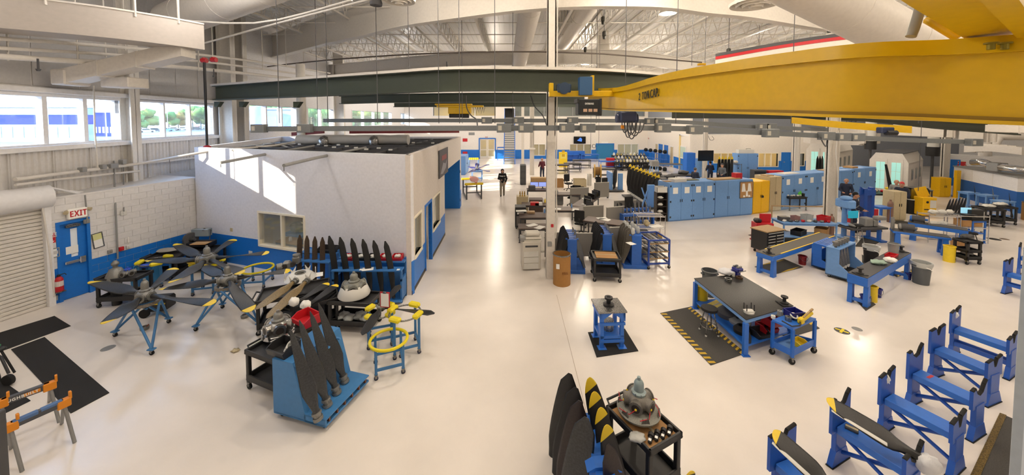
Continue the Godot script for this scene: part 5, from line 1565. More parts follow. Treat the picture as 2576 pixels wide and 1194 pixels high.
func racks_by_room() -> void:
	var bl := mt("rack blue", hx("3572b4"), 0.45, 0, "paint")
	var a := fl(836, 762)
	var b := fl(1012, 762)
	var t := span(a, b)
	var l := flat_len(a, b)
	var o := thing("blade_rack", "wide blue rack of six dark curved blades against the white room", "rack", t)
	pt("back_panel", bb(0, 0.05, -0.5, l, 0.75, -0.46), bl, o)
	for x in [0.0, l - 0.05]:
		pt("end_frame", bb(x, 0, -0.5, x + 0.05, 1.1, -0.4, 0.004).bx(x, 0, -0.06, x + 0.05, 0.9, 0, 0.004).bx(x, 0.6, -0.5, x + 0.05, 0.66, 0).bx(x, 0.06, -0.45, x + 0.05, 0.6, -0.05), bl, o)
	pt("shelf", bb(0, 1.02, -0.55, l, 1.06, -0.22, 0.004), bl, o)
	pt("slot_board", bb(0, 0.88, -0.22, l, 0.92, 0.04, 0.004), bl, o)
	pt("bottom_shelf", bb(0, 0.06, -0.5, l, 0.1, 0.1, 0.004), bl, o)
	var k := 0
	for q in [[839, 591], [866, 594], [895, 597], [923, 599], [950, 602], [979, 604]]:
		var x: float = l * (0.06 + 0.163 * k)
		var root := t * V(x, 0.14, -0.02)
		var tip := at(q[0], q[1], -root.z + 0.1)
		lone_blade(["leftmost dark curved blade on the wide blue rack", "second dark curved blade from the left on the wide rack", "third dark curved blade from the left on the wide rack", "fourth dark curved blade from the left on the wide rack", "fifth dark curved blade from the left on the wide rack", "rightmost dark curved blade on the wide blue rack"][k], root, tip, V(0.5, 0, 1), 0.16, BLADE, null, "dark curved blades on the wide rack", -0.12)
		k += 1
	for e in [[0.3, RED], [0.66, BLACK], [1.0, BLACK], [1.33, RED], [1.68, RED], [1.86, BLACK]]:
		if e[0] < l - 0.1:
			var p: Vector3 = t * V(e[0], 1.06, -0.38)
			bin("%s open bin on the top shelf of the wide blade rack" % ["red", "black"][0 if e[1] == RED else 1], Transform3D(t.basis, p), 0.26, 0.14, 0.2, e[1], "%s bins on the wide blade rack" % ["red", "black"][0 if e[1] == RED else 1])
			lump("bearing_part", "white and steel parts lying in a bin on the wide blade rack", "part", p + V(0, 0.05, 0), V(0.09, 0.05, 0.07), PLASTIC, 0.35, int(e[0] * 10), "parts in the rack bins")
	papers("white sheet on the slot board of the wide blade rack", t * V(l * 0.5, 0.925, -0.05), 0.28, 0.2, 10, 2)
	for e in [0.42, 0.95]:
		papers("yellow tag hanging on the slot board of the wide rack", t * V(l * e, 0.93, 0.0), 0.08, 0.1, 5, 1, "tags on the wide rack")
	var a2 := fl(742, 735)
	var b2 := fl(832, 742)
	var t2 := span(a2, b2)
	var l2 := flat_len(a2, b2)
	var o2 := thing("blade_rack", "shorter blue rack of four brown blades under the room window", "rack", t2)
	for x in [0.0, l2 - 0.05]:
		pt("end_frame", bb(x, 0, -0.5, x + 0.05, 1.15, -0.4, 0.004).bx(x, 0, -0.06, x + 0.05, 0.95, 0, 0.004).bx(x, 0.6, -0.5, x + 0.05, 0.66, 0), bl, o2)
	pt("shelf", bb(0, 1.06, -0.55, l2, 1.1, -0.2, 0.004), bl, o2)
	pt("slot_board", bb(0, 0.92, -0.2, l2, 0.96, 0.04, 0.004), bl, o2)
	pt("bottom_shelf", bb(0, 0.06, -0.5, l2, 0.1, 0.1, 0.004), bl, o2)
	k = 0
	for q in [[754, 590], [772, 592], [792, 594], [811, 596]]:
		var root := t2 * V(l2 * (0.1 + 0.22 * k), 0.14, -0.03)
		lone_blade(["leftmost narrow brown blade under the room window", "second narrow brown blade from the left under the window", "third narrow brown blade, right of the room window's bar", "rightmost narrow brown blade beside the black bin"][k], root, at(q[0], q[1], -root.z + 0.12), V(0.6, 0, 1), 0.14, mt("blade brown", hx("5a4838"), 0.5, 0.1, "worn"), null, "brown blades on the shorter rack", 0.0)
		k += 1
	bin("wide black bin on top of the shorter blade rack", t2 * T(V(l2 * 0.72, 1.1, -0.38)), 0.5, 0.16, 0.28, BLACK)
	var h2 := thing("propeller_hub", "pair of bare cast hub blocks on the cart left of the brown blades", "hub", T(fl(722, 676, 0.85), 15))
	pt("block", bb(-0.1, 0, -0.1, 0.1, 0.22, 0.1, 0.04).cyl(V(-0.1, 0.1, 0.05), V(-0.22, 0.1, 0.1), 0.1, -1, 16), CAST, h2)
	pt("block", bb(0.1, 0.08, -0.25, 0.3, 0.3, -0.05, 0.04).cyl(V(0.2, 0.3, -0.15), V(0.2, 0.34, -0.15), 0.1, -1, 16), CAST, h2)
	for q in [[V(-0.03, 0.11, 0.1), V(-0.03, 0.11, 0.14)], [V(-0.22, 0.1, 0.1), V(-0.24, 0.1, 0.11)], [V(0.15, 0.12, 0.0), V(0.15, 0.12, 0.06)]]:
		pt("bore", cy(q[0], q[1], 0.07, -1, 16), mt("bore dark", hx("2b2622"), 0.5), h2)
	var cb := cart("large black cart carrying a white spinner plate and several blades", T(drop(742, 726, 0.82), 24), 1.5, 0.75, 0.82)
	var sp := thing("spinner_plate", "scalloped white spinner backplate on the large black cart", "spinner", T(fl(756, 700, 0.82)))
	pt("plate", lt([[0.1, 0.14], [0.2, 0.16], [0.27, 0.13], [0.38, 0.02], [0.36, 0.0], [0.1, 0.0]], 30), PLASTIC, sp)
	pt("centre_bore", lt([[0.1, 0.02], [0.11, 0.165], [0.13, 0.17], [0.13, 0.15]], 20), CAST, sp)
	for i in 6:
		var g := TAU * i / 6
		pt("scallop", B.new().prism([[-0.09, 0], [-0.05, 0.06], [-0.08, 0.2], [0.0, 0.1], [0.08, 0.2], [0.05, 0.06], [0.09, 0]], -0.01, 0.01), PLASTIC, sp, TB(Basis(Vector3.UP, g), V(sin(g) * 0.35, 0.02, cos(g) * 0.35)))
	var br := mt("blade wood", hx("a58c5e"), 0.5, 0.2, "worn")
	lone_blade("left tan blade lying off the large cart, shank wrapped in cord", fl(744, 706, 0.95), fl(644, 778, 0.85), Vector3.UP, 0.26, br, null, "", 0.0, CAST, 0.05)
	lone_blade("right tan and gold blade lying off the large cart", fl(772, 706, 0.95), fl(672, 800, 0.85), Vector3.UP, 0.26, br, null, "", 0.0, CAST, 0.05)
	lone_blade("upper black blade with a yellow tip and bagged white shank", fl(745, 762, 0.86), fl(826, 711, 0.9), Vector3.UP, 0.24, BLADE, YEL, "", 0.0, null, 0.05)
	lone_blade("lower black blade with a yellow tip and bagged white shank", fl(772, 770, 0.86), fl(848, 715, 0.9), Vector3.UP, 0.24, BLADE, YEL, "", 0.0, null, 0.05)
	cart("low black cart under the two bagged black blades", T(drop(792, 748, 0.78), 30), 1.0, 0.55, 0.78)
	for q in [[740, 762, 1], [769, 770, 2]]:
		lump("bagged_shank", ["white bag tied round the shank of the upper black blade", "white bag tied round the shank of the lower black blade"][q[2] - 1], "bag", fl(q[0], q[1] + 6, 0.82), V(0.11, 0.1, 0.1), PAPER, 0.14, q[2])
	papers("white slip on the large cart beside the spinner plate", fl(800, 690, 0.84), 0.2, 0.28, 20, 2)
	cart("black cart with a white domed spinner hub and bagged rolls below", T(drop(893, 744, 0.75), -6), 1.05, 0.62, 0.75)
	var wd := thing("propeller_hub", "grey hub in a white scalloped spinner ring on the black cart", "hub", T(fl(891, 740, 0.76)))
	pt("spinner_ring", lt([[0.25, 0.0], [0.36, 0.0], [0.37, 0.03], [0.3, 0.2], [0.26, 0.26], [0.24, 0.2], [0.25, 0.0]], 30), PLASTIC, wd)
	hub(wd, V(0, 0.08, 0), 0.22, 6, mt("hub grey", hx("a3a39a"), 0.45, 0.3, "cast"), mt("hub grey", hx("a3a39a"), 0.45, 0.3, "cast"), 0.2, 0.2)
	for i in 4:
		lump("bagged_roll", "clear bagged roll on the lower shelf under the white domed hub", "bag", drop(893, 744, 0.75) + V(-0.3 + i * 0.2, 0.2, 0.1 * (i % 2)), V(0.13, 0.08, 0.16), mt("bag film", hx("b9bbb8"), 0.3), 0.2, i, "bagged rolls under the white dome")
	cart("black cart at left front carrying a polished hub, wheels showing", T(drop(702, 868, 0.76), -22), 0.95, 0.66, 0.76)
	var ch := thing("propeller_hub", "polished silver hub on a scalloped plate, nearest cart on the left", "hub", T(fl(701, 842, 0.77)))
	pt("scalloped_plate", lt([[0, 0.0], [0.26, 0.0], [0.29, 0.04], [0.26, 0.1], [0.2, 0.06], [0, 0.07]], 26), CHROME, ch)
	for i in 5:
		var g := TAU * i / 5 + 0.4
		pt("horn", B.new().prism([[-0.11, 0.02], [-0.13, 0.13], [-0.08, 0.07], [0.08, 0.07], [0.13, 0.13], [0.11, 0.02]], -0.012, 0.012), CHROME, ch, TB(Basis(Vector3.UP, g), V(sin(g) * 0.26, 0.02, cos(g) * 0.26)))
	hub(ch, V(0, 0.08, 0), 0.2, 5, mt("hub polished", hx("cfcdc8"), 0.22, 0.9, "cast"), CAST, 0.9, 0.16)
	carton("small brown carton on the shelf under the polished hub", T(drop(706, 880, 0.7) + V(0.12, 0.22, 0.08), 20), 0.26, 0.24, 0.22, CARD, false)
	bin("red open bin on the blue rack behind the leaning blades", T(fl(772, 810, 1.06), -30), 0.42, 0.18, 0.3, RED)
	bin("black bin of white rings on top of the blue blade rack", T(fl(715, 884, 1.02), -22), 0.4, 0.17, 0.3, BLACK)
	for i in 3:
		solo("plastic_ring", "white plastic ring in the black bin on the blade rack", "ring", B.new().tube(range(16).map(func(s): return V(cos(TAU * s / 16) * 0.07, 0, sin(TAU * s / 16) * 0.07)), 0.012, 6, true), PLASTIC, TB(Basis(V(1, 0, 0.4).normalized(), 0.5 + i * 0.1), fl(726, 878, 1.06) + V(0.02 * i, 0.04 * i, 0.0)), "rings in the black bin")
	var ra := fl(689, 1050)
	var rb := fl(820, 1088)
	var rt := span(ra, rb)
	var rl := flat_len(ra, rb)
	var rk := thing("blade_rack", "blue leaning rack on casters with four worn grey blades, left foreground", "rack", rt)
	var rbl := mt("rack steel blue", hx("3f7fba"), 0.45, 0, "paint")
	var dz := -1.05
	pt("rack_body", B.new().prism([[0.0, 0.1], [rl * 0.62, 0.1], [rl * 0.62, 0.18], [rl * 0.4, 1.02], [0.0, 1.02]], dz, 0), rbl, rk)
	pt("rack_base", bb(0, 0.08, dz, rl, 0.12, 0, 0.005).bx(rl * 0.6, 0.08, -0.02, rl, 0.2, 0.0).bx(rl * 0.6, 0.19, dz, rl, 0.21, 0), rbl, rk)
	for i in 6:
		pt("base_rib", bb(rl * 0.6, 0.12, dz * (i + 0.5) / 6 - 0.01, rl, 0.2, dz * (i + 0.5) / 6 + 0.01), mt("rib brown", hx("7a4a33"), 0.6), rk)
	for i in 4:
		pt("slot_finger", bb(rl * 0.34, 0.96, dz * i / 4 - 0.05, rl * 0.4 + 0.22, 0.99, dz * i / 4 - 0.01, 0.004), rbl, rk)
	for p in [V(0.1, 0, -0.08), V(rl - 0.1, 0, -0.08), V(0.1, 0, dz + 0.08), V(rl - 0.1, 0, dz + 0.08)]:
		caster(rk, p, 0.04)
	k = 0
	for q in [[800, 1050, 730, 828], [824, 1016, 753, 805], [847, 985, 780, 783], [867, 957, 801, 762]]:
		var root := fl(q[0], q[1], 0.24)
		lone_blade(["nearest worn grey blade leaning on the blue rack, tape at its foot", "second worn grey blade from the front on the leaning rack", "third worn grey blade from the front, a yellow tag beside it", "farthest worn grey blade on the leaning rack, white card beside it"][k], root, at(q[2], q[3], -root.z + 0.02), V(1, 0.25, 0.55), 0.24, mt("blade grey", hx("4c4e50"), 0.5, 0.2, "worn"), null, "", 0.0, CAST, 0.05, 0.34)
		k += 1
	papers("white printed card hanging behind the farthest leaning blade", fl(822, 842, 1.0), 0.24, 0.2, 30, 1)
	papers("yellow tag on the slot of the leaning rack", fl(808, 866, 1.0), 0.1, 0.12, 20, 1)
	ring_stand("front blue ring stand with a taped yellow ring, right of the leaning rack", T(drop(978, 853, 0.6), 22), 0.5, 0.6, 0.36)
	ring_stand("blue ring stand with thick yellow foam blocks, behind the front one", T(drop(1019, 786, 0.82), 24), 0.5, 0.82, 0.33, 4)
	ring_stand("blue ring stand holding a three bladed propeller, partly hidden", T(drop(956, 783, 0.68), 20), 0.48, 0.68, 0.3, 4)
	var pc := fl(958, 772, 0.82)
	propeller("three bladed dark propeller with a red clipboard on the ring stand", pc, 0.09, [fl(913, 842, 0.76), fl(1006, 716, 0.9), fl(1093, 788, 0.84)], 0.2, BLADE, null, 0.0)
	var cl := thing("clipboard", "red clipboard with a white form standing on the propeller", "clipboard", T(fl(969, 770, 0.98), -8))
	pt("board", bb(-0.11, -0.02, 0.0, 0.11, 0.32, 0.012, 0.003), RED, cl)
	pt("form", bb(-0.09, 0.0, 0.012, 0.09, 0.29, 0.015), PAPER, cl)
	pt("clip", bb(-0.04, 0.29, 0.01, 0.04, 0.33, 0.03, 0.004), STEEL, cl)
	var tw := span(RA, RB)
	var q0 := onw(690, 600, RA, RB)
	table("machine_stand", "blue machine stand seen through the white room's window", tw * T(V(q0.x - 0.2, 0, -1.1)), 0.9, 0.6, 0.95, BLUE2, BLUE2, 0.3)
	lump("machine_head", "grey machine head on the stand inside the white room", "machine", tw * V(q0.x - 0.2, 0.95, -1.1), V(0.3, 0.2, 0.2), CAST, 0.15, 4)
	shelf_unit("steel shelf of parts behind the window of the white room", tw * T(V(q0.x + 1.3, 0, -2.2)), 1.2, 0.5, 1.9, 4, TAN)
	table("work_table", "tan work table just inside the white room's window", tw * T(V(q0.x + 0.6, 0, -0.6)), 2.0, 0.6, 0.85, GREY, WOOD, 0.0)
	for e in [[0.1, "white cup on the table inside the white room's window", PLASTIC, 0.05, 0.14], [0.7, "round dark casting on the table inside the window", DARK, 0.14, 0.12], [1.2, "round grey casting on the table at the window's right", CAST, 0.15, 0.14]]:
		solo("casting", e[1], "part", lt([[0, 0], [e[3], 0], [e[3] * 1.05, e[4] * 0.6], [e[3] * 0.7, e[4]], [0, e[4]]], 16), e[2], tw * T(V(q0.x + e[0], 0.85, -0.5)))
	var rp := at(890, 354, 15.5)
	var ir := thing("insulation_roll", "long grey wrapped insulation roll on the white room's roof", "insulation", T(V(rp.x, 3.9, rp.z), 2))
	var shell_b := B.new()
	var rs := []
	for i in 13:
		var x := -2.35 + 4.7 * i / 12.0
		var r := 0.22 - (0.02 if i % 4 == 2 else 0.0)
		var pv := PackedVector3Array()
		for j in 12:
			var g := TAU * j / 12
			pv.append(V(x, 0.21 + sin(g) * r, cos(g) * r * 1.3))
		rs.append(pv)
	pt("wrap", shell_b.loft(rs), mt("wrap grey", hx("b4b1ab"), 0.6, 0, "cloth"), ir)
	for x in [-1.15, 0.95]:
		pt("saddle", lt([[0.2, 0], [0.22, 0.2], [0.15, 0.36], [0.0, 0.42]], 14, V(x, 0, 0.25)), STEEL, ir)
	var k2 := 0
	for q in [[735, 337, 815, 331, 17.0], [850, 326, 1150, 322, 21.0], [880, 332, 1155, 330, 19.0]]:
		solo("red_steel_beam", ["short red steel beam behind the wrapped duct", "long red steel beam along the back of the white room's roof", "lower red steel beam along the white room's roof"][k2], "beam", B.new().beam([at(q[0], q[1], q[4]), at(q[2], q[3], q[4])], [[-0.06, -0.08], [0.06, -0.08], [0.06, 0.08], [-0.06, 0.08]]), mt("oxide red", hx("7a2626"), 0.6, 0, "paint"))
		k2 += 1

func centre_front() -> void:
	var dr := barrel("fibre_drum", "tall open brown cardboard drum with a metal rim at the column's foot", "drum", fl(1413, 712), 0.265, 0.93, mt("drum brown", hx("a8783c"), 0.6, 0, "paint"), STEEL)
	pt("drum_label", bb(-0.05, 0.55, 0.262, 0.05, 0.7, 0.272), PAPER, dr, T(V(-0.08, 0, 0), -16))
	text("FILL", 0.07, mt("ink brown", hx("7b4a20"), 0.8), dr, T(V(0.06, 0.42, 0.262), 12))
	var bl := mt("rack bright blue", hx("2560b8"), 0.45, 0, "paint")
	var k := 0
	for q in [[1439, 688, 0.30, 1.1, 1.12, 0.85], [1527, 672, 0.30, 1.1, 1.12, 0.7], [1601, 676, 0.32, 1.2, 1.12, 0.85]]:
		var p := fl(q[0], q[1])
		blade_rack(["blue tee shaped blade rack right behind the cardboard drum", "middle blue tee rack, its black blades on the left", "right hand blue tee rack hung with bagged parts"][k], T(p, -4), q[2], q[3], q[4], q[5], bl)
		k += 1
	k = 0
	for q in [[1439, 688, -1, BLADE, 6, "black blade leaning on the left of the rack behind the drum"], [1439, 688, 1, mt("blade pale", hx("8f9092"), 0.45, 0.3, "worn"), 3, "pale blade on the right of the rack behind the drum"], [1527, 672, -1, BLADE, 7, "broad black blade leaning on the left of the middle rack"], [1527, 672, 1, mt("blade pale", hx("8f9092"), 0.45, 0.3, "worn"), 5, "grey green blade top standing on the right of the middle rack"], [1601, 676, -1, mt("blade tan grey", hx("8a8274"), 0.5, 0.2, "worn"), 5, "tan grey blade leaning on the left of the bagged rack"]]:
		var b := fl(q[0], q[1])
		for i in q[4]:
			var z: float = b.z - 0.1 - i * 1.0 / q[4]
			var s: float = q[2]
			lone_blade(q[5] + ", " + nth(i) + " from the front", V(b.x + s * 0.42, 0.16, z), V(b.x + s * 0.14, 1.28, z - 0.05), V(s * 0.9, 0.2, 0.5), 0.3, q[3], null, "blades: " + q[5], 0.0, null, 0.04)
		k += 1
	for i in 7:
		var b := fl(1601, 676)
		lump("plastic_bag", "clear bagged part sitting on the slots of the right hand tee rack", "bag", V(b.x + (0.12 if i % 2 else -0.1), 1.12, b.z - 0.1 - i * 0.15), V(0.07, 0.13, 0.06), mt("bag film", hx("b9bbb8"), 0.3), 0.2, i, "bags on the right hand tee rack")
	papers("white form hanging on the bagged blades of the right hand rack", fl(1586, 612, 0.95), 0.2, 0.26, 20, 2)
	k = 0
	for q in [[1553, 566, 1632, 560], [1567, 580, 1646, 574]]:
		var a := fl(q[0], q[1])
		var b := fl(q[2], q[3])
		var o := thing("blade_rack", ["rear low blue slotted rack of small dark blades", "front low blue slotted rack with bagged blades"][k], "rack", span(a, b))
		var l := flat_len(a, b)
		pt("slot_beam", bb(0, 0.62, -0.3, l, 0.72, 0, 0.004), bl, o)
		for x in [0.0, l - 0.06]:
			pt("leg", bb(x, 0, -0.3, x + 0.06, 0.62, 0), bl, o)
		pt("bottom_beam", bb(0, 0.08, -0.5, l, 0.14, 0.1), bl, o)
		for i in 8:
			var c := span(a, b) * V(l * (i + 0.5) / 8, 0.14, -0.15)
			lone_blade(["small dark blade standing in the rear low blue rack", "small pale blade standing in the front low blue rack"][k], c, c + V(0, 0.86, -0.08), V(0.5, 0, 1), 0.12, BLADE if k == 0 else mt("blade pale", hx("8f9092"), 0.45, 0.3, "worn"), null, ["blades in the rear low rack", "blades in the front low rack"][k], 0.0, null, 0.03)
		k += 1
	cart("black utility cart with a sheet of cardboard in its tray, before the tee racks", T(drop(1524, 640, 0.74), -6), 0.86, 0.72, 0.74)
	carton("flat brown cardboard lining the central cart's tray", T(fl(1524, 641, 0.70), -6), 0.66, 0.015, 0.56, CARD, false)
	var fp := fl(1657, 676)
	var fr := thing("frame_rack", "open blue frame rack with pale wooden rails on casters", "rack", T(fp, 6))
	var fb := mt("frame navy", hx("2b4aa0"), 0.45, 0, "paint")
	for sx in [-0.36, 0.36]:
		for sz in [0.0, -0.85]:
			pt("post", bb(sx - 0.025, 0.12, sz - 0.025, sx + 0.025, 0.98, sz + 0.025), fb, fr)
			caster(fr, V(sx, 0, sz), 0.05)
	for y in [0.16, 0.95]:
		pt("frame_rail", bb(-0.36, y, -0.02, 0.36, y + 0.05, 0.02).bx(-0.36, y, -0.87, 0.36, y + 0.05, -0.83).bx(-0.38, y, -0.85, -0.34, y + 0.05, 0).bx(0.34, y, -0.85, 0.38, y + 0.05, 0), fb, fr)
	for y in [0.36, 0.58, 0.86]:
		for z in [0.0, -0.85]:
			pt("wooden_rail", cy(V(-0.34, y, z), V(0.34, y, z), 0.028, -1, 8), WOOD, fr)
		for i in 4:
			pt("stored_blade", bb(-0.3 + i * 0.16, y + 0.03, -0.95, -0.2 + i * 0.16, y + 0.06, 0.06, 0.01), DARK if i % 2 else GREY, fr)
	var ws := fl(1632, 606)
	shelf_unit("chrome wire shelf of bags and grey tubs behind the frame rack", T(ws, -3), 1.1, 0.55, 1.15, 3, CHROME, true)
	lump("bagged_part", "brown bagged part standing on the chrome wire shelf", "bag", V(ws.x - 0.1, 0.63, ws.z), V(0.12, 0.14, 0.1), TAN, 0.2, 2)
	papers("white sheets spread over the chrome wire shelf", V(ws.x + 0.25, 0.63, ws.z + 0.05), 0.5, 0.3, 10, 3)
	carton("grey tub on the lower level of the chrome wire shelf", T(V(ws.x - 0.25, 0.16, ws.z)), 0.5, 0.25, 0.4, GREY)
	carton("amber tub on the lower level of the chrome wire shelf", T(V(ws.x + 0.3, 0.16, ws.z)), 0.35, 0.18, 0.35, mt("amber", hx("b08a3a"), 0.5))
	shelf_unit("low steel shelf stacked with tubes beside the frame rack", T(fl(1622, 640), 3), 0.7, 0.5, 0.75, 2, DARK)
	var cp := thing("copier", "beige floor copier with paper drawers left of the white column", "copier", T(fl(1338, 680), 4))
	var pb := mt("copier beige", hx("cfc9bd"), 0.5)
	pt("cabinet", bb(-0.32, 0.03, -0.6, 0.3, 0.95, 0, 0.02), pb, cp)
	for y in [0.06, 0.26, 0.46]:
		pt("paper_drawer", bb(-0.27, y, 0, 0.22, y + 0.18, 0.02, 0.006).bx(-0.1, y + 0.12, 0.02, 0.06, y + 0.15, 0.035), PLASTIC, cp)
	pt("output_slot", bb(-0.22, 0.78, -0.02, 0.2, 0.84, 0.006), DARK, cp)
	pt("scanner_lid", bb(-0.24, 1.0, -0.6, 0.34, 1.08, -0.05, 0.03).bx(-0.26, 0.94, -0.6, 0.32, 1.0, -0.02, 0.01), pb, cp)
	pt("feeder", bb(-0.2, 1.08, -0.55, 0.3, 1.2, -0.15, 0.04), pb, cp)
	pt("control_panel", bb(-0.38, 0.96, -0.3, -0.2, 1.1, -0.04, 0.01), GREY, cp)
	pt("side_tray", bb(0.3, 0.55, -0.5, 0.44, 0.62, -0.1, 0.02), pb, cp)
func on_desk(ds: Array, p: Vector3) -> Vector3:
	var best := p
	var far := 1e9
	for d in ds:
		var q: Vector3 = d[0].affine_inverse() * p
		var c: Vector3 = d[0] * V(clampf(q.x, -d[1] * 0.42, d[1] * 0.42), d[3], clampf(q.z, -d[2] * 0.36, d[2] * 0.36))
		if c.distance_to(p) < far:
			far = c.distance_to(p)
			best = c
	return best
func offices() -> void:
	var ds := []
	var gp := mt("partition grey", hx("8f8b85"), 0.8, 0, "cloth")
	var dk := mt("desk brown", hx("5b4a42"), 0.5, 0, "paint")
	var k := 0
	for q in [[1370, 652, 1430, 652, 0.95], [1447, 650, 1490, 650, 0.9], [1490, 640, 1575, 634, 0.95], [1468, 574, 1518, 571, 1.0], [1526, 575, 1570, 570, 0.95], [1434, 522, 1481, 520, 1.1], [1495, 500, 1532, 498, 1.0], [1545, 545, 1600, 542, 0.8]]:
		var a := fl(q[0], q[1])
		var b := fl(q[2], q[3])
		var l := flat_len(a, b)
		var o := thing("partition", ["low grey office panel behind the copier and column", "low grey office panel between drum rack and middle rack", "low grey office panel behind the middle and right racks", "grey office panel beside the black swivel chair", "grey office panel with a black sheet draped on it", "grey office panel pinned with a white sheet", "grey panel behind the desks in the office row", "grey panel left of the low blue racks"][k], "partition", span(a, b))
		pt("fabric_panel", bb(0, 0.08, -0.05, l, q[4], 0.0, 0.006), gp, o)
		pt("top_trim", bb(-0.01, q[4], -0.06, l + 0.01, q[4] + 0.03, 0.01, 0.004), mt("trim putty", hx("b6b2a8"), 0.5), o)
		pt("foot", bb(0.05, 0, -0.07, 0.12, 0.08, 0.02).bx(l - 0.12, 0, -0.07, l - 0.05, 0.08, 0.02), DARK, o)
		k += 1
	solo("black_sheet", "black plastic sheet hanging over the desk panel before the low blue racks", "sheet", B.new().loft([[V(0, 0, 0), V(0.02, 0, 0), V(0.02, -0.5, 0.02), V(0, -0.5, 0.02)], [V(0.5, -0.08, 0.06), V(0.52, -0.08, 0.05), V(0.52, -0.6, 0.1), V(0.5, -0.6, 0.12)], [V(1.0, 0.1, 0.0), V(1.02, 0.1, 0), V(1.02, -0.45, 0.02), V(1.0, -0.45, 0.03)], [V(1.4, 0.12, -0.1), V(1.42, 0.12, -0.1), V(1.42, -0.3, -0.1), V(1.4, -0.3, -0.09)]].map(func(r): return PackedVector3Array(r))), RUBBER, T(at(1512, 566, 14.0)))
	k = 0
	for q in [[1438, 524, 1.9, 0.75, 0, 0.74], [1474, 505, 2.6, 0.75, 62, 0.74], [1345, 512, 1.3, 0.7, 0, 0.74], [1345, 540, 1.4, 0.9, 2, 0.74], [1525, 555, 1.8, 0.8, -28, 0.74], [1340, 568, 1.2, 0.7, 0, 0.6], [1423, 486, 1.6, 0.8, 0, 0.74], [1356, 475, 1.5, 0.7, 0, 0.74]]:
		ds.append([T(drop(q[0], q[1], q[5]), q[4]), q[2], q[3], q[5]])
		table("office_desk", ["dark brown desk with white papers behind the column", "long brown desk of monitors running away to the back", "brown printer desk under the two lit monitors", "dark desk beside the black wheeled cabinet", "paper strewn desk right of the black swivel chair", "low desk of papers just behind the copier", "desk of black monitors beside the drawer pedestal", "desk carrying the two lit lavender monitors"][k], T(drop(q[0], q[1], q[5]), q[4]), q[2], q[3], q[5], DARK, dk, 0.0, "desk")
		k += 1
	var lit := glow("screen lit", hx("8fa0e8"), 0.9)
	k = 0
	for q in [[1344, 474, 0, lit], [1365, 474, 0, lit], [1435, 472, 8, SCREEN], [1456, 474, -8, SCREEN], [1487, 506, -60, SCREEN], [1508, 500, -60, SCREEN], [1537, 522, -62, SCREEN], [1520, 520, -60, DARK], [1530, 535, -60, DARK], [1500, 515, 120, SCREEN], [1538, 500, -60, SCREEN]]:
		monitor(["left of two lit lavender monitors by the aisle", "right of two lit lavender monitors by the aisle", "left black monitor of the pair over the drawer pedestal", "right black monitor of the pair over the drawer pedestal", "black monitor turned right on the long brown desk", "second black monitor farther along the long desk", "large black monitor at the right end of the office row", "grey backed monitor on the desk right of the swivel chair", "nearest grey backed monitor beside a black sheet", "monitor seen from behind on the long desk", "small dark monitor above the grey panel"][k], T(on_desk(ds, fl(q[0], q[1], 0.74)), q[2]), 0.5, q[3])
		k += 1
	k = 0
	for q in [[1462, 588, 150], [1440, 517, -30], [1459, 513, 170], [1515, 486, 200], [1575, 545, 190], [1430, 478, 20]]:
		chair(["black high backed swivel chair in front of the office panel", "black mesh chair behind the brown desk", "black armchair tucked at the long brown desk", "black mesh chair at the far end of the office row", "black mesh chair left of the low blue racks", "navy chair beside the black monitors"][k], T(fl(q[0], q[1]), q[2]))
		k += 1
	k = 0
	for q in [[1408, 515, 0.42, 0.6, 0.65, GREY], [1314, 540, 0.6, 0.5, 0.95, TAN], [1349, 535, 0.75, 0.6, 0.7, dk], [1316, 465, 0.45, 0.9, 1.5, DARK], [1387, 475, 0.6, 0.5, 1.6, TAN]]:
		var o := thing("file_cabinet", ["grey three drawer pedestal behind the column", "tan topped cupboard with brass figures beside the aisle", "brown low cupboard under the lit monitors", "tall dark grey cabinet standing at the aisle's edge", "tall putty cupboard behind the central column"][k], "cabinet", T(fl(q[0], q[1])))
		pt("body", bb(-q[2] / 2, 0.03, -q[3], q[2] / 2, q[4], 0, 0.006), q[5], o)
		for i in 3:
			pt("drawer", bb(-q[2] / 2 + 0.02, 0.05 + i * (q[4] - 0.06) / 3, 0, q[2] / 2 - 0.02, 0.02 + (i + 1) * (q[4] - 0.06) / 3, 0.015, 0.004).bx(-0.06, (i + 0.75) * (q[4] - 0.06) / 3, 0.015, 0.06, (i + 0.75) * (q[4] - 0.06) / 3 + 0.02, 0.03), q[5], o)
		k += 1
	for i in 3:
		solo("brass_figure", "small brass figure on the tan topped cupboard by the aisle", "ornament", lt([[0, 0], [0.05, 0], [0.03, 0.03], [0.025, 0.12], [0.045, 0.17], [0.02, 0.2], [0.03, 0.25], [0, 0.28]], 12), mt("brass", hx("b8923c"), 0.3, 0.9), T(fl(1314, 540) + V(-0.12 + i * 0.12, 0.95, -0.15)), "brass figures on the cupboard")
	var wc := thing("wheeled_cabinet", "black wheeled cabinet with a clear front and papers on top", "cabinet", T(fl(1310, 576)))
	pt("body", bb(-0.26, 0.08, -0.6, 0.24, 1.0, 0, 0.01), BLACK, wc)
	pt("clear_door", bb(-0.2, 0.16, 0, 0.18, 0.6, 0.012, 0.004), mt("smoked front", hx("77706a"), 0.2), wc)
	pt("label_strip", bb(-0.16, 0.68, 0, 0.14, 0.76, 0.006), PAPER, wc)
	for x in [-0.2, 0.18]:
		caster(wc, V(x, 0, -0.06), 0.035)
	k = 0
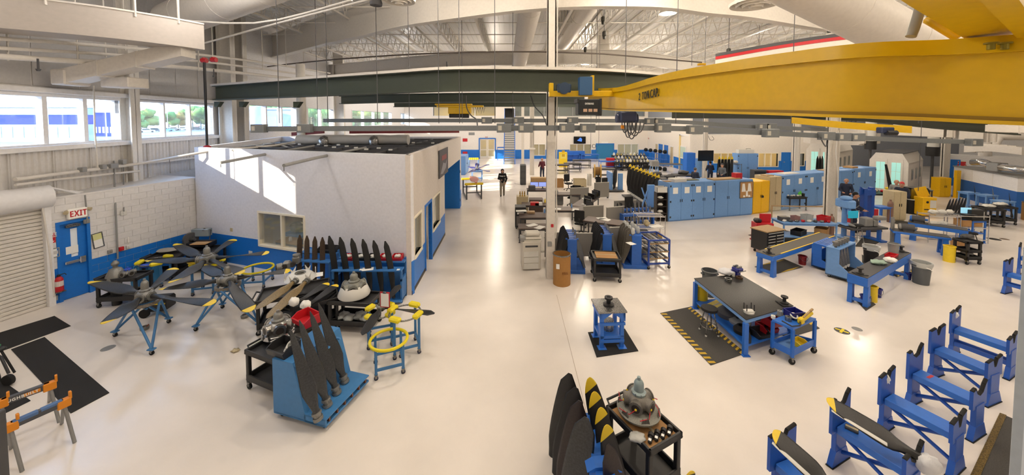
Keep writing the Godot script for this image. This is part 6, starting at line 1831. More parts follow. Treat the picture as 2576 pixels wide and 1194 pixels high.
	for q in [[1310, 530, 1.0, "papers piled on the black wheeled cabinet"], [1337, 566, 0.6, "papers on the low desk behind the copier"], [1357, 572, 0.6, "more papers on the low desk beside the column"], [1450, 531, 0.74, "white sheet lying on the dark brown desk"], [1473, 500, 0.74, "upper white sheets on the long brown desk"], [1480, 515, 0.74, "lower white sheets on the long brown desk"], [1522, 552, 0.74, "white papers heaped on the desk right of the swivel chair"], [1400, 525, 0.74, "white keyboard sheet on the brown desk beside the column"], [1525, 540, 0.74, "papers and slips at the right of the strewn desk"]]:
		papers(q[3], fl(q[0], q[1], 1.0) if k == 0 else on_desk(ds, fl(q[0], q[1], q[2])), 0.42, 0.28, k * 23.0, 3)
		k += 1
	k = 0
	for q in [[1345, 515, 0.75, 0.42, 0.14, 0.3, RED, "red flat box on the brown desk by the aisle"], [1357, 522, 0.75, 0.36, 0.12, 0.3, PLASTIC, "white and red carton beside the red flat box"], [1335, 533, 0.75, 0.35, 0.08, 0.25, WOOD, "shallow wooden tray on the dark desk"], [1341, 487, 0.75, 0.4, 0.26, 0.35, DARK, "black printer on the brown printer desk"], [1362, 487, 0.75, 0.4, 0.22, 0.35, GREY, "grey printer on the brown printer desk"], [1455, 478, 0.75, 0.22, 0.2, 0.06, PLASTIC, "white framed gadget between the black monitors"], [1530, 498, 0.75, 0.3, 0.15, 0.3, DARK, "dark tray on the far desk"], [1512, 532, 0.75, 0.2, 0.1, 0.16, RED, "small red box on the strewn desk"]]:
		carton(q[7], T(on_desk(ds, fl(q[0], q[1], q[2]))), q[3], q[4], q[5], q[6], false, "", "desk_box")
	for i in 14:
		var p := on_desk(ds, fl(1330 + (i % 7) * 36.0, 470 + (i * 37) % 60, 0.76))
		solo("desk_bottle", "little bottle or tin among the clutter of the office desks", "bottle", lt([[0, 0], [0.04, 0], [0.04, 0.12], [0.02, 0.16], [0.02, 0.2], [0, 0.2]], 8), [RED, WHITE, DARK, BLUE2, YEL][i % 5], T(p), "bottles among the desks")
	var rl := thing("cable_reel", "round amber reel on a black stand behind the offices", "reel", T(fl(1503, 468)))
	for x in [-0.28, 0.18]:
		pt("flange", cy(V(x, 1.15, 0), V(x + 0.1, 1.15, 0.02), 0.5, -1, 28), mt("amber", hx("b08a3a"), 0.5), rl)
	pt("drum", cy(V(-0.25, 1.15, 0), V(0.2, 1.15, 0), 0.3, -1, 20), mt("reel core", hx("7d5c25"), 0.6), rl)
	pt("stand", bb(-0.1, 0, -0.2, 0.25, 0.7, 0.1, 0.02).cyl(V(0.05, 0.7, 0), V(0.05, 1.15, 0), 0.05), RUBBER, rl)
	solo("foam_roll", "tall white roll of foam standing by the amber reel", "roll", lt([[0, 0], [0.17, 0], [0.18, 0.02], [0.18, 0.88], [0.17, 0.9], [0.05, 0.9], [0.04, 0.8], [0, 0.8]], 18), PLASTIC, T(fl(1482, 466)))
	var yb := thing("yellow_cupboard", "narrow yellow cupboard with a sign near the far wall", "cabinet", T(fl(1417, 420)))
	pt("body", bb(-0.42, 0, -0.5, 0.42, 1.55, 0, 0.02), YEL, yb)
	pt("panel", bb(-0.3, 0.9, 0, 0.3, 1.35, 0.02), mt("yellow pale", hx("e7d76a"), 0.5), yb)
	pt("warning_sign", bb(-0.15, 1.1, 0.02, 0.15, 1.35, 0.03).bx(-0.15, 1.56, -0.02, 0.15, 1.75, 0.02), mt("tape hazard", hx("c9a421"), 0.6, 0, "paint"), yb)
	k = 0
	for q in [[1408, 436, 1.7, 0.8, 0], [1440, 432, 1.6, 0.8, 0], [1436, 405, 2.4, 0.9, 0], [1480, 405, 2.4, 0.9, 0], [1535, 425, 2.2, 0.9, 0], [1520, 448, 1.8, 0.9, 0], [1570, 420, 2.2, 0.9, -20], [1463, 422, 1.8, 0.8, 0]]:
		var bb := k in [2, 3, 4]
		table("work_bench", ["black table left of the amber reel", "black table behind the tall white roll", "blue bench under the far three pane window", "blue bench left of the blue double door", "blue bench right of the red cabinet", "grey bench with a dark machine beside the reel", "black bench among the hub carts", "teal edged table by the white roll"][k], T(fl(q[0], q[1]), q[4]), q[2], q[3], 0.85, BLUE if bb else BLACK, BLUE if bb else DARK, 0.3)
		k += 1
	cabinet("red tool cabinet near the far blue door", T(fl(1527, 425)), 0.75, 0.5, 1.1, 1, RED)
	cabinet("blue cabinet row under the far window", T(fl(1425, 405)), 2.2, 0.6, 1.2, 3, BLUE)
	carton("long tan boards stacked beside the aisle cabinet", T(fl(1358, 462), 0), 1.4, 0.5, 0.6, WOOD, false, "", "board_stack")
	carton("brown crate with a yellow band behind the column", T(fl(1405, 470)), 0.7, 0.6, 0.5, CARD, true, "", "crate")
	carton("tan crates of paper left of the white roll", T(fl(1458, 468)), 0.9, 0.55, 0.6, TAN, true, "", "crate")
	k = 0
	for r in 3:
		for i in 5:
			var px := 1548 + i * 17.0 + r * 4
			var py := 408 + r * 10.0
			cart(nth(i) + " small black hub cart in the " + ["farthest", "middle", "nearest"][r] + " row before the far wall", T(fl(px, py)), 0.75, 0.7, 0.8, null, "hub carts before the far wall")
			for j in 2:
				var p := fl(px, py) + V(-0.17 + j * 0.34, 0.8, 0.0)
				var o := thing("propeller_hub", ["left", "right"][j] + " tagged hub on the " + nth(i) + " cart of the " + ["farthest", "middle", "nearest"][r] + " row before the far wall", "hub", T(p), "hubs on the far carts")
				pt("hub_barrel", lt([[0, 0], [0.12, 0], [0.16, 0.1], [0.12, 0.24], [0.05, 0.26], [0.05, 0.36], [0, 0.36]], 10), [PLASTIC, CAST, GREY][(k + j) % 3], o)
				pt("tag", bb(-0.04, 0.05, 0.16, 0.04, 0.2, 0.17), [PAPER, YEL][(k + j) % 2], o)
			k += 1
	for i in 10:
		var px := 1624 + (i % 5) * 12.0
		var py := 410 + (i / 5) * 12.0 + (i % 5) * 2.0
		var t := T(fl(px, py))
		if i < 5:
			shelf_unit("blue shelf of dark hubs along the far right corner", t, 0.55, 0.6, 1.35, 3, BLUE, false, "shelf_unit", "blue shelves in the far corner")
		lump("dark_hub", "round black hub stored on the blue shelves of the far corner", "hub", t * V(0, 1.36 if i < 5 else 0.0, 0), V(0.22, 0.2, 0.2), RUBBER, 0.12, i, "black hubs in the far corner")
	table("work_bench", "blue trestle bench in front of the far office windows", T(fl(1682, 434), -10), 2.2, 0.9, 0.85, BLUE2, DARK, 0.0)
	for q in [[1655, 470, "dark work table left of the slim column"], [1690, 478, "dark work table of parts under the wall screen"], [1722, 466, "dark work table beside the blue cupboard"]]:
		table("work_bench", q[2], T(fl(q[0], q[1])), 1.7, 0.9, 0.85, BLACK, DARK, 0.25)
		lump("dark_hub", "dark part lying on the " + q[2], "hub", fl(q[0] - 4, q[1]) + V(0, 0.85, 0), V(0.4, 0.16, 0.25), DARK, 0.2, q[0])
	var cs := thing("grey_tank", "small grey tank on a blue stool beside the yellow tipped blades", "tank", T(fl(1645, 447)))
	pt("tank", bb(-0.3, 1.0, -0.3, 0.3, 1.5, 0.3, 0.04), GREY, cs)
	for s in [[-1, -1], [1, -1], [-1, 1], [1, 1]]:
		pt("leg", cy(V(s[0] * 0.22, 1.0, s[1] * 0.22), V(s[0] * 0.34, 0, s[1] * 0.34), 0.035, -1, 6), BLUE2, cs)
	var n := 17
	for i in n:
		var f := i / float(n - 1)
		var b := fl(lerpf(1580, 1636, f), lerpf(487, 524, f))
		var tip := at(lerpf(1583, 1655, f), lerpf(412, 438, f) + 5 * (i % 2), -b.z + 0.12 - 0.1 * (i % 2))
		lone_blade("tall black yellow tipped blade, " + nth(i) + " from the far end of the long row", b + V(0, 0.12, 0), tip, V(0.5, 0.0, 0.87), 0.36, mt("blade matt", hx("1d1d1f"), 0.6), YEL, "tall yellow tipped blades in a row", 0.12, PLASTIC, 0.05)
	var ea := thing("blade_rack", "blue end frame of the long row of yellow tipped blades", "rack", T(fl(1636, 527), 0))
	pt("end_panel", bb(-0.1, 0.1, -0.3, 0.28, 1.35, -0.1, 0.006), BLUE2, ea)
	pt("strut", cy(V(-0.45, 0.1, -0.1), V(0.0, 1.3, -0.2), 0.05, -1, 4).cyl(V(-0.45, 1.2, -0.15), V(-0.1, 0.2, -0.1), 0.04, -1, 4), BLUE2, ea)
	pt("base", bb(-0.5, 0.04, -3.6, 0.3, 0.1, 0.0, 0.004), DARK, ea)
	var eb := thing("blade_rack", "smaller blue rack left of the long row of blades", "rack", T(fl(1552, 482), 0))
	pt("end_panel", bb(-0.42, 0.1, -1.2, -0.3, 1.3, 0.0, 0.006), BLUE2, eb)
	pt("end_panel", bb(0.1, 0.1, -0.2, 0.42, 1.25, -0.06, 0.006), BLUE2, eb)
	pt("base", bb(-0.7, 0.04, -1.2, 0.45, 0.12, 0.2, 0.006), DARK, eb)
	for i in 4:
		var b := fl(1552, 482) + V(-0.15 + i * 0.09, 0.14, -0.3 - i * 0.2)
		lone_blade("black blade in the smaller blue rack by the offices", b, b + V(0.1, 1.35, -0.1), V(0.6, 0, 0.8), 0.3, BLADE, null, "blades of the smaller rack", 0.0)
	var bc := thing("bookcase", "dark brown open bookcase at the left end of the blue cabinets", "shelf", T(fl(1665, 557)))
	var bm := mt("espresso wood", hx("2b211d"), 0.5)
	pt("sides", bb(-0.27, 0, -0.35, -0.24, 1.42, 0).bx(0.22, 0, -0.35, 0.27, 1.42, 0).bx(-0.27, 0, -0.35, 0.27, 1.42, -0.33), bm, bc)
	for i in 5:
		pt("shelf", bb(-0.24, 0.04 + i * 0.34, -0.34, 0.22, 0.07 + i * 0.34, -0.01), bm, bc)
	var tb := carton("white plastic tub on top of the dark bookcase", T(fl(1665, 557) + V(0, 1.42, -0.18)), 0.5, 0.28, 0.34, PLASTIC, true, "", "tub")
	for i in 3:
		lump("bagged_part", "white bagged part on a shelf of the dark bookcase", "bag", fl(1665, 557) + V(-0.05, 0.42 + i * 0.34, -0.12), V(0.14, 0.07, 0.1), PLASTIC, 0.2, i, "bags in the bookcase")
func cabinets() -> void:
	var rows := [[1683, 558, 1797, 549, 1.9, 4, "blue four door cabinet with four white notices, at the left end of the row", BLUE2, {"hinge": true, "sheet": true}], [1798, 548, 1892, 540, 1.88, 3, "plain blue three door cabinet with a pin board", BLUE2, {}], [1893, 539, 1934, 534, 1.72, 2, "bright yellow flammables cabinet in the blue row", mt("safety yellow", hx("f2bd0c"), 0.4, 0, "paint"), {"called": "safety_cabinet"}], [1935, 533, 1964, 530, 1.9, 2, "putty coloured cabinet right of the yellow one", TAN, {"called": "steel_cabinet"}], [1965, 529, 2082, 514, 1.92, 4, "blue cabinet with notices behind the black side table", BLUE2, {"hinge": true, "sheet": true}], [2084, 513, 2143, 505, 1.92, 2, "blue cabinet just right of the tall white column", BLUE2, {"hinge": true}], [2144, 504, 2201, 496, 1.95, 2, "blue cabinet at the right end of the row", BLUE2, {"hinge": true, "sheet": true}]]
	var frames := []
	for q in rows:
		var a := fl(q[0], q[1])
		var b := fl(q[2], q[3])
		cabinet(q[6], span(a, b), flat_len(a, b), 0.9, q[4], q[5], q[7], q[8])
		frames.append([span(a, b), flat_len(a, b)])
	var pb := thing("pin_board", "cork pin board with white coats and papers on the plain blue cabinet", "notice board", frames[1][0] * T(V(frames[1][1] - 0.45, 1.35, 0.01)))
	pt("board", bb(-0.4, -0.4, 0, 0.4, 0.4, 0.02), CARD, pb)
	pt("frame", bb(-0.43, -0.43, 0, 0.43, -0.4, 0.03).bx(-0.43, 0.4, 0, 0.43, 0.43, 0.03).bx(-0.43, -0.4, 0, -0.4, 0.4, 0.03).bx(0.4, -0.4, 0, 0.43, 0.4, 0.03), STEEL, pb)
	for q in [[-0.18, 0.12, 0.26, 0.42], [0.2, 0.12, 0.26, 0.42], [0.04, -0.2, 0.16, 0.3], [-0.14, -0.33, 0.14, 0.1], [0.2, -0.33, 0.14, 0.1]]:
		pt("pinned_sheet", B.new().prism([[q[0] - q[2] * 0.35, q[1] + q[3] / 2], [q[0] + q[2] * 0.2, q[1] + q[3] / 2], [q[0] + q[2] / 2, q[1] - q[3] / 2], [q[0] - q[2] / 2, q[1] - q[3] / 2]], 0.02, 0.026), PAPER, pb)
	var y: Transform3D = frames[2][0]
	var yl := thing("latch", "black lock box on the yellow flammables cabinet", "lock", y * T(V(frames[2][1] * 0.5 + 0.08, 0.9, 0.01)))
	pt("lock_plate", bb(-0.07, -0.06, 0, 0.07, 0.06, 0.03, 0.01).cyl(V(0, 0, 0.03), V(0, 0, 0.05), 0.03), BLACK, yl)
	var k := 0
	for q in [[0, 0.7, -0.35, 0.7, 0.16, 0.5, PLASTIC, "long white carton on the left blue cabinet"], [0, 1.6, -0.6, 0.9, 0.03, 0.4, mt("panel olive", hx("4a4a26"), 0.4), "dark plate with a yellow grip on the left cabinet's top"], [0, 0.3, -0.5, 0.5, 0.02, 0.35, CARD, "flat cardboard on the left blue cabinet"], [1, 0.9, -0.4, 1.7, 0.06, 0.5, WOOD, "long boards lying on the plain blue cabinet"], [1, 1.75, -0.4, 0.4, 0.3, 0.3, RED, "red tool box lid on the cabinets, behind the pin board"], [3, 0.3, -0.4, 0.5, 0.05, 0.4, WOOD, "wooden board on the putty cabinet"], [4, 1.1, -0.4, 1.2, 0.05, 0.5, PLASTIC, "white sheet board on the blue cabinet with notices"], [5, 0.6, -0.4, 1.1, 0.04, 0.6, WOOD, "pale plywood on the cabinet right of the column"], [6, 0.5, -0.4, 0.6, 0.1, 0.5, CARD, "open brown cartons on the rightmost blue cabinet"]]:
		carton(q[7], frames[q[0]][0] * T(V(q[1], rows[q[0]][4], q[2])), q[3], q[4], q[5], q[6], false, "", "stored_box")
		k += 1
	table("side_table", "black side table of small parts before the blue cabinets", T(fl(1999, 527), 4), 1.05, 0.5, 0.75, BLACK, BLACK, 0.0)
	for i in 5:
		lump("small_part", "small pale part lying on the black side table", "part", fl(1999, 527) + V(-0.4 + i * 0.17, 0.75, 0.05 * (i % 2)), V(0.07, 0.05, 0.06), PLASTIC, 0.2, i, "parts on the side table")
	solo("green_folder", "bright green folder propped on the black side table", "folder", B.new().prism([[0, 0], [0.24, 0], [0.16, 0.3], [0.02, 0.2]], -0.02, 0.02), mt("folder green", hx("5ac04a"), 0.5), T(fl(1999, 527) + V(0.15, 0.75, 0)))
	carton("black pen box beside the green folder", T(fl(1999, 527) + V(0.42, 0.75, 0)), 0.14, 0.16, 0.12, BLACK, true, "", "pen_box")
	var tv := thing("wall_screen", "black unlit television hung on the slim column", "television", T(at(1775, 391, 25.0), 4))
	pt("screen", bb(-0.56, -0.38, 0, 0.56, 0.36, 0.05, 0.01), SCREEN, tv)
	pt("bracket", bb(-0.1, -0.1, -0.4, 0.1, 0.1, 0.0), STEEL, tv)
	var t2 := thing("wall_screen", "television on the far wall showing a blue picture", "television", wall_at(1458, 352, FA, FB, 0.05))
	pt("screen", bb(-0.76, -0.45, 0, 0.76, 0.45, 0.06, 0.01), SCREEN, t2)
	pt("picture", B.new().prism([[-0.35, -0.05], [-0.1, 0.12], [0.0, 0.28], [0.15, 0.3], [0.3, 0.1], [0.25, -0.2], [0.0, -0.15], [-0.15, -0.12]], 0.06, 0.065), glow("screen blue", hx("3f78d8"), 0.8), t2)
	var ck := thing("wall_clock", "round black rimmed clock on the far wall", "clock", wall_at(1494, 367, FA, FB, 0.02))
	pt("face", cy(V(0, 0, 0), V(0, 0, 0.03), 0.2, -1, 24), PAPER, ck)
	pt("rim", B.new().tube(range(24).map(func(s): return V(cos(TAU * s / 24) * 0.21, sin(TAU * s / 24) * 0.21, 0.02)), 0.03, 6, true), BLACK, ck)
	for q in [[1633, 348, FB, PA, "small red exit sign in the far right corner"], [1224, 345, FA, FB, "small red exit sign over the far double doors"]]:
		var o := thing("exit_sign", q[4], "sign", wall_at(q[0], q[1], q[2], q[3], 0.03))
		pt("sign_plate", bb(-0.18, -0.11, 0, 0.18, 0.11, 0.05, 0.01), PLASTIC, o)
		text("EXIT", 0.15, RED, o, T(V(0, 0, 0.051)), "Droid Sans", 0.85)
	sign_on("framed_notice", "black framed blank notice on the white partition", PA, PB, [1877, 374, 1887, 380], PAPER, BLACK)
	sign_on("wall_plaque", "white plaque above the far blue double door", FA, FB, [1513, 356, 1530, 361], PAPER)
	cabinet("tall blue double cabinet against the partition", T(fl(1854, 462)), 1.6, 0.7, 2.35, 2, BLUE2, {"hinge": true})
	carton("long white box on top of the tall double cabinet", T(fl(1878, 462) + V(0, 2.35, -0.3)), 1.2, 0.3, 0.4, PLASTIC, false, "", "stored_box")
	var t3 := cabinet("open blue cupboard with dark shelves by the office window", T(fl(1727, 445)), 0.75, 0.7, 2.1, 1, BLUE)
	cabinet("tall blue cupboard standing open behind the wall screen", T(fl(1751, 446)), 0.8, 0.7, 1.6, 1, BLUE2)
	var k2 := 0
	for q in [[1912, 470, 0.9, 1.25, DARK], [1952, 470, 1.1, 1.2, RED]]:
		var o := thing("tool_chest", ["black roller tool chest stacked behind the cabinets", "red roller tool chest behind the cabinets, before the partition"][k2], "tool chest", T(fl(q[0], q[1])))
		pt("body", bb(-q[2] / 2, 0.0, -0.5, q[2] / 2, q[3], 0, 0.01), q[4], o)
		for i in 7:
			pt("drawer", bb(-q[2] / 2 + 0.03, 0.14 + i * 0.15, 0, q[2] / 2 - 0.03, 0.26 + i * 0.15, 0.02).bx(-q[2] / 2 + 0.06, 0.23 + i * 0.15, 0.02, q[2] / 2 - 0.06, 0.25 + i * 0.15, 0.035), q[4] if k2 else BLACK, o)
		k2 += 1
	for i in 5:
		var p := fl(1805 + i * 8, 466)
		lone_blade("black blade with a yellow tip standing behind the cabinet row", p + V(0, 0.1, 0), p + V(0.1, 2.2, 0), V(0.4, 0, 1), 0.34, BLADE, YEL, "upright blades behind the cabinets")
	shelf_unit("steel shelf of bagged hubs left of the tall double cabinet", T(fl(1842, 462)), 1.0, 0.6, 1.6, 3, STEEL)
	for i in 4:
		lump("bagged_part", "pale bagged part on the shelf left of the tall double cabinet", "bag", fl(1836 + i * 5, 462) + V(0, 1.6, 0), V(0.12, 0.12, 0.1), PLASTIC, 0.2, i, "bags on the shelf by the double cabinet")
	var t := span(FA, FB)
	var st := thing("stairs", "steep steel stairs with blue stringers at the end of the aisle", "stairs")
	var s0 := fl(1281.5, 413)
	var top := V(s0.x, 5.3, -45.0)
	var hw := 0.62
	for s in [-1, 1]:
		pt("stringer", B.new().beam([s0 + V(s * hw, 0, 0), top + V(s * hw, 0, 0)], [[-0.04, -0.12], [0.04, -0.12], [0.04, 0.18], [-0.04, 0.18]]), BLUE, st)
		pt("handrail", cy(s0 + V(s * hw, 1.0, 0), top + V(s * hw, 1.0, 0), 0.03), BLUE, st)
	for i in 22:
		var p := s0.lerp(top, (i + 0.6) / 22.0)
		pt("tread", bb(p.x - hw, p.y - 0.13, p.z - 0.16, p.x + hw, p.y + 0.02, p.z + 0.14), GREY, st)
	var rt := thing("ring_table", "blue table of yellow ring pads beside the blue shelf unit", "stand", T(fl(1192, 422)))
	pt("frame", bb(-0.5, 0, -0.4, -0.45, 0.85, -0.35).bx(0.45, 0, -0.4, 0.5, 0.85, -0.35).bx(-0.5, 0, 0.35, -0.45, 0.85, 0.4).bx(0.45, 0, 0.35, 0.5, 0.85, 0.4), BLUE2, rt)
	for i in 5:
		pt("pad", cy(V(-0.4 + i * 0.2, 0.85, 0), V(-0.4 + i * 0.2, 1.05, 0), 0.12, 0.1), YEL, rt)
	var fc := fl(1200, 424, 0.95)
	propeller("propeller with navy covered blades lying on a blue stand in the far aisle", fc, 0.15, [fl(1230, 413, 0.95), fl(1232, 431, 0.9), fl(1178, 418, 1.0), fl(1180, 434, 0.9), fl(1201, 410, 1.35)], 0.36, NAVY, null)
	table("blade_stand", "blue stand under the navy covered propeller", T(drop(1200, 424, 0.95)), 0.9, 0.8, 0.82, BLUE2, BLUE2, 0.2)
	var sa := fl(1174, 502)
	var sb := fl(1211, 500)
	var ss := thing("blade_stand", "dark frame stand with yellow padded rails in the far aisle", "stand", span(sa, sb))
	var sl := flat_len(sa, sb)
	for z in [0.0, -2.0]:
		for x in [0.0, sl]:
			pt("post", bb(x - 0.04, 0, z - 0.04, x + 0.04, 0.92, z + 0.04), DARK, ss)
		pt("padded_rail", bb(-0.12, 0.9, z - 0.07, sl + 0.12, 1.04, z + 0.07, 0.03), YEL, ss)
		pt("cross_bar", bb(0, 0.4, z - 0.03, sl, 0.46, z + 0.03), DARK, ss)
	for x in [0.0, sl]:
		pt("floor_rail", bb(x - 0.04, 0.05, -2.0, x + 0.04, 0.12, 0), DARK, ss)
	lone_blade("red and silver blade resting on the yellow padded stand", span(sa, sb) * V(sl * 0.6, 1.08, 0.3), span(sa, sb) * V(sl * 0.75, 1.1, -2.3), Vector3.UP, 0.55, mt("blade salmon", hx("c4786a"), 0.5, 0.1), STEEL)
	cabinet("tall blue shelf unit along the side wall beyond the white room", TB(Basis(Vector3.UP, PI / 2), fl(1171, 440)), 2.2, 0.8, 1.7, 2, BLUE2)
	table("counter", "tan topped counter inside the opening of the white room", T(fl(1133, 520) + V(-0.5, 0, -0.6)), 0.9, 0.7, 1.0, TAN, WOOD, 0.3)
	carton("open cream carton on the counter in the opening", T(fl(1133, 520) + V(-0.5, 1.0, -0.5)), 0.35, 0.3, 0.3, PLASTIC, true)
	lump("figurine", "brown bronze casting on the counter in the opening", "casting", fl(1133, 520) + V(-0.4, 1.0, -0.75), V(0.25, 0.3, 0.2), mt("bronze", hx("6a4a30"), 0.4, 0.6), 0.3, 6)
	table("blue_cart", "tall thin blue cart left of the steel stairs", T(fl(1260, 402)), 0.9, 0.6, 1.6, BLUE, BLUE, 0.6)
	var po := thing("wall_poster", "dark framed photo poster high on the white room's side wall", "poster", wall_at(1114, 407, RB, RC, 0.02))
	pt("frame", bb(-1.0, -0.55, 0, 1.0, 0.55, 0.03), DARK, po)
	pt("print", bb(-0.95, -0.5, 0.03, 0.95, 0.5, 0.034), mt("print dusk", hx("3f3b3e"), 0.5), po)
	pt("red_lettering", bb(-0.5, 0.1, 0.034, 0.6, 0.3, 0.037), mt("print red", hx("8a3430"), 0.5), po)
	pt("pale_shape", B.new().prism([[-0.8, -0.4], [-0.2, 0.0], [0.3, -0.1], [0.7, 0.05], [0.4, -0.3], [-0.3, -0.45]], 0.034, 0.037), mt("print pale", hx("8b8a90"), 0.5), po)
	for q in [[1162, 352, RED], [1162, 385, RED]]:
		solo("wall_sign", "small red sign on the end of the white room" + (", upper one" if q[1] < 370 else ", lower one"), "sign", bb(-0.3, -0.2, -0.03, 0.3, 0.2, 0.03, 0.01).bx(-0.2, -0.05, 0.03, 0.2, 0.05, 0.035), q[2], wall_at(q[0] + 8, q[1], FA, FB, 0.03))

func booth(label: String, px: Array, h: float, depth: float, inside: Material, m: Material) -> void:
	var a := fl(px[0], px[1])
	var b := fl(px[2], px[3])
	var l := flat_len(a, b)
	var o := thing("spray_booth", label, "booth", span(a, b))
	pt("front_wall", B.new().prism([[0, 0], [l, 0], [l, h * 0.78], [l * 0.84, h], [l * 0.16, h], [0, h * 0.82]], -0.12, 0), m, o)
	pt("roof", B.new().prism([[0, h * 0.82], [l * 0.16, h], [l * 0.84, h], [l, h * 0.78], [l, h * 0.74], [l * 0.8, h - 0.06], [0.1, h * 0.78]], -depth, -0.12), m, o)
	pt("side_wall", bb(l - 0.08, 0, -depth, l, h * 0.76, -0.12).bx(0, 0, -depth, 0.08, h * 0.8, -0.12), m, o)
	pt("roof_deck", bb(l * 0.1, h, -depth, l * 0.88, h + 0.04, -0.05), DARK, o)
	for s in [0.3, 0.7]:
		var d := pt("booth_door", bb(l * (s - 0.17), 0.02, 0, l * (s + 0.17), h * 0.86, 0.03, 0.005), m, o)
		for i in 3:
			for j in 2:
				pt("green_pane", bb(l * (s - 0.12) + j * l * 0.12 + 0.01, 0.35 + i * h * 0.22, 0.03, l * (s - 0.12) + (j + 1) * l * 0.12 - 0.01, 0.33 + (i + 1) * h * 0.22, 0.045), inside, d)
	for i in 3:
		var w := pt("side_window", bb(l, h * 0.35, -depth * (0.2 + i * 0.26) - 0.5, l + 0.02, h * 0.62, -depth * (0.2 + i * 0.26)), GREY, o)
		pt("pane", bb(l + 0.02, h * 0.38, -depth * (0.2 + i * 0.26) - 0.44, l + 0.03, h * 0.59, -depth * (0.2 + i * 0.26) - 0.06), mt("booth pane", hx("9aa09c"), 0.15), w)
func bench(label: String, a: Vector3, b: Vector3, w: float, h: float, bh: float, top: Material, splay := 0.0) -> Node3D:
	var l := flat_len(a, b)
	var o := thing("work_bench", label, "bench", span(a, b))
	pt("bench_beam", bb(0, h - bh, -w, l, h - 0.02, 0, 0.01), BLUE, o)
	pt("bench_top", bb(0.01, h - 0.02, -w + 0.01, l - 0.01, h, -0.01), top, o)
	for x in [0.08, l - 0.2]:
		for z in [0.0, -w + 0.1]:
			pt("leg", B.new().prism([[x, h - bh], [x + 0.13, h - bh], [x + 0.16 + splay * (0.0 if z else 1.0), 0], [x - 0.03, 0]], z - 0.1, z), BLUE, o)
		pt("cross_rail", bb(x, 0.08, -w, x + 0.08, 0.16, 0), BLUE, o)
	return o
func right_things() -> void:
	var green := glow("booth light green", hx("9fd8cd"), 0.55)
	booth("first white spray booth with a lit green door, partly behind a column", [2026, 448, 2100, 456], 3.0, 5.0, green, STEELW)
	booth("second white spray booth with lit green glazed doors at right", [2184, 482, 2282, 494], 2.75, 4.5, green, STEELW)
	var lc := thing("led_clock", "small red lettered display on the second spray booth", "display", T(at(2190, 422, 24.6)))
	pt("case", bb(-0.14, -0.1, 0, 0.14, 0.1, 0.06, 0.01), BLACK, lc)
	pt("digits", bb(-0.1, -0.05, 0.06, 0.1, 0.05, 0.065), glow("led red", hx("c02020"), 1.0), lc)
	var k := 0
	for q in [[2189, 375, 26, 0.33, 0.6], [2346, 392, 26, 0.36, 0.66]]:
		var p := at(q[0], q[1], q[2])
		barrel("vent_drum", ["black vent drum on the roof behind the first booth", "black vent drum on the roof behind the second booth"][k], "drum", p, q[3], q[4], BLACK)
		pt("stack", cy(V(0, q[4], 0), V(0, 3.5, 0), 0.3, -1, 16), PLASTIC, get_node(["vent_drum", "vent_drum_001"][k]))
		pt("support", cy(V(0, -p.y, 0), V(0, 0, 0), 0.08), DARK, get_node(["vent_drum", "vent_drum_001"][k]))
		k += 1
	var dw := mt("duct white", hx("dcd5cb"), 0.5, 0, "paint")
	k = 0
	for q in [[[2030, 340, 28], [2150, 344, 27], [2195, 340, 26], 0.6], [[2250, 324, 21], [2370, 328, 19.5], [2376, 328, 19.4], 0.35], [[2410, 338, 19], [2470, 336, 18.5], [2475, 336, 18.4], 0.4], [[2430, 374, 21], [2500, 372, 20], [2576, 380, 19], 0.2], [[2480, 322, 12], [2576, 325, 11.4], [2640, 326, 11.4], 0.11]]:
		var h: float = q[3]
		var o := thing("box_duct", ["white rectangular duct over the first spray booth", "ribbed white rectangular duct below the yellow crane", "short ribbed white duct right of the ribbed one", "low white duct ending over the cabin", "narrow white duct just under the crane's right end"][k], "duct")
		var ps := path([q[0], q[1], q[2]])
		pt("duct_shell", B.new().beam(ps, [[-h, -h], [h, -h], [h, h], [-h, h]]), dw, o)
		for i in range(1, ps.size() - 2):
			pt("seam", bb(ps[i].x - 0.03, ps[i].y - h - 0.02, ps[i].z - h, ps[i].x + 0.03, ps[i].y + h + 0.02, ps[i].z + h + 0.03), dw, o)
		k += 1
	var ed := thing("elbow_duct", "big round white duct bending down into the white cabin at right", "duct")
	pt("duct_shell", B.new().tube(path([[2478, 392, 21], [2478, 366, 21], [2482, 350, 21], [2500, 342, 21], [2530, 341, 20.6], [2640, 341, 20]]), 0.26, 18), dw, ed)
	pt("duct_branch", B.new().tube(path([[2515, 345, 20.5], [2515, 372, 20.5], [2640, 376, 20]]), 0.16, 12), dw, ed)
	var fd := thing("flexible_duct", "silver foil flexible duct snaking over the cabin roof", "duct")
	for q in [[[2450, 408, 21.6], [2470, 408, 21], [2485, 413, 20.8], [2497, 420, 20.6]], [[2520, 421, 20], [2545, 424, 19.5], [2576, 427, 19.1], [2620, 420, 18.8]]]:
		var ps := path(q)
		pt("foil_tube", B.new().tube(ps, 0.2, 12), CHROME, fd)
		for p in ps:
			pt("foil_band", cy(p - V(0.03, 0, 0), p + V(0.03, 0, 0), 0.215, -1, 12), CHROME, fd)
	pt("fan_box", bb(-0.3, -0.22, -0.25, 0.3, 0.25, 0.25, 0.02), GREY, fd, T(at(2508, 420, 20.3)))
	var em := sign_on("round_sign", "red round emblem poster with a winding line on the white block", at(2383, 460, 27.0) * V(1, 0, 1), at(2700, 460, 24.0) * V(1, 0, 1), [2408, 405, 2428, 430], mt("sign buff", hx("cfc6a2"), 0.6))
	pt("emblem_disc", cy(V(0, 0, 0.015), V(0, 0, 0.025), 0.24, -1, 24).bx(-0.2, 0.2, 0.015, 0.2, 0.33, 0.022).bx(-0.2, -0.33, 0.015, 0.2, -0.2, 0.022), RED, em)
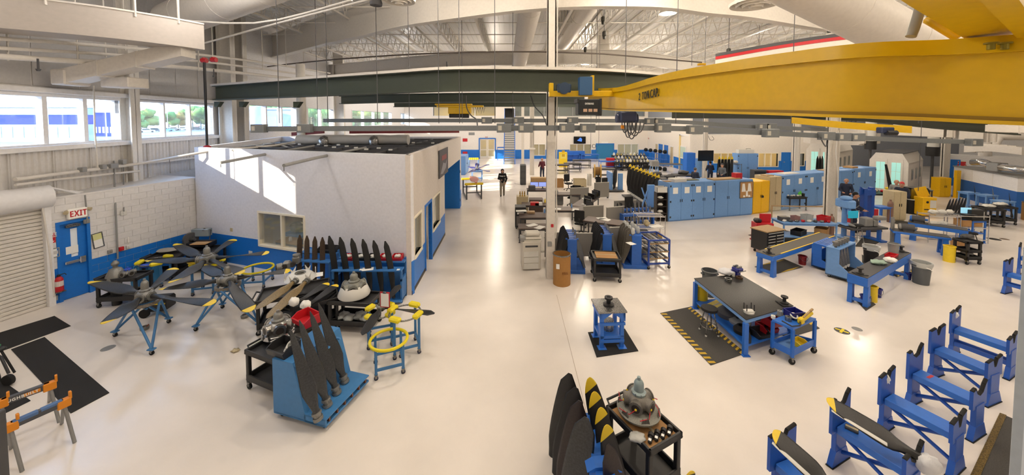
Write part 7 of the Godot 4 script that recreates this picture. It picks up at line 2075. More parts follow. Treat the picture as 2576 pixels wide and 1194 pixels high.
	pt("winding_line", B.new().tube([V(-0.2, -0.06, 0.025), V(-0.08, 0.04, 0.025), V(0.05, -0.02, 0.025), V(0.2, 0.06, 0.025)], 0.025, 6), mt("sign buff", hx("cfc6a2"), 0.6), em)
	k = 0
	for q in [[2407, 497, 0.14, 1.75, "tall yellow post beside the blue cabin door"]]:
		solo("yellow_post", q[4], "post", bb(-q[2], 0, -0.1, q[2], q[3], 0.05, 0.01).bx(-q[2] - 0.05, 0, -0.15, q[2] + 0.05, 0.03, 0.1), mt("safety yellow", hx("f2bd0c"), 0.4, 0, "paint"), T(fl(q[0], q[1])))
	cabinet("small yellow flammables cabinet beside the second column", T(fl(2363, 496)), 0.72, 0.5, 1.25, 2, mt("safety yellow", hx("f2bd0c"), 0.4, 0, "paint"), {"called": "safety_cabinet"})
	var tp := fl(1948, 640)
	var tc := thing("tool_chest", "wide black roller tool chest with a wooden top, right of centre", "tool chest", T(tp, 20))
	pt("body", bb(-0.42, 0.13, -0.6, 0.5, 0.86, 0, 0.008), BLACK, tc)
	pt("wooden_top", bb(-0.45, 0.86, -0.63, 0.53, 0.9, 0.03, 0.006), WOOD, tc)
	for i in 5:
		for s in ([0, 1] if i < 4 else [2]):
			var x0: float = [-0.38, 0.06, -0.38][s]
			var x1: float = [0.03, 0.46, 0.46][s]
			var d := pt("drawer", bb(x0, 0.3 + i * 0.11, 0, x1, 0.39 + i * 0.11, 0.012), BLACK, tc)
			pt("drawer_pull", bb(x0 + 0.02, 0.36 + i * 0.11, 0.012, x1 - 0.02, 0.38 + i * 0.11, 0.028, 0.005), PLASTIC, d)
	for p in [V(-0.34, 0, -0.08), V(0.42, 0, -0.08), V(-0.34, 0, -0.5), V(0.42, 0, -0.5)]:
		caster(tc, p, 0.05)
	var rc := thing("tool_box", "red upright tool box with a raised lid behind the black chest", "tool box", T(fl(1922, 610), -6))
	pt("body", bb(-0.3, 0.02, -0.4, 0.36, 0.78, 0, 0.015), RED, rc)
	pt("raised_lid", bb(-0.05, 0.78, -0.3, 0.38, 1.12, -0.24, 0.01), RED, rc)
	pt("base_cabinet", bb(-0.33, 0.0, -0.42, 0.38, 0.05, 0.02), RED, rc)
	pt("pocket", bb(-0.3, 0.78, -0.3, -0.05, 0.95, -0.05, 0.05), BLACK, rc)
	var ib := table("work_bench", "blue two level work bench cluttered with parts beside the column", T(fl(2020, 606), -4), 2.1, 0.8, 0.85, BLUE2, BLUE2, 0.28, "bench")
	pt("clear_guard", bb(-1.0, 0.85, -0.4, 1.0, 1.35, -0.385), CLEAR, ib)
	pt("guard_frame", bb(-1.02, 1.33, -0.41, 1.02, 1.37, -0.38).bx(-1.03, 0.8, -0.41, -0.99, 1.37, -0.38), WOOD, ib)
	k = 0
	for q in [[-0.8, 0.85, 0.35, 0.16, 0.25, DARK, "black tray on the cluttered blue bench"], [-0.35, 0.85, 0.25, 0.2, 0.2, mt("tub rose", hx("94706e"), 0.5), "rosy plastic tub on the cluttered blue bench"], [0.1, 0.85, 0.35, 0.26, 0.25, mt("tub clear", hx("aab0b2"), 0.2), "clear grey tub on the cluttered blue bench"], [0.75, 0.85, 0.4, 0.22, 0.3, RED, "red vise block at the right of the cluttered bench"], [-0.2, 0.28, 0.6, 0.2, 0.35, BLACK, "black case on the lower shelf of the cluttered bench"], [0.7, 0.28, 0.55, 0.3, 0.4, CARD, "open brown carton on the lower shelf of the cluttered bench"]]:
		carton(q[6], ib.transform * T(V(q[0], q[1], 0.02), k * 9.0), q[2], q[3], q[4], q[5], k > 0, "", "bench_box")
		k += 1
	for i in 8:
		lump("small_part", "small tool or part lying along the cluttered blue bench", "part", ib.transform * V(-0.9 + i * 0.24, 0.85, 0.22), V(0.08, 0.05, 0.06), [PLASTIC, DARK, STEEL, RED][i % 4], 0.25, i, "parts on the cluttered bench")
	bottle_gas("brown oxygen cylinder at the foot of the right hand column", fl(2090, 600), 0.1, 1.05, mt("bottle brown", hx("8a6a5a"), 0.4, 0.2, "paint"))
	bottle_gas("second tall brown cylinder beside the putty cupboard", fl(2238, 558), 0.11, 1.1, mt("bottle brown", hx("8a6a5a"), 0.4, 0.2, "paint"))
	var dp := thing("drill_press", "sky blue drill press standing right of the white column", "drill press", T(fl(2122, 598)))
	pt("base", bb(-0.25, 0, -0.3, 0.25, 0.08, 0.3, 0.02), BLUE2, dp)
	pt("pillar", cy(V(0, 0.08, 0), V(0, 1.5, 0), 0.09, -1, 16), BLUE2, dp)
	pt("work_plate", bb(-0.25, 0.6, -0.1, 0.25, 0.65, 0.35, 0.02), BLUE2, dp)
	pt("head", bb(-0.18, 1.3, -0.3, 0.18, 1.65, 0.35, 0.05).cyl(V(0, 1.05, 0.2), V(0, 1.3, 0.2), 0.06).ball(V(-0.05, 1.72, 0.1), V(0.22, 0.1, 0.2), 12), BLUE2, dp)
	pt("feed_handle", cy(V(0.18, 1.3, 0.25), V(0.35, 1.15, 0.35), 0.015).cyl(V(0.18, 1.3, 0.25), V(0.3, 1.45, 0.3), 0.015), STEEL, dp)
	var pr := thing("hydraulic_press", "tall dark blue press frame with a red side guard", "press", T(fl(2186, 580)))
	pt("upright", bb(-0.28, 0.1, -0.2, -0.12, 1.9, 0.0, 0.006).bx(0.06, 0.1, -0.2, 0.2, 1.95, 0.0, 0.006), mt("press blue", hx("1d4fa8"), 0.4, 0, "paint"), pr)
	pt("crosshead", bb(-0.3, 1.6, -0.22, 0.22, 1.85, 0.02).prism([[-0.4, 1.6], [-0.1, 1.75], [-0.4, 1.98]], -0.1, -0.05), mt("press blue", hx("1d4fa8"), 0.4, 0, "paint"), pr)
	pt("guard", bb(0.22, 0.3, -0.15, 0.5, 0.95, -0.1, 0.006).bx(-0.75, 0.2, -0.4, -0.45, 0.7, -0.1, 0.006), RED, pr)
	pt("base", bb(-0.5, 0, -0.4, 0.4, 0.1, 0.2, 0.01), DARK, pr)
	var mc := thing("machine_table", "dark machine table with vises on splayed blue legs before the press", "machine", T(fl(2176, 604), 6))
	pt("table_top", bb(-0.9, 0.5, -0.4, 0.75, 0.58, 0.25, 0.01), DARK, mc)
	pt("leg", bb(0.4, 0, -0.3, 0.5, 0.5, -0.2).bx(0.4, 0, 0.1, 0.5, 0.5, 0.2).bx(0.3, 0, -0.4, 0.6, 0.06, 0.35).bx(-0.7, 0, 0, -0.6, 0.5, 0.1), BLUE, mc)
	pt("vise", bb(-0.1, 0.58, -0.2, 0.25, 0.95, 0.1, 0.04).bx(0.3, 0.58, -0.1, 0.5, 0.85, 0.1, 0.04).bx(0.4, 0.85, -0.1, 0.8, 1.0, 0.15, 0.03), GREY, mc)
	pt("monitor_panel", bb(-0.85, 0.95, 0.0, -0.4, 1.25, 0.04, 0.01), glow("screen teal", hx("1f93ad"), 0.5), mc)
	pt("panel_post", bb(-0.66, 0.58, -0.04, -0.6, 0.98, 0.0), DARK, mc)
	pt("folded_cloth", bb(-0.75, 0.6, -0.1, -0.35, 0.72, 0.2, 0.05), GREY, mc)
	stool("grey metal stool before the drill press", fl(2156, 608), 0.72, GREY)
	cabinet("putty two door cupboard right of the press", T(fl(2247, 556)), 0.62, 0.55, 1.45, 2, TAN, {"called": "steel_cabinet"})
	table("machine_stand", "blue square stand of blue parts behind the brown cylinder", T(fl(2215, 556)), 0.6, 0.5, 0.75, BLUE, BLUE, 0.0)
	table("parts_table", "dark green topped table of parts behind the press", T(fl(2210, 520)), 1.5, 0.9, 0.85, DARK, mt("top green", hx("2f5550"), 0.5), 0.0)
	for i in 10:
		lump("small_part", "pale part lying on the tables between press and spray booth", "part", fl(2182 + i * 6, 520) + V(0, 0.85, -0.1 * (i % 3)), V(0.11, 0.07, 0.09), [PLASTIC, STEEL, RED, TAN][i % 4], 0.25, i + 3, "parts on the tables before the booth")
	table("parts_table", "long table of white parts before the second spray booth", T(fl(2290, 510)), 1.8, 0.8, 0.85, DARK, GREY, 0.3)
	var gb := thing("blast_cabinet", "steel framed blasting cabinet with amber panes", "cabinet", T(fl(2307, 536)))
	pt("frame", bb(-0.42, 0, -0.5, -0.36, 1.35, 0).bx(0.32, 0, -0.5, 0.38, 1.35, 0).bx(-0.42, 1.3, -0.5, 0.38, 1.36, 0), STEEL, gb)
	pt("amber_pane", bb(-0.36, 0.65, -0.04, 0.32, 1.3, -0.02).bx(-0.4, 0.65, -0.5, -0.38, 1.3, 0), mt("amber pane", hx("a8932a"), 0.15), gb)
	pt("hood", bb(0.38, 0.7, -0.6, 0.85, 1.3, -0.1, 0.1), RUBBER, gb)
	pt("stand", bb(-0.42, 0.35, -0.5, 0.38, 0.6, 0), BLUE2, gb)
	var tk := thing("dark_tarp_lump", "dark hooded machine with a spout left of the blasting cabinet", "machine", T(fl(2262, 530)))
	pt("yellow_lid", bb(-0.45, 1.1, -0.4, 0.5, 1.25, 0.1, 0.04), YEL, tk)
	pt("body", bb(-0.4, 0, -0.4, 0.45, 1.1, 0.1, 0.05), DARK, tk)
	pt("spout", cy(V(-0.5, 1.1, 0), V(-0.85, 2.55, 0), 0.09, 0.05, 10), RUBBER, tk)
	barrel("trash_barrel", "black lidless barrel under the amber paned cabinet", "barrel", fl(2289, 536), 0.25, 0.78, RUBBER, PLASTIC)
	var yc := thing("yellow_machine", "yellow parts washer with its lid raised, right of the putty cupboard", "machine", T(fl(2338, 545), -6))
	pt("body", bb(-0.32, 0.05, -0.5, 0.32, 0.98, 0, 0.02), mt("safety yellow", hx("f2bd0c"), 0.4, 0, "paint"), yc)
	pt("raised_lid", bb(-0.3, 0.0, 0, 0.25, 0.5, 0.04, 0.01), mt("safety yellow", hx("f2bd0c"), 0.4, 0, "paint"), yc, TB(Basis(V(0, 0, 1), 0.2) * Basis(V(1, 0, 0), -0.3), V(0.0, 0.98, -0.3)))
	pt("white_plate", bb(0.0, 0.45, 0, 0.28, 0.85, 0.012), PLASTIC, yc)
	pt("emblem", cy(V(-0.12, 0.75, 0), V(-0.12, 0.75, 0.012), 0.06, -1, 14).bx(-0.26, 0.35, 0, -0.05, 0.4, 0.008), BLACK, yc)
	var b1a := fl(1943, 700)
	var b1b := fl(2100, 640)
	var o1 := bench("long blue bench with yellow taped edges on its dark top", b1a, b1b, 0.5, 0.7, 0.16, mt("bench top", hx("5c5850"), 0.6, 0, "paint"))
	var l1 := flat_len(b1a, b1b)
	pt("edge_tape", bb(0.5, 0.7, -0.04, l1, 0.704, 0.0).bx(0.5, 0.7, -0.5, l1, 0.704, -0.46), YEL, o1)
	post_spool("black spool post on the near end of the yellow taped bench", o1.transform * V(0.2, 0.7, -0.22))
	var b2a := fl(2180, 776)
	var b2b := fl(2290, 700)
	var o2 := bench("blue narrow bench with splayed legs, cluttered with tools, right of centre", b2a, b2b, 0.42, 0.82, 0.26, DARK, 0.06)
	var l2 := flat_len(b2a, b2b)
	post_spool("black spool post on the near end of the cluttered narrow bench", o2.transform * V(0.15, 0.82, -0.2))
	post_spool("black spool post on the far end of the cluttered narrow bench", o2.transform * V(l2 - 0.12, 0.82, -0.2))
	lump("rag", "green and white rags piled on the narrow blue bench", "rag", o2.transform * V(l2 * 0.42, 0.82, -0.2), V(0.22, 0.06, 0.13), mt("rag green", hx("9db5a6"), 0.9, 0, "cloth"), 0.25, 3)
	lump("rag", "white rags hanging over the edge of the narrow blue bench", "rag", o2.transform * V(l2 * 0.56, 0.82, -0.08), V(0.14, 0.07, 0.14), PAPER, 0.25, 4)
	carton("red tool tray on the narrow blue bench", o2.transform * T(V(l2 * 0.72, 0.82, -0.2)), 0.4, 0.08, 0.2, RED, true, "", "tool_tray")
	barrel("bucket", "grey bucket standing on the far half of the narrow blue bench", "bucket", o2.transform * V(l2 * 0.82, 0.82, -0.25), 0.13, 0.34, GREY, GREY, 0.85)
	var b3 := bench("blue lathe bench with a motor at its left end, far right", fl(2244, 624), fl(2392, 646), 0.5, 0.7, 0.1, DARK)
	var b4 := bench("blue bench behind the lathe bench, its beam sloping down at the right", fl(2282, 602), fl(2434, 628), 0.55, 0.74, 0.16, DARK)
	k = 0
	for o in [b3, b4]:
		var mo := thing("electric_motor", ["dark electric motor on the lathe bench", "blue capped electric motor on the bench behind the lathe bench"][k], "motor", o.transform * T(V(0.45 if k == 0 else 0.3, 0.7 + 0.04 * k, -0.25)))
		pt("motor_body", cy(V(-0.2, 0.14, 0), V(0.16, 0.14, 0), 0.13, -1, 18).bx(-0.15, 0, -0.1, 0.12, 0.06, 0.1), DARK, mo)
		pt("end_cap", cy(V(-0.26, 0.14, 0), V(-0.2, 0.14, 0), 0.1, 0.13, 18).cyl(V(0.16, 0.14, 0), V(0.24, 0.14, 0), 0.05, -1, 12), BLUE if k else GREY, mo)
		k += 1
	for x in [0.02, 0.22]:
		solo("steel_plate", "upright grey steel plate at the left end of the lathe bench", "plate", bb(-0.06, 0, -0.02, 0.06, 1.1, 0.02, 0.004).bx(-0.08, 0, -0.05, 0.08, 0.02, 0.05), GREY, T(fl(2240, 618) + V(x, 0, 0.05 - x)), "steel plates at the lathe bench")
	lump("machine_part", "dark casting at the right end of the lathe bench", "part", b3.transform * V(1.9, 0.7, -0.2), V(0.25, 0.09, 0.12), DARK, 0.2, 9)
	barrel("waste_drum", "bright yellow oily waste drum below the lathe bench", "drum", fl(2387, 657), 0.145, 0.56, YEL, YEL)
	cart("tall narrow black cart right of the yellow waste drum", T(fl(2431, 660)), 0.52, 0.45, 0.82, null, "", 3)
	lump("coiled_part", "coiled grey part on the lower tray of the tall black cart", "part", fl(2431, 660) + V(0, 0.3, 0.02), V(0.16, 0.06, 0.14), GREY, 0.2, 7)
	carton("brown flat carton standing behind the tall black cart", T(fl(2408, 628)), 0.2, 0.4, 0.3, CARD, false)
	var wp := fl(2370, 606)
	for i in 2:
		shelf_unit(["left chrome rack of white bagged parts behind the blue benches", "right chrome rack with cartons and a lit laptop"][i], T(wp + V(i * 1.15 - 0.2, 0, 0), -8), 1.1, 0.5, 1.15, 3, CHROME, true)
	k = 0
	for q in [[-0.45, 1.14, 0.3], [-0.05, 1.14, 0.2], [0.25, 1.14, 0.16], [-0.35, 0.66, 0.3], [0.0, 0.66, 0.24]]:
		lump("bagged_part", "white bagged part on the left chrome rack", "bag", wp + V(q[0], q[1], 0), V(q[2] * 0.6, 0.09, 0.12), PLASTIC, 0.2, k, "bags on the left chrome rack")
		k += 1
	for x in [0.75, 1.15]:
		carton("open brown carton on the middle of the right chrome rack", T(wp + V(x, 0.66, 0.05), -8), 0.36, 0.26, 0.34, CARD, true, "cartons on the right chrome rack")
	var lp := thing("laptop", "open laptop with a pale lit screen on the chrome rack", "laptop", T(wp + V(0.85, 1.15, 0.05), -10))
	pt("keyboard_half", bb(-0.18, 0, 0, 0.18, 0.02, 0.24, 0.005), DARK, lp)
	pt("screen", bb(-0.18, 0.02, -0.01, 0.18, 0.25, 0.005, 0.004), glow("screen pale", hx("8fc7e0"), 0.8), lp)
	carton("black printer on the blue cart at the end of the racks", T(fl(2440, 606) + V(0, 0.95, 0)), 0.5, 0.38, 0.4, BLACK, false, "", "printer")
	table("printer_stand", "blue stand under the black printer", T(fl(2440, 606)), 0.6, 0.6, 0.95, BLUE, BLACK, 0.4)
	var dc := thing("drawer_cart", "white drawer cart on casters beside the black printer", "cart", T(fl(2458, 588), -14))
	pt("body", bb(-0.22, 0.12, -0.4, 0.22, 0.98, 0, 0.01), PLASTIC, dc)
	for i in 6:
		pt("drawer", bb(-0.2, 0.42 + i * 0.09, 0, 0.2, 0.49 + i * 0.09, 0.012).bx(-0.06, 0.46 + i * 0.09, 0.012, 0.06, 0.475 + i * 0.09, 0.025), PLASTIC, dc)
	for x in [-0.18, 0.18]:
		caster(dc, V(x, 0, -0.05), 0.045)
	stool("black low stool between the printer stand and drawer cart", fl(2442, 612), 0.45, BLACK)
	for q in [[2484, 566, -16, "black cart with a folded card, in front of the blue banded cabin"], [2514, 560, -16, "black cart beside the small blue stands by the cabin"]]:
		cart(q[3], T(fl(q[0], q[1]), q[2]), 0.75, 0.7, 0.85)
		lump("white_part", "white part on the cart " + ["holding the folded card", "beside the small blue stands"][int(q[0] > 2500)], "part", fl(q[0], q[1]) + V(0, 0.85, 0), V(0.25, 0.08, 0.18), PLASTIC, 0.25, q[0])
	k = 0
	for q in [[2435, 522, BLADE], [2480, 530, GREY], [2520, 548, BLADE]]:
		var p := fl(q[0], q[1])
		table("blade_stand", ["small blue stand against the cabin, farthest left", "small blue stand with grey blades against the cabin", "small blue stand with a dark blade at the cabin's corner"][k], T(p), 0.7, 0.5, 0.9, BLUE2, BLUE2, 0.15)
		lone_blade(["dark blade leaning on the farthest left cabin stand", "grey blade standing on the middle cabin stand", "dark slim blade standing by the cabin's corner"][k], p + V(0.1, 0.1, 0.3), p + V(0.15, 1.3, 0.1), V(0.5, 0, 1), 0.22, q[2])
		k += 1
	for i in 6:
		var p := fl(2378 + i * 8, 548 - i)
		lone_blade("short dark blade with a tag in the row behind the chrome racks", p + V(0, 0.12, 0), p + V(0.35, 0.95, -0.1), V(0.3, 0, 1), 0.2, BLADE, null, "short blades behind the chrome racks")
	for q in [[2568, 540, 0.28, 0.9]]:
		barrel("fibre_drum", "brown cardboard drum cut off by the right edge near the cabin", "drum", fl(q[0] + 24, q[1] + 14), q[2], q[3], mt("drum brown", hx("a8783c"), 0.6, 0, "paint"), STEEL)
	for q in [[2105, 478, 0], [2118, 476, 1], [2092, 479, 2]]:
		lone_blade(["left", "middle", "right"][q[2]] + " of three black pointed blades before the first booth", fl(2054 + q[2] * 6, 470) + V(0, 0.1, 0), fl(2054 + q[2] * 6, 470) + V(0, 2.3, 0), V(0.3, 0, 1), 0.3, BLADE, null, "upright blades before the first booth")
	var ct := T(fl(2114, 706), -60)
	var bc := thing("blade_cart", "sky blue open cart of bagged grey blades, roots up", "cart", ct)
	for z in [0.0, -1.27]:
		pt("side_panel", B.new().prism([[-0.38, 0.08], [0.32, 0.08], [0.32, 0.2], [-0.05, 0.5], [-0.05, 0.95], [-0.38, 0.95]], z - 0.03, z), BLUE2, bc)
	pt("top_board", bb(-0.38, 0.93, -1.3, -0.05, 0.97, 0, 0.004), BLUE2, bc)
	pt("back_board", bb(-0.38, 0.1, -1.3, -0.35, 0.95, 0), BLUE2, bc)
	pt("floor_board", bb(-0.38, 0.08, -1.3, 0.32, 0.12, 0), RUBBER, bc)
	for p in [V(-0.3, 0, -0.08), V(0.25, 0, -0.08), V(-0.3, 0, -1.2), V(0.25, 0, -1.2)]:
		caster(bc, p, 0.035)
	for i in 5:
		var r := ct * V(-0.2, 1.12, -0.14 - i * 0.22)
		lone_blade(nth(i) + " grey blade from the front hanging root up in the sky blue cart", r, ct * V(-0.12, 0.18, -0.14 - i * 0.22), ct.basis * V(1, 0, 0.2), 0.17, mt("blade pale", hx("8f9092"), 0.45, 0.3, "worn"), PLASTIC, "blades hanging in the sky blue cart", 0.0, CAST, 0.04)
	var sl := thing("slotted_stand", "bright blue slotted stand between the long bench and the blade cart", "stand", T(fl(2066, 680), -60))
	pt("top_board", bb(-0.25, 0.8, -1.1, 0.15, 0.86, 0, 0.005), BLUE, sl)
	for z in [0.0, -1.06]:
		pt("end_panel", B.new().prism([[-0.28, 0.06], [0.35, 0.06], [0.35, 0.2], [0.0, 0.35], [-0.02, 0.82], [-0.28, 0.82]], z - 0.04, z), BLUE, sl)
	pt("back_board", bb(-0.28, 0.06, -1.1, -0.25, 0.5, 0), BLUE, sl)
	pt("tray", bb(-0.28, 0.06, -1.1, 0.35, 0.1, 0), RUBBER, sl)
	for i in 6:
		pt("slot", bb(-0.18, 0.86, -1.0 + i * 0.17, 0.1, 0.864, -0.97 + i * 0.17), BLACK, sl)
	trash_can("black trash can with a clear liner behind the sky blue cart", fl(2190, 662), 0.21, 0.62, RUBBER)
	trash_can("grey trash can with a tied clear liner, right of the narrow bench", fl(2316, 712), 0.22, 0.66, mt("can grey", hx("55595c"), 0.5))
	for q in [[2284, 702, 0.08, 0.22, "navy bucket left of the grey trash can"], [2208, 746, 0.085, 0.24, "navy bucket on the open floor under the narrow bench"], [2176, 766, 0.1, 0.26, "navy bucket on the mat under the bench's near legs"]]:
		bucket(q[4], fl(q[0], q[1]), q[2], q[3], NAVY)
	barrel("waste_drum", "yellow waste drum under the near end of the narrow bench", "drum", fl(2192, 756), 0.12, 0.42, YEL, YEL)
	bucket("dark red bucket under the yellow taped bench", fl(2018, 664), 0.12, 0.3, mt("bucket red", hx("8e2028"), 0.4))
	trash_can("small grey trash can with liner under the black tool chest", fl(1984, 634), 0.13, 0.3, BLACK)
	var g := mt("mat grey", hx("4e4c48"), 0.85, 0, "rubber")
	k = 0
	for q in [[[1898, 671], [1972, 651], [2021, 672], [1953, 689]], [[1882, 591], [1960, 575], [2040, 596], [1960, 615]], [[2150, 620], [2170, 596], [2214, 608], [2190, 622]], [[2148, 750], [2180, 746], [2203, 766], [2178, 782]], [[2168, 640], [2190, 655], [2230, 674], [2170, 680]], [[2245, 690], [2290, 676], [2298, 682], [2256, 697]], [[2254, 553], [2300, 560], [2290, 568], [2250, 562]]]:
		var m := mat_on_floor(["grey mat with yellow borders under the taped bench", "grey mat under the red and black tool chests", "grey mat with a yellow edge before the drill press", "dark mat under the near legs of the narrow bench", "dark mat behind the sky blue cart", "grey mat with yellow stripes under the far legs of the narrow bench", "dark mat before the putty cupboard"][k], q, 0.01, g)
		if k in [0, 5]:
			var ps: Array = q.map(func(p): return fl(p[0], p[1]))
			stripes(m, ps[0], ps[1], (ps[3] - ps[0]).normalized(), 0.07, 1 if k == 0 else 4, 0.01)
			stripes(m, ps[3], ps[2], (ps[0] - ps[3]).normalized(), 0.07, 1 if k == 0 else 4, 0.01)
		k += 1
func stool(label: String, p: Vector3, h: float, m: Material) -> void:
	var o := thing("stool", label, "stool", T(p))
	pt("seat", lt([[0, h - 0.06], [0.17, h - 0.06], [0.18, h - 0.03], [0.17, h], [0, h + 0.005]], 22), RUBBER, o)
	for k in 4:
		var a := TAU * (k + 0.5) / 4
		pt("leg", cy(V(cos(a) * 0.1, h - 0.06, sin(a) * 0.1), V(cos(a) * 0.2, 0, sin(a) * 0.2), 0.014, -1, 8), m, o)
		pt("foot", cy(V(cos(a) * 0.2, 0, sin(a) * 0.2), V(cos(a) * 0.2, 0.04, sin(a) * 0.2), 0.022, -1, 8), PLASTIC, o)
	pt("foot_ring", B.new().tube(range(20).map(func(s): return V(cos(TAU * s / 20) * 0.175, h * 0.3, sin(TAU * s / 20) * 0.175)), 0.011, 6, true), m, o)
func post_spool(label: String, p: Vector3) -> void:
	var o := thing("spool_post", label, "fixture", T(p))
	pt("base_plate", bb(-0.12, 0, -0.12, 0.12, 0.02, 0.12, 0.004), BLACK, o)
	pt("spool", lt([[0.08, 0.02], [0.08, 0.04], [0.035, 0.06], [0.035, 0.14], [0.07, 0.15], [0.07, 0.18], [0.03, 0.18], [0, 0.17]], 18), BLACK, o)

func front() -> void:
	var g := mt("mat grey", hx("4a4845"), 0.85, 0, "rubber")
	mat_on_floor("small black mat under the blue arbor press", [[1479, 836], [1572, 827], [1606, 883], [1501, 899]])
	var pa := fl(1505, 879)
	var pb := fl(1576, 876)
	var l := flat_len(pa, pb)
	var t := span(pa, pb)
	var o := thing("arbor_press", "square blue press stand with a steel top and black spool post", "press", t)
	var h := 0.82
	for x in [0.05, l - 0.13]:
		for z in [-0.02, -0.46]:
			pt("leg", bb(x, 0.0, z - 0.08, x + 0.08, h, z, 0.004), BLUE, o)
			pt("foot_plate", bb(x - 0.05, 0, z - 0.1, x + 0.13, 0.02, z + 0.06), BLUE, o)
	pt("upper_frame", bb(0.03, h - 0.14, -0.56, l - 0.03, h - 0.02, -0.5).bx(0.03, h - 0.3, -0.03, l - 0.03, h - 0.24, 0.0).bx(0.03, h - 0.14, -0.56, 0.07, h - 0.02, 0).bx(l - 0.07, h - 0.14, -0.56, l - 0.03, h - 0.02, 0).prism([[0.03, h - 0.02], [l * 0.5, h - 0.02], [0.03, h - 0.22]], -0.03, 0).prism([[l - 0.03, h - 0.02], [l * 0.5, h - 0.02], [l - 0.03, h - 0.22]], -0.03, 0), BLUE, o)
	pt("lower_frame", bb(0.05, 0.22, -0.54, l - 0.05, 0.28, -0.02).bx(0.05, 0.14, -0.04, l - 0.05, 0.2, 0), BLUE, o)
	pt("steel_top", bb(0.0, h - 0.02, -0.58, l, h + 0.02, 0.02, 0.004), STEEL, o)
	pt("ram", cy(V(l / 2, 0.28, -0.28), V(l / 2, 0.5, -0.28), 0.12, -1, 18), STEEL, o)
	pt("spool", lt([[0.12, 0.02], [0.12, 0.045], [0.05, 0.06], [0.05, 0.15], [0.09, 0.16], [0.09, 0.2], [0.05, 0.2], [0.03, 0.17], [0, 0.17]], 20, V(l / 2, h, -0.28)), BLACK, o)
	var m := mat_on_floor("large grey anti-fatigue mat with hazard stripes left of the big table", [[1661, 788], [1737, 772], [1876, 889], [1788, 919]], 0.014, g)
	var ma := fl(1661, 788)
	var mb := fl(1788, 919)
	var mc := fl(1876, 889)
	var md := fl(1737, 772)
	stripes(m, ma, mb, (md - ma).normalized(), 0.15, 14, 0.014)
	stripes(m, md, mc, (ma - md).normalized(), 0.13, 16, 0.014)
	var m2 := mat_on_floor("grey mat with hazard stripes right of the big table", [[1925, 752], [2000, 780], [2062, 826], [1990, 848], [1940, 838]], 0.014, g)
	stripes(m2, fl(2008, 786), fl(2060, 825), V(-0.9, 0, 0.3), 0.12, 5, 0.014)
	var H := 0.8
	var c := [fl(1746, 699, H), fl(1861, 689, H), fl(1996, 768, H), fl(1877, 803, H)]
	var ctr: Vector3 = (c[0] + c[1] + c[2] + c[3]) / 4.0
	var tb := thing("big_table", "large blue steel table with a scuffed black top, loaded below", "table")
	pt("table_top", plan(c, H - 0.02, H), mt("table top black", hx("2e2d2c"), 0.55, 0, "worn"), tb)
	pt("top_frame", plan(c.map(func(p): return p.lerp(ctr, 0.015)), H - 0.1, H - 0.02), BLUE2, tb)
	pt("shelf", plan(c.map(func(p): return p.lerp(ctr, 0.04)), 0.16, 0.2), BLUE, tb)
	for p in c:
		var q: Vector3 = p.lerp(ctr, 0.035)
		pt("leg", bb(q.x - 0.045, 0, q.z - 0.045, q.x + 0.045, H - 0.1, q.z + 0.045, 0.006).bx(q.x - 0.08, 0, q.z - 0.07, q.x + 0.08, 0.015, q.z + 0.07), BLUE, tb)
	stool("round black stool with grey legs beside the big table", fl(1783, 838), 0.62, STEEL)
	var sh := func(u: float, v: float) -> Vector3: return c[0].lerp(c[1], u).lerp(c[3].lerp(c[2], u), v) * V(1, 0, 1)
	trash_can("round grey trash can behind the far corner of the big table", fl(1784, 742), 0.2, 0.72, mt("can grey", hx("55595c"), 0.5), false)
	barrel("waste_drum", "yellow waste drum behind the left corner of the big table", "drum", fl(1762, 768), 0.17, 0.58, YEL, YEL)
	carton("yellow wet floor sign lying folded on the big table's shelf", T(sh.call(0.3, 0.2) + V(0, 0.2, 0), 30), 0.7, 0.05, 0.28, YEL, false, "", "floor_sign")
	for q in [[0.3, 0.45, 0.24, 0.22, DARK, "black round casting on the big table's shelf behind the stool"], [0.35, 0.62, 0.22, 0.12, GREY, "grey ring casting on the big table's shelf"], [0.2, 0.78, 0.16, 0.16, RUBBER, "black casting near the front leg on the big table's shelf"], [0.12, 0.93, 0.08, 0.2, BLACK, "black spool at the front leg on the big table's shelf"]]:
		solo("casting", q[5], "part", lt([[0, 0], [q[2], 0], [q[2] * 1.05, q[3] * 0.5], [q[2] * 0.6, q[3]], [q[2] * 0.4, q[3]], [q[2] * 0.4, q[3] * 0.5], [0, q[3] * 0.5]], 20), q[4], T(sh.call(q[0], q[1]) + V(0, 0.2, 0)))
	var k := 0
	for q in [[0.62, 0.86, 0.34, 0.16, RED, "open red bin under the near end of the big table"], [0.42, 0.9, 0.32, 0.14, BLACK, "open black bin under the near end of the big table"], [0.75, 0.75, 0.3, 0.2, BLACK, "rear black bin under the big table"], [0.68, 0.9, 0.3, 0.16, RED, "second red bin stacked under the big table"]]:
		bin(q[5], T(sh.call(q[0], q[1]) + V(0, 0.2 if k < 3 else 0.37, 0), 14), q[2], q[3], 0.26, q[4])
		k += 1
	lump("rag_pile", "pile of white rags at the far end of the black table top", "rag", fl(1826, 690, H), V(0.19, 0.09, 0.15), mt("rag white", hx("d9dade"), 0.9, 0, "cloth"), 0.22, 2)
	var vi := thing("bench_vise", "navy bench vise on the far corner of the big table", "vise", T(fl(1850, 690, H), 20))
	pt("body", bb(-0.08, 0, -0.1, 0.08, 0.12, 0.1, 0.02).bx(-0.1, 0.12, -0.05, 0.1, 0.22, 0.16, 0.02), NAVY, vi)
	pt("jaw", bb(-0.08, 0.2, -0.02, 0.08, 0.26, 0.02).bx(-0.08, 0.2, 0.08, 0.08, 0.26, 0.12), STEEL, vi)
	pt("bar", cy(V(-0.12, 0.16, 0.2), V(0.12, 0.16, 0.2), 0.012), STEEL, vi)
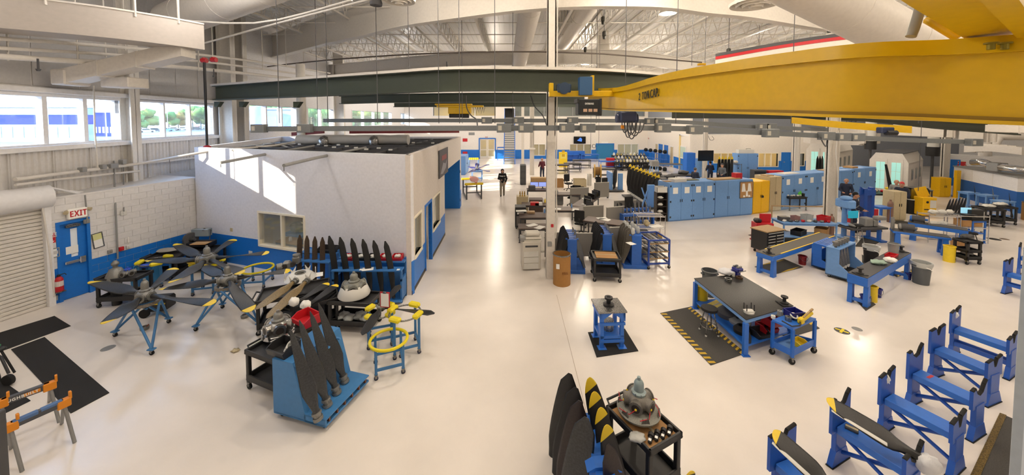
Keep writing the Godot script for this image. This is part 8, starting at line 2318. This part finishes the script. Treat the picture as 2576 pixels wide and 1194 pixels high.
	for q in [[1832, 706, 0.085, 0.07, STEEL, "short steel ring standing on the black table top"], [1860, 700, 0.08, 0.05, mt("star bronze", hx("5a4636"), 0.5, 0.3), "dark toothed casting near the vise"], [1845, 694, 0.04, 0.1, PLASTIC, "white paper cup beside the rags on the table"]]:
		solo("loose_part", q[5], "part", lt([[q[2] * 0.6, 0], [q[2], 0], [q[2], q[3]], [q[2] * 0.6, q[3]], [q[2] * 0.6, 0.0]], 18), q[4], T(fl(q[0], q[1], H)))
	var pf := thing("pin_fixture", "steel disc fixture with four black pins on the big table", "fixture", T(fl(1884, 786, H)))
	pt("disc", lt([[0, 0], [0.1, 0], [0.1, 0.03], [0, 0.03]], 22).bx(-0.1, 0.03, -0.06, 0.1, 0.06, 0.06, 0.01), PLASTIC, pf)
	for s in [[-0.08, -0.05], [0.08, -0.05], [-0.08, 0.05], [0.08, 0.05]]:
		pt("pin", cy(V(s[0], 0.06, s[1]), V(s[0], 0.2, s[1]), 0.01, -1, 8), BLACK, pf)
	post_spool("black post on a small plate at the right corner of the big table", fl(1973, 764, H))
	var q := [fl(1942, 803, 0.76), fl(1992, 786, 0.76), fl(2053, 800, 0.76), fl(1995, 826, 0.76)]
	var q0: Vector3 = (q[0] + q[1] + q[2] + q[3]) / 4
	var sc := thing("service_cart", "blue steel service cart with tools beside the big table", "cart")
	pt("top_tray", plan(q, 0.72, 0.76), BLUE, sc)
	pt("lower_tray", plan(q.map(func(p): return p.lerp(q0, 0.04)), 0.2, 0.22), BLUE2, sc)
	for i in 4:
		var a: Vector3 = q[i].lerp(q0, 0.05)
		var b: Vector3 = q[(i + 1) % 4].lerp(q0, 0.05)
		a.y = 0
		b.y = 0
		pt("leg", bb(a.x - 0.025, 0.14, a.z - 0.025, a.x + 0.025, 0.72, a.z + 0.025), BLUE, sc)
		pt("tray_side", B.new().beam([a, b], [[-0.01, 0.17], [0.01, 0.17], [0.01, 0.3], [-0.01, 0.3]]), BLUE, sc)
		caster(sc, a, 0.06)
	carton("navy open tote on the blue service cart", T(fl(1997, 796, 0.76), 10), 0.3, 0.14, 0.22, NAVY, true, "", "tote")
	var rg := fl(1998, 794, 0.84)
	solo("tape_roll", "white roll of tape in the navy tote", "tape", B.new().tube(range(18).map(func(s): return V(cos(TAU * s / 18) * 0.06, 0, sin(TAU * s / 18) * 0.06)), 0.018, 6, true), PLASTIC, TB(Basis(V(1, 0, 0), 0.5), rg))
	for e in [[1961, 792, 0.045, 0.1, GREY, "grey tin on the blue service cart"], [1945, 800, 0.04, 0.06, PLASTIC, "small white tin at the corner of the blue service cart"], [1983, 806, 0.06, 0.09, STEEL, "steel spool at the middle of the blue service cart"]]:
		solo("tin", e[5], "tin", lt([[0, 0], [e[2], 0], [e[2], e[3]], [e[2] * 0.4, e[3]], [e[2] * 0.4, e[3] * 0.8], [0, e[3] * 0.8]], 18), e[4], T(fl(e[0], e[1], 0.76)))
	var hp := thing("hand_pump", "yellow hydraulic hand pump with a black hose on the service cart", "pump", T(fl(2026, 806, 0.76), 30))
	pt("pump_body", cy(V(-0.2, 0.06, 0), V(0.25, 0.1, 0), 0.045, -1, 14).bx(-0.26, 0, -0.05, -0.14, 0.12, 0.05, 0.02), YEL, hp)
	pt("lever", cy(V(-0.15, 0.12, 0.02), V(0.22, 0.18, 0.02), 0.016, -1, 8).cyl(V(0.16, 0.17, 0.02), V(0.26, 0.185, 0.02), 0.024, -1, 8), WOOD, hp)
	pt("hose", B.new().tube([V(-0.24, 0.05, 0), V(-0.4, 0.04, 0.06), V(-0.55, 0.03, -0.02), V(-0.6, 0.08, -0.18)], 0.014, 8), BLACK, hp)
	bin("yellow tray on the lower shelf of the service cart", T(fl(2010, 866, 0.22), 25), 0.26, 0.1, 0.18, YEL)
	k = 0
	var cr := [[2398, 890, 2541, 946, 0.46, 0, "farthest blue cradle stand in the row, with two cross rails"], [2352, 946, 2494, 1014, 0.46, 1, "blue cradle stand second from the far end of the row"], [2296, 1014, 2455, 1098, 0.46, 2, "blue cradle stand with a red mark on its beam"], [2225, 1082, 2403, 1186, 0.46, 1, "blue cradle stand with white rags in its notch, right of the long blade"], [2108, 1160, 2290, 1290, 0.46, 2, "blue cradle stand under the long yellow tipped blade"], [1962, 1262, 2120, 1420, 0.46, 1, "blue cradle stand cut off by the bottom edge"], [2532, 736, 2650, 770, 0.42, 0, "blue cradle stand cut off by the right edge, nearer one"], [2562, 690, 2680, 715, 0.42, 0, "blue cradle stand cut off by the right edge, farther one"]]
	var tops := []
	for e in cr:
		var a := fl(e[0], e[1])
		var b := fl(e[2], e[3])
		var ll := flat_len(a, b)
		var tt := span(a, b)
		var s := thing("cradle_stand", e[6], "stand", tt)
		var w: float = e[4] / 2
		var dk := mt("cradle blue", hx("1f57b8"), 0.42, 0, "paint")
		pt("beam", bb(0.03, 0.5, -w * 0.62, ll - 0.03, 0.6, w * 0.62, 0.006), BLUE, s)
		for x in [0.0, ll]:
			var hp2 := 1.0 if x == 0.0 else 0.84
			var n := [[-w, 0.5], [w, 0.5], [w, hp2], [w * 0.35, hp2 - 0.04], [w * 0.1, hp2 - 0.16], [-w * 0.1, hp2 - 0.16], [-w * 0.3, hp2 - 0.03], [-w, hp2 - 0.06]]
			if e[5] == 2:
				n = [[-w, 0.5], [w, 0.5], [w, hp2 + 0.04], [w * 0.7, hp2 - 0.02], [w * 0.4, hp2 - 0.12], [0, hp2 - 0.15], [-w * 0.4, hp2 - 0.1], [-w * 0.6, hp2 - 0.02], [-w, hp2 - 0.04]]
			var turn := TB(Basis(V(0, 0, -1), V(0, 1, 0), V(1, 0, 0)), V(x, 0, 0))
			var pl := pt("notched_plate", B.new().prism(n, -0.02, 0.02), dk, s, turn)
			var ed := B.new()
			for i in range(2, n.size() - 1):
				ed.cyl(V(n[i][0], n[i][1], 0), V(n[i + 1][0], n[i + 1][1], 0), 0.024, -1, 6)
			pt("rubber_edge", ed, RUBBER, pl)
			pt("post", bb(x - 0.03, 0.1, -w * 0.6, x + 0.03, 0.55, w * 0.6, 0.006), dk, s)
			pt("foot", B.new().prism([[-w * 0.95, 0.0], [w * 0.95, 0.0], [w * 0.95, 0.04], [w * 0.6, 0.22], [-w * 0.6, 0.22], [-w * 0.95, 0.04]], -0.035, 0.035), dk, s, turn)
			pt("foot_pad", bb(x - 0.045, 0.0, -w, x + 0.045, 0.015, w), RUBBER, s)
		if e[5] == 0:
			for z in [-0.06, 0.1]:
				pt("cross_rail", bb(0, 0.24, z - 0.02, ll, 0.32, z + 0.02), dk, s)
		else:
			pt("cross_brace", cy(V(0.02, 0.5, 0.05), V(ll - 0.02, 0.16, 0.05), 0.032, -1, 4).cyl(V(0.02, 0.16, -0.02), V(ll - 0.02, 0.5, -0.02), 0.032, -1, 4), dk, s)
		if k == 2:
			pt("red_mark", bb(0.16, 0.6, -w * 0.5, 0.2, 0.602, w * 0.2), RED, s)
		if k in [0, 3]:
			lump("rag", ["small white rag stuffed in the farthest cradle's notch", "", "", "white rag stuffed in the notch of the cradle right of the long blade"][k], "rag", tt * V(0.0, 0.8, 0.02), V(0.05, 0.07, 0.05), PAPER, 0.25, k)
		tops.append(tt)
		k += 1
	var long_root := at(2312, 1150, 4.35)
	var lb1 := lone_blade("long black blade with a yellow tip lying in the cradle, shank wrapped white", long_root, at(2080, 1012, 4.85), V(0, 1, 0.25), 0.3, BLADE, YEL, "", 0.05, null, 0.055)
	lump("shank_wrap", "white cloth wrapped round the root of the long cradled blade", "cloth", long_root + V(0.06, -0.14, 0.05), V(0.13, 0.11, 0.11), mt("rag white", hx("d9dade"), 0.9, 0, "cloth"), 0.18, 4)
	var lb2 := lone_blade("black blade with a yellow tip lying on the lowest cradle at the bottom edge", at(2110, 1240, 3.8), at(1941, 1092, 4.25), V(0, 1, 0.25), 0.28, BLADE, YEL, "", 0.05, null, 0.05)
	for e in [[lb1, at(2080, 1012, 4.85) - long_root], [lb2, at(1941, 1092, 4.25) - at(2110, 1240, 3.8)]]:
		var sd: Vector3 = e[1].cross(V(0, 1, 0.25)).normalized() * -0.115
		pt("leading_edge", foil(sd + V(0, 0.004, 0), e[1] + sd * 0.8, V(0, 1, 0.25), 0.055, 0.008, 0.34, 0.95), PLASTIC, e[0])
	carton("clear bag of black fittings on the cradle under the long blade", tops[4] * T(V(0.14, 0.6, 0.0), 20), 0.14, 0.03, 0.1, DARK, false, "", "bag_of_parts")
	var rm := mat_on_floor("dark mat with a brass edge beside the grey post at lower right", [[2515, 1040], [2600, 1075], [2560, 1270], [2425, 1230]], 0.012, g)
	pt("brass_edge", plan([fl(2515, 1040), fl(2532, 1046), fl(2450, 1236), fl(2425, 1230)], 0.012, 0.02), mt("brass worn", hx("8f7434"), 0.4, 0.7, "worn"), rm)
	lone_blade("tiny yellow blade tip poking up at the bottom edge", at(1732, 1260, 3.9), at(1738, 1184, 3.9), V(0.2, 0, 1), 0.14, BLADE, YEL)
	var rb := thing("blade_rack", "blue rack at the bottom edge holding two leaning columns of blades", "rack", T(V(1.1, 0, -4.35)))
	pt("rack_body", B.new().prism([[-0.2, 0.1], [0.22, 0.1], [0.12, 0.8], [-0.1, 0.8]], -0.6, 0.9), BLUE, rb)
	pt("slot_finger", B.new().prism([[-0.2, 0.78], [0.22, 0.78], [0.1, 0.86], [-0.1, 0.84]], 0.1, 0.25).bx(-0.12, 0.78, 0.4, 0.24, 0.84, 0.5), BLUE, rb)
	pt("base", bb(-0.35, 0.04, -0.6, 0.4, 0.1, 0.9, 0.01), BLUE, rb)
	k = 0
	for e in [[1384, 1185, 5.1, 1443, 944, 5.15, BLADE, 0.34], [1392, 1220, 4.85, 1459, 980, 4.9, mt("blade matt", hx("1d1d1f"), 0.6), 0.34], [1402, 1260, 4.65, 1469, 1014, 4.7, mt("blade maroon", hx("35282a"), 0.5, 0.0, "worn"), 0.32], [1412, 1330, 4.35, 1486, 1056, 4.4, mt("blade grey", hx("4c4e50"), 0.5, 0.2, "worn"), 0.36]]:
		lone_blade(["farthest black blade of the left column at the bottom edge", "second black blade of the left column at the bottom edge", "maroon edged blade, third in the left column", "scuffed grey blade nearest in the left column"][k], at(e[0], e[1], e[2]), at(e[3], e[4], e[5]), V(-0.5, 0.1, 0.9), e[7], e[6], null, "", -0.06, CAST, 0.06, 0.5)
		k += 1
	k = 0
	for e in [[1556, 1215, 4.9, 1474, 955, 5.0], [1562, 1255, 4.65, 1485, 991, 4.75], [1570, 1300, 4.45, 1501, 1031, 4.55], [1580, 1345, 4.25, 1516, 1075, 4.35], [1592, 1400, 3.95, 1521, 1124, 4.1]]:
		lone_blade(["farthest yellow tipped black blade of the right column", "second yellow tipped black blade of the right column", "third yellow tipped black blade of the right column", "fourth yellow tipped black blade, blue edged, right column", "nearest maroon edged blade of the right column"][k], at(e[0], e[1], e[2]), at(e[3], e[4], e[5]), V(0.45, 0.1, 0.9), 0.32, mt("blade matt", hx("1d1d1f"), 0.6) if k < 4 else mt("blade maroon", hx("35282a"), 0.5, 0.0, "worn"), YEL if k < 4 else null, "", 0.05, null, 0.05, 0.5)
		k += 1
	var hc := [fl(1533, 1004, 0.8), fl(1642, 990, 0.8), fl(1707, 1098, 0.8), fl(1590, 1128, 0.8)]
	var hm: Vector3 = (hc[0] + hc[1] + hc[2] + hc[3]) / 4 * V(1, 0, 1)
	cart("black utility cart at the bottom edge carrying a large hub", TB(Basis(Vector3.UP, deg_to_rad(-63)), hm), 0.82, 0.62, 0.8)
	carton("brown board lining the tray under the large hub", TB(Basis(Vector3.UP, deg_to_rad(-63)), hm + V(0, 0.745, 0)), 0.7, 0.012, 0.5, CARD, false)
	var hh := thing("propeller_hub", "large grey hub on a wide plate with red wires, bottom edge cart", "hub", T(fl(1606, 1040, 0.78)))
	pt("black_base", lt([[0, 0], [0.22, 0], [0.24, 0.05], [0, 0.06]], 26), BLACK, hh)
	pt("wide_plate", lt([[0, 0.05], [0.29, 0.05], [0.3, 0.08], [0.24, 0.12], [0, 0.13]], 30), mt("hub grey", hx("a3a39a"), 0.45, 0.3, "cast"), hh)
	hub(hh, V(0, 0.12, 0), 0.17, 5, mt("hub stone", hx("8d8880"), 0.45, 0.3, "cast"), mt("hub blue grey", hx("8a9a9c"), 0.4, 0.3), 0.85, 0.2)
	for i in 6:
		var a := TAU * i / 6
		pt("horn", B.new().prism([[-0.06, 0], [0.06, 0], [0.035, 0.09], [0.0, 0.04], [-0.035, 0.07]], -0.01, 0.01), mt("hub stone", hx("8d8880"), 0.45, 0.3, "cast"), hh, TB(Basis(Vector3.UP, a), V(sin(a) * 0.27, 0.08, cos(a) * 0.27)))
		pt("wire", B.new().tube([V(cos(a) * 0.2, 0.2, sin(a) * 0.2), V(cos(a + 0.3) * 0.26, 0.14, sin(a + 0.3) * 0.26), V(cos(a + 0.8) * 0.31, 0.15, sin(a + 0.8) * 0.31)], 0.006, 5), RED, hh)
		pt("connector", B.new().ball(V(cos(a) * 0.21, 0.21, sin(a) * 0.21), V(0.018, 0.018, 0.018), 8), YEL, hh)
	k = 0
	for e in [[1636, 1108], [1652, 1102], [1668, 1097], [1684, 1090]]:
		var kn := thing("clamp_bracket", "black forked clamp bracket on the bottom edge hub cart", "bracket", T(fl(e[0], e[1], 0.76), -30), "clamp brackets on the hub cart")
		pt("yoke", bb(-0.025, 0, -0.07, 0.025, 0.05, 0.07, 0.015).cyl(V(0, 0.03, -0.08), V(0, 0.03, -0.03), 0.04, -1, 12), BLACK, kn)
		pt("plate_tag", bb(-0.018, 0.05, 0.02, 0.018, 0.052, 0.06), PAPER, kn)
		k += 1
	lump("parts_bag", "clear bag of small fittings in the corner of the hub cart", "bag", fl(1603, 1106, 0.76), V(0.11, 0.04, 0.08), mt("bag film", hx("b9bbb8"), 0.3), 0.2, 3)

func outside() -> void:
	struct("ground", bb(-420, -0.5, -420, -14.2, -0.02, 60), mt("asphalt", hx("6e7076"), 0.9, 0, "paint"), "asphalt yard and car park outside the windows")
	var wp: StandardMaterial3D = mt("wall pale", hx("8a93a8"), 0.6)
	var bl: StandardMaterial3D = mt("building blue", hx("0c2a8c"), 0.6)
	wp.metallic_specular = 0.1
	bl.metallic_specular = 0.1
	var k := 0
	for q in [[-60, 196, 78, 7.6, 2.1, "long pale industrial building with a blue band outside the left window"], [206, 292, 105, 7.0, 2.6, "low blue topped office building beyond the car park"], [668, 742, 58, 6.6, 0.0, "white building outside the window left of the wrapped duct"]]:
		var a := at(q[0], 300, q[2]) * V(1, 0, 1)
		var b := at(q[1], 300, q[2]) * V(1, 0, 1)
		var l := flat_len(a, b)
		var o := thing("building", q[5], "building", span(a, b))
		pt("wall", bb(0, 0, -3, l, q[3], 0), wp if k != 1 else bl, o)
		if k < 2:
			pt("blue_band", bb(-0.05, q[3] - q[4] - 1.6, -3.05, l + 0.05, q[3] - 1.6, 0.06), bl, o)
		pt("roof", bb(-0.2, q[3], -3.2, l + 0.2, q[3] + 0.25, 0.2), WHITE, o)
		for i in 9:
			pt("window" if k == 1 else "wall_joint", bb(l * i / 9 + 0.3, 1.0, 0, l * i / 9 + (1.0 if k == 1 else 0.4), 3.4, 0.05), GREY, o)
		k += 1
	var tk := solo("storage_tank", "pale blue storage tank outside beside the white building", "tank", lt([[0, 0], [1.2, 0], [1.2, 6.6], [0.9, 7.0], [0, 7.1]], 18), mt("tank pale", hx("86a8d8"), 0.5), T(at(648, 300, 56) * V(1, 0, 1)))
	for q in [[120, 70, 8.5], [266, 95, 8.0], [421, 150, 11.0]]:
		var p := at(q[0], 300, q[1]) * V(1, 0, 1)
		solo("light_pole", "pale light pole outside the " + ["pale building", "blue office building", "car park trees"][[120, 266, 421].find(q[0])], "pole", cy(V(0, 0, 0), V(0, q[2], 0), 0.12, 0.08, 8).bx(-0.6, q[2], -0.15, 0.6, q[2] + 0.15, 0.15), WHITE, T(p))
	k = 0
	var leaf := [mt("leaf green", hx("4f6e2a"), 0.8), mt("leaf olive", hx("6b7430"), 0.8), mt("leaf orange", hx("8a6a26"), 0.8)]
	for q in [[368, 150, 9.5, 1], [345, 140, 7.0, 0], [424, 160, 8.5, 0], [448, 165, 8.2, 2], [484, 170, 11.5, 0], [505, 165, 10.5, 1], [525, 160, 12, 0], [640, 75, 9.0, 1], [700, 90, 10.0, 0], [728, 80, 9.5, 0], [790, 80, 9, 0], [815, 85, 8.5, 1], [838, 80, 9, 0], [895, 90, 9.0, 0], [925, 90, 8.6, 1], [965, 95, 9.5, 0], [1020, 110, 10, 0], [1050, 110, 9.5, 1]]:
		var p := at(q[0], 300, q[1]) * V(1, 0, 1)
		var o := thing("tree", nth(k) + " tree from the left beyond the windows, " + ["leafy green", "pale olive", "autumn orange"][q[3]], "tree", T(p), ["green trees outside", "olive trees outside", ""][q[3]])
		var c := B.new()
		for i in 14:
			var g := i * 2.4
			var rr: float = q[2] * (0.16 + 0.07 * fposmod(i * 0.37, 1.0))
			c.ball(V(cos(g) * q[2] * 0.24, q[2] * (0.42 + 0.4 * fposmod(i * 0.618, 1.0)), sin(g) * q[2] * 0.24), V(rr, rr * 0.85, rr), 12, 0.28, i + k)
		pt("crown", c, leaf[q[3]], o)
		pt("trunk", cy(V(0, 0, 0), V(0, q[2] * 0.5, 0), 0.22, 0.14, 8), DARK, o)
		k += 1
	var car: Node3D = null
	k = 0
	for q in [[258, 340, RED], [236, 333, DARK], [280, 331, WHITE], [352, 331, GREY], [370, 333, WHITE], [390, 331, DARK], [418, 330, BLUE2], [436, 328, STEEL], [458, 327, WHITE], [490, 326, DARK], [500, 325, RED], [513, 325, STEEL]]:
		var t := T(fl(q[0], q[1]), 20 + k * 7)
		var o := thing("car", ["red car alone before the blue office building", "dark car left in the yard behind the red car", "white car at the right of the office building", "grey car leftmost in the car park", "white car second in the car park", "dark car third in the car park", "pale blue car before the tall pole", "silver car right of the tall pole", "white car beside the orange tree", "dark car near the riser pipe", "red car near the riser pipe", "silver car rightmost in the car park"][k], "car", t)
		pt("body", B.new().prism([[-2.2, 0.3], [2.2, 0.3], [2.2, 0.8], [1.3, 0.95], [-2.1, 0.95]], -0.85, 0.85).prism([[-1.7, 0.95], [1.2, 0.95], [0.6, 1.45], [-1.2, 1.45]], -0.75, 0.75), q[2], o)
		pt("windows", B.new().prism([[-1.5, 0.98], [1.0, 0.98], [0.5, 1.38], [-1.1, 1.38]], -0.77, 0.77), SCREEN, o)
		for s in [-1.4, 1.4]:
			pt("wheel", cy(V(s, 0.33, -0.88), V(s, 0.33, 0.88), 0.33, -1, 14), RUBBER, o)
		k += 1

func skin_of(bones: Array, cell: float, k: float, out: B) -> B:
	var lo := V(99, 99, 99)
	var hi := -lo
	for b in bones:
		var r: float = maxf(b[2], b[3]) + cell * 3
		for p in [b[0], b[1]]:
			lo = lo.min(p - V(r, r, r))
			hi = hi.max(p + V(r, r, r))
	var nx := int((hi.x - lo.x) / cell) + 2
	var ny := int((hi.y - lo.y) / cell) + 2
	var nz := int((hi.z - lo.z) / cell) + 2
	var f := PackedFloat32Array()
	f.resize(nx * ny * nz)
	f.fill(1.0)
	for b in bones:
		var r: float = maxf(b[2], b[3]) + k + cell * 2
		var l: Vector3i = Vector3i(((b[0].min(b[1]) - V(r, r, r) - lo) / cell).max(V(0, 0, 0)))
		var h: Vector3i = Vector3i((b[0].max(b[1]) + V(r, r, r) - lo) / cell)
		var ab: Vector3 = b[1] - b[0]
		var q := maxf(ab.length_squared(), 1e-9)
		for z in range(l.z, mini(h.z + 1, nz)):
			for y in range(l.y, mini(h.y + 1, ny)):
				for x in range(l.x, mini(h.x + 1, nx)):
					var p := lo + V(x, y, z) * cell
					var t := clampf((p - b[0]).dot(ab) / q, 0.0, 1.0)
					var d: float = p.distance_to(b[0] + ab * t) - lerpf(b[2], b[3], t)
					var i := (z * ny + y) * nx + x
					var e := maxf(k - absf(d - f[i]), 0.0) / k
					f[i] = minf(d, f[i]) - e * e * k * 0.25
	var at_v := {}
	var off := [0, 1, nx, nx + 1, nx * ny, nx * ny + 1, nx * ny + nx, nx * ny + nx + 1]
	for z in nz - 1:
		for y in ny - 1:
			for x in nx - 1:
				var i := (z * ny + y) * nx + x
				var c := 0
				for o in off:
					if f[i + o] < 0.0:
						c += 1
				if c == 0 or c == 8:
					continue
				var s := Vector3.ZERO
				var m := 0
				for a in 8:
					for ax in 3:
						var b2: int = a | (1 << ax)
						if b2 != a and (f[i + off[a]] < 0.0) != (f[i + off[b2]] < 0.0):
							var w: float = f[i + off[a]] / (f[i + off[a]] - f[i + off[b2]])
							var pa := V(a & 1, (a >> 1) & 1, a >> 2)
							s += pa.lerp(V(b2 & 1, (b2 >> 1) & 1, b2 >> 2), w)
							m += 1
				var g := V(f[i + 1] - f[i], f[i + nx] - f[i], f[i + nx * ny] - f[i]) + V(f[i + off[7]] - f[i + off[6]], f[i + off[7]] - f[i + off[5]], f[i + off[7]] - f[i + off[3]])
				at_v[i] = [lo + (V(x, y, z) + s / m) * cell, g.normalized()]
	var st := [1, nx, nx * ny]
	for i in at_v:
		for ax in 3:
			var u: int = st[(ax + 1) % 3]
			var w: int = st[(ax + 2) % 3]
			if (f[i] < 0.0) == (f[i + st[ax]] < 0.0) or not (at_v.has(i - u) and at_v.has(i - w) and at_v.has(i - u - w)):
				continue
			var q := [at_v[i], at_v[i - u], at_v[i - u - w], at_v[i - w]]
			out.t3n(q[0][0], q[1][0], q[2][0], q[0][1], q[1][1], q[2][1])
			out.t3n(q[0][0], q[2][0], q[3][0], q[0][1], q[2][1], q[3][1])
	return out
var poses := {}
func pose(kind: int) -> Array:
	if poses.has(kind):
		return poses[kind]
	var hd := V(0, 1.64, 0.05)
	var legs := [[V(-0.09, 0.93, 0), V(-0.1, 0.5, 0.1), V(-0.1, 0.09, 0.08)], [V(0.09, 0.93, 0), V(0.09, 0.5, 0.03), V(0.09, 0.1, -0.17)]] if kind == 0 else [[V(-0.1, 0.93, 0), V(-0.12, 0.5, 0.03), V(-0.13, 0.09, 0)], [V(0.1, 0.93, 0), V(0.12, 0.5, 0.03), V(0.13, 0.09, 0)]]
	var arms := [[V(-0.18, 1.43, 0), V(-0.25, 1.15, -0.02), V(-0.08, 1.1, 0.2)], [V(0.18, 1.43, 0), V(0.26, 1.14, -0.06), V(0.21, 0.92, 0.05)]] if kind == 0 else [[V(-0.18, 1.42, 0.02), V(-0.25, 1.15, 0.04), V(-0.14, 1.04, 0.28)], [V(0.18, 1.42, 0.02), V(0.26, 1.15, 0.06), V(0.18, 1.02, 0.3)]]
	var sk := [[hd + V(0, 0.03, -0.01), hd + V(0, 0.03, -0.01), 0.095, 0.095], [hd + V(0, -0.06, 0.02), hd + V(0, -0.07, 0.03), 0.065, 0.05], [hd + V(0, 0.0, 0.09), hd + V(0, -0.03, 0.105), 0.012, 0.018], [hd + V(-0.09, 0, -0.01), hd + V(-0.095, -0.03, -0.01), 0.018, 0.014], [hd + V(0.09, 0, -0.01), hd + V(0.095, -0.03, -0.01), 0.018, 0.014], [V(0, 1.4, -0.01), hd - V(0, 0.04, 0.02), 0.07, 0.055], [V(0, 0.98, 0), V(0, 1.35, 0), 0.11, 0.12]]
	var top := [[V(0, 0.98, 0), V(0, 1.12, 0), 0.15, 0.14], [V(0, 1.1, 0), V(0, 1.34, 0), 0.14, 0.15], [V(-0.13, 1.4, 0), V(0.13, 1.4, 0), 0.085, 0.085]]
	var low := [[V(-0.06, 0.96, 0), V(0.06, 0.96, 0), 0.13, 0.13]]
	var shoe := []
	for l in legs:
		sk += [[l[0], l[1], 0.07, 0.05], [l[1], l[2], 0.05, 0.035]]
		low += [[l[0], l[1], 0.1, 0.075], [l[1], l[2], 0.075, 0.062]]
		shoe.append([l[2] + V(0, -0.03, -0.03), l[2] + V(0, -0.045, 0.15), 0.05, 0.042])
	var body := B.new()
	for a in arms:
		sk += [[a[0], a[1], 0.045, 0.04], [a[1], a[2], 0.038, 0.028]]
		top += [[a[0], a[1], 0.075, 0.058], [a[1], a[1].lerp(a[2], 0.9), 0.058, 0.048]]
		var d: Vector3 = (a[2] - a[1]).normalized()
		var s: Vector3 = d.cross(V(0, 0, 1) if absf(d.z) < 0.8 else V(0, 1, 0)).normalized()
		var n := s.cross(d)
		var w: Vector3 = a[2]
		var hb := [[w - d * 0.03, w + d * 0.02, 0.027, 0.03], [w + d * 0.02 - s * 0.022, w + d * 0.085 - s * 0.028, 0.018, 0.014], [w + d * 0.02 + s * 0.022, w + d * 0.085 + s * 0.028, 0.018, 0.014]]
		for i in 4:
			var r := w + d * 0.085 + s * (i - 1.5) * 0.021
			var ln: float = [0.03, 0.036, 0.034, 0.026][i]
			hb += [[r, r + d * ln + n * 0.012, 0.0095, 0.009], [r + d * ln + n * 0.012, r + d * ln * 1.6 + n * 0.036, 0.009, 0.008]]
		var sg := 1.0 if s.y > 0 else -1.0
		hb += [[w + d * 0.03 + s * sg * 0.03, w + d * 0.06 + s * sg * 0.055 + n * 0.015, 0.012, 0.01], [w + d * 0.06 + s * sg * 0.055 + n * 0.015, w + d * 0.09 + s * sg * 0.05 + n * 0.03, 0.01, 0.008]]
		skin_of(hb, 0.006, 0.012, body)
	skin_of(sk, 0.02, 0.04, body)
	var hat := [[hd + V(0, 0.05, -0.03), hd + V(0, 0.06, -0.02), 0.1, 0.1]]
	var hood := [[hd + V(0, 0.04, -0.035), hd + V(0, -0.08, -0.05), 0.112, 0.1]]
	poses[kind] = [body.mesh(), skin_of(top, 0.025, 0.06, B.new()).mesh(), skin_of(low, 0.025, 0.03, B.new()).mesh(), skin_of(shoe, 0.02, 0.02, B.new()).mesh(), skin_of(hat, 0.02, 0.02, B.new()).mesh(), skin_of(hood, 0.02, 0.04, B.new()).mesh(), hd, arms]
	return poses[kind]
func people() -> void:
	var sk := mt("skin", hx("b98a70"), 0.6)
	var nv := mt("navy cloth", hx("232a3f"), 0.9, 0, "cloth")
	var bk := mt("black cloth", hx("17181b"), 0.9, 0, "cloth")
	var k := 0
	for q in [[1264, 493, 0, 5, 0, bk, mt("khaki cloth", hx("8d8474"), 0.9, 0, "cloth"), bk, "man in a black hooded sweatshirt walking up the aisle, looking at a phone"], [1364, 450, 1, 9, 200, mt("maroon cloth", hx("5a2230"), 0.9, 0, "cloth"), nv, sk, "bald man in a dark red shirt standing behind the central column"], [1786, 463, 1, 4, 175, nv, nv, bk, "person in navy seen from behind below the wall screen"], [1816, 472, 1, 4, -60, mt("slate cloth", hx("5c626a"), 0.9, 0, "cloth"), nv, DARK, "person in a grey shirt bending to the blades behind the cabinets"], [1747, 488, 1, 4, 120, nv, nv, DARK, "person in a dark shirt at the far left behind the blue cabinets"], [2126, 529, 1, 9, -40, nv, nv, sk, "man in a navy sweatshirt standing before the blue cabinets, looking down"], [2146, 583, 1, 4, 40, nv, nv, bk, "man in a dark cap and navy shirt working at the drill press"], [2252, 534, 1, 9, -50, GREY, nv, sk, "grey haired man in front of the second spray booth"], [2265, 543, 1, 4, -50, nv, nv, RED, "person in a red cap right of the grey haired man by the booth"]]:
		var p := pose(q[2])
		var o := thing("person", q[8], "person", T(fl(q[0], q[1]), q[4]))
		pt("body", p[0], sk, o)
		pt("sweatshirt" if q[3] == 5 else "shirt", p[1], q[5], o)
		pt("trousers", p[2], q[6], o)
		pt("shoes", p[3], bk, o)
		if q[3] != 9:
			pt("hood" if q[3] == 5 else "hair", p[q[3]], q[7], o)
		for s in [-1, 1]:
			pt("eye", B.new().ball(p[6] + V(s * 0.034, 0.01, 0.083), V(0.012, 0.008, 0.008), 8), SCREEN, o)
		pt("mouth", B.new().ball(p[6] + V(0, -0.06, 0.082), V(0.024, 0.006, 0.008), 8), mt("lip", hx("8a5a4c"), 0.6), o)
		if k == 0:
			pt("phone", bb(-0.12, 1.12, 0.28, -0.04, 1.14, 0.42, 0.005), BLACK, o)
			text("Snap-on", 0.07, PAPER, o, T(V(0, 1.34, 0.158)))
		k += 1

func _ready() -> void:
	rng.seed = 7
	materials()
	sky_and_camera()
	lamps()
	shell()
	overhead()
	exit_wall()
	left_floor()
	racks_by_room()
	centre_front()
	offices()
	cabinets()
	right_things()
	front()
	outside()
	people()
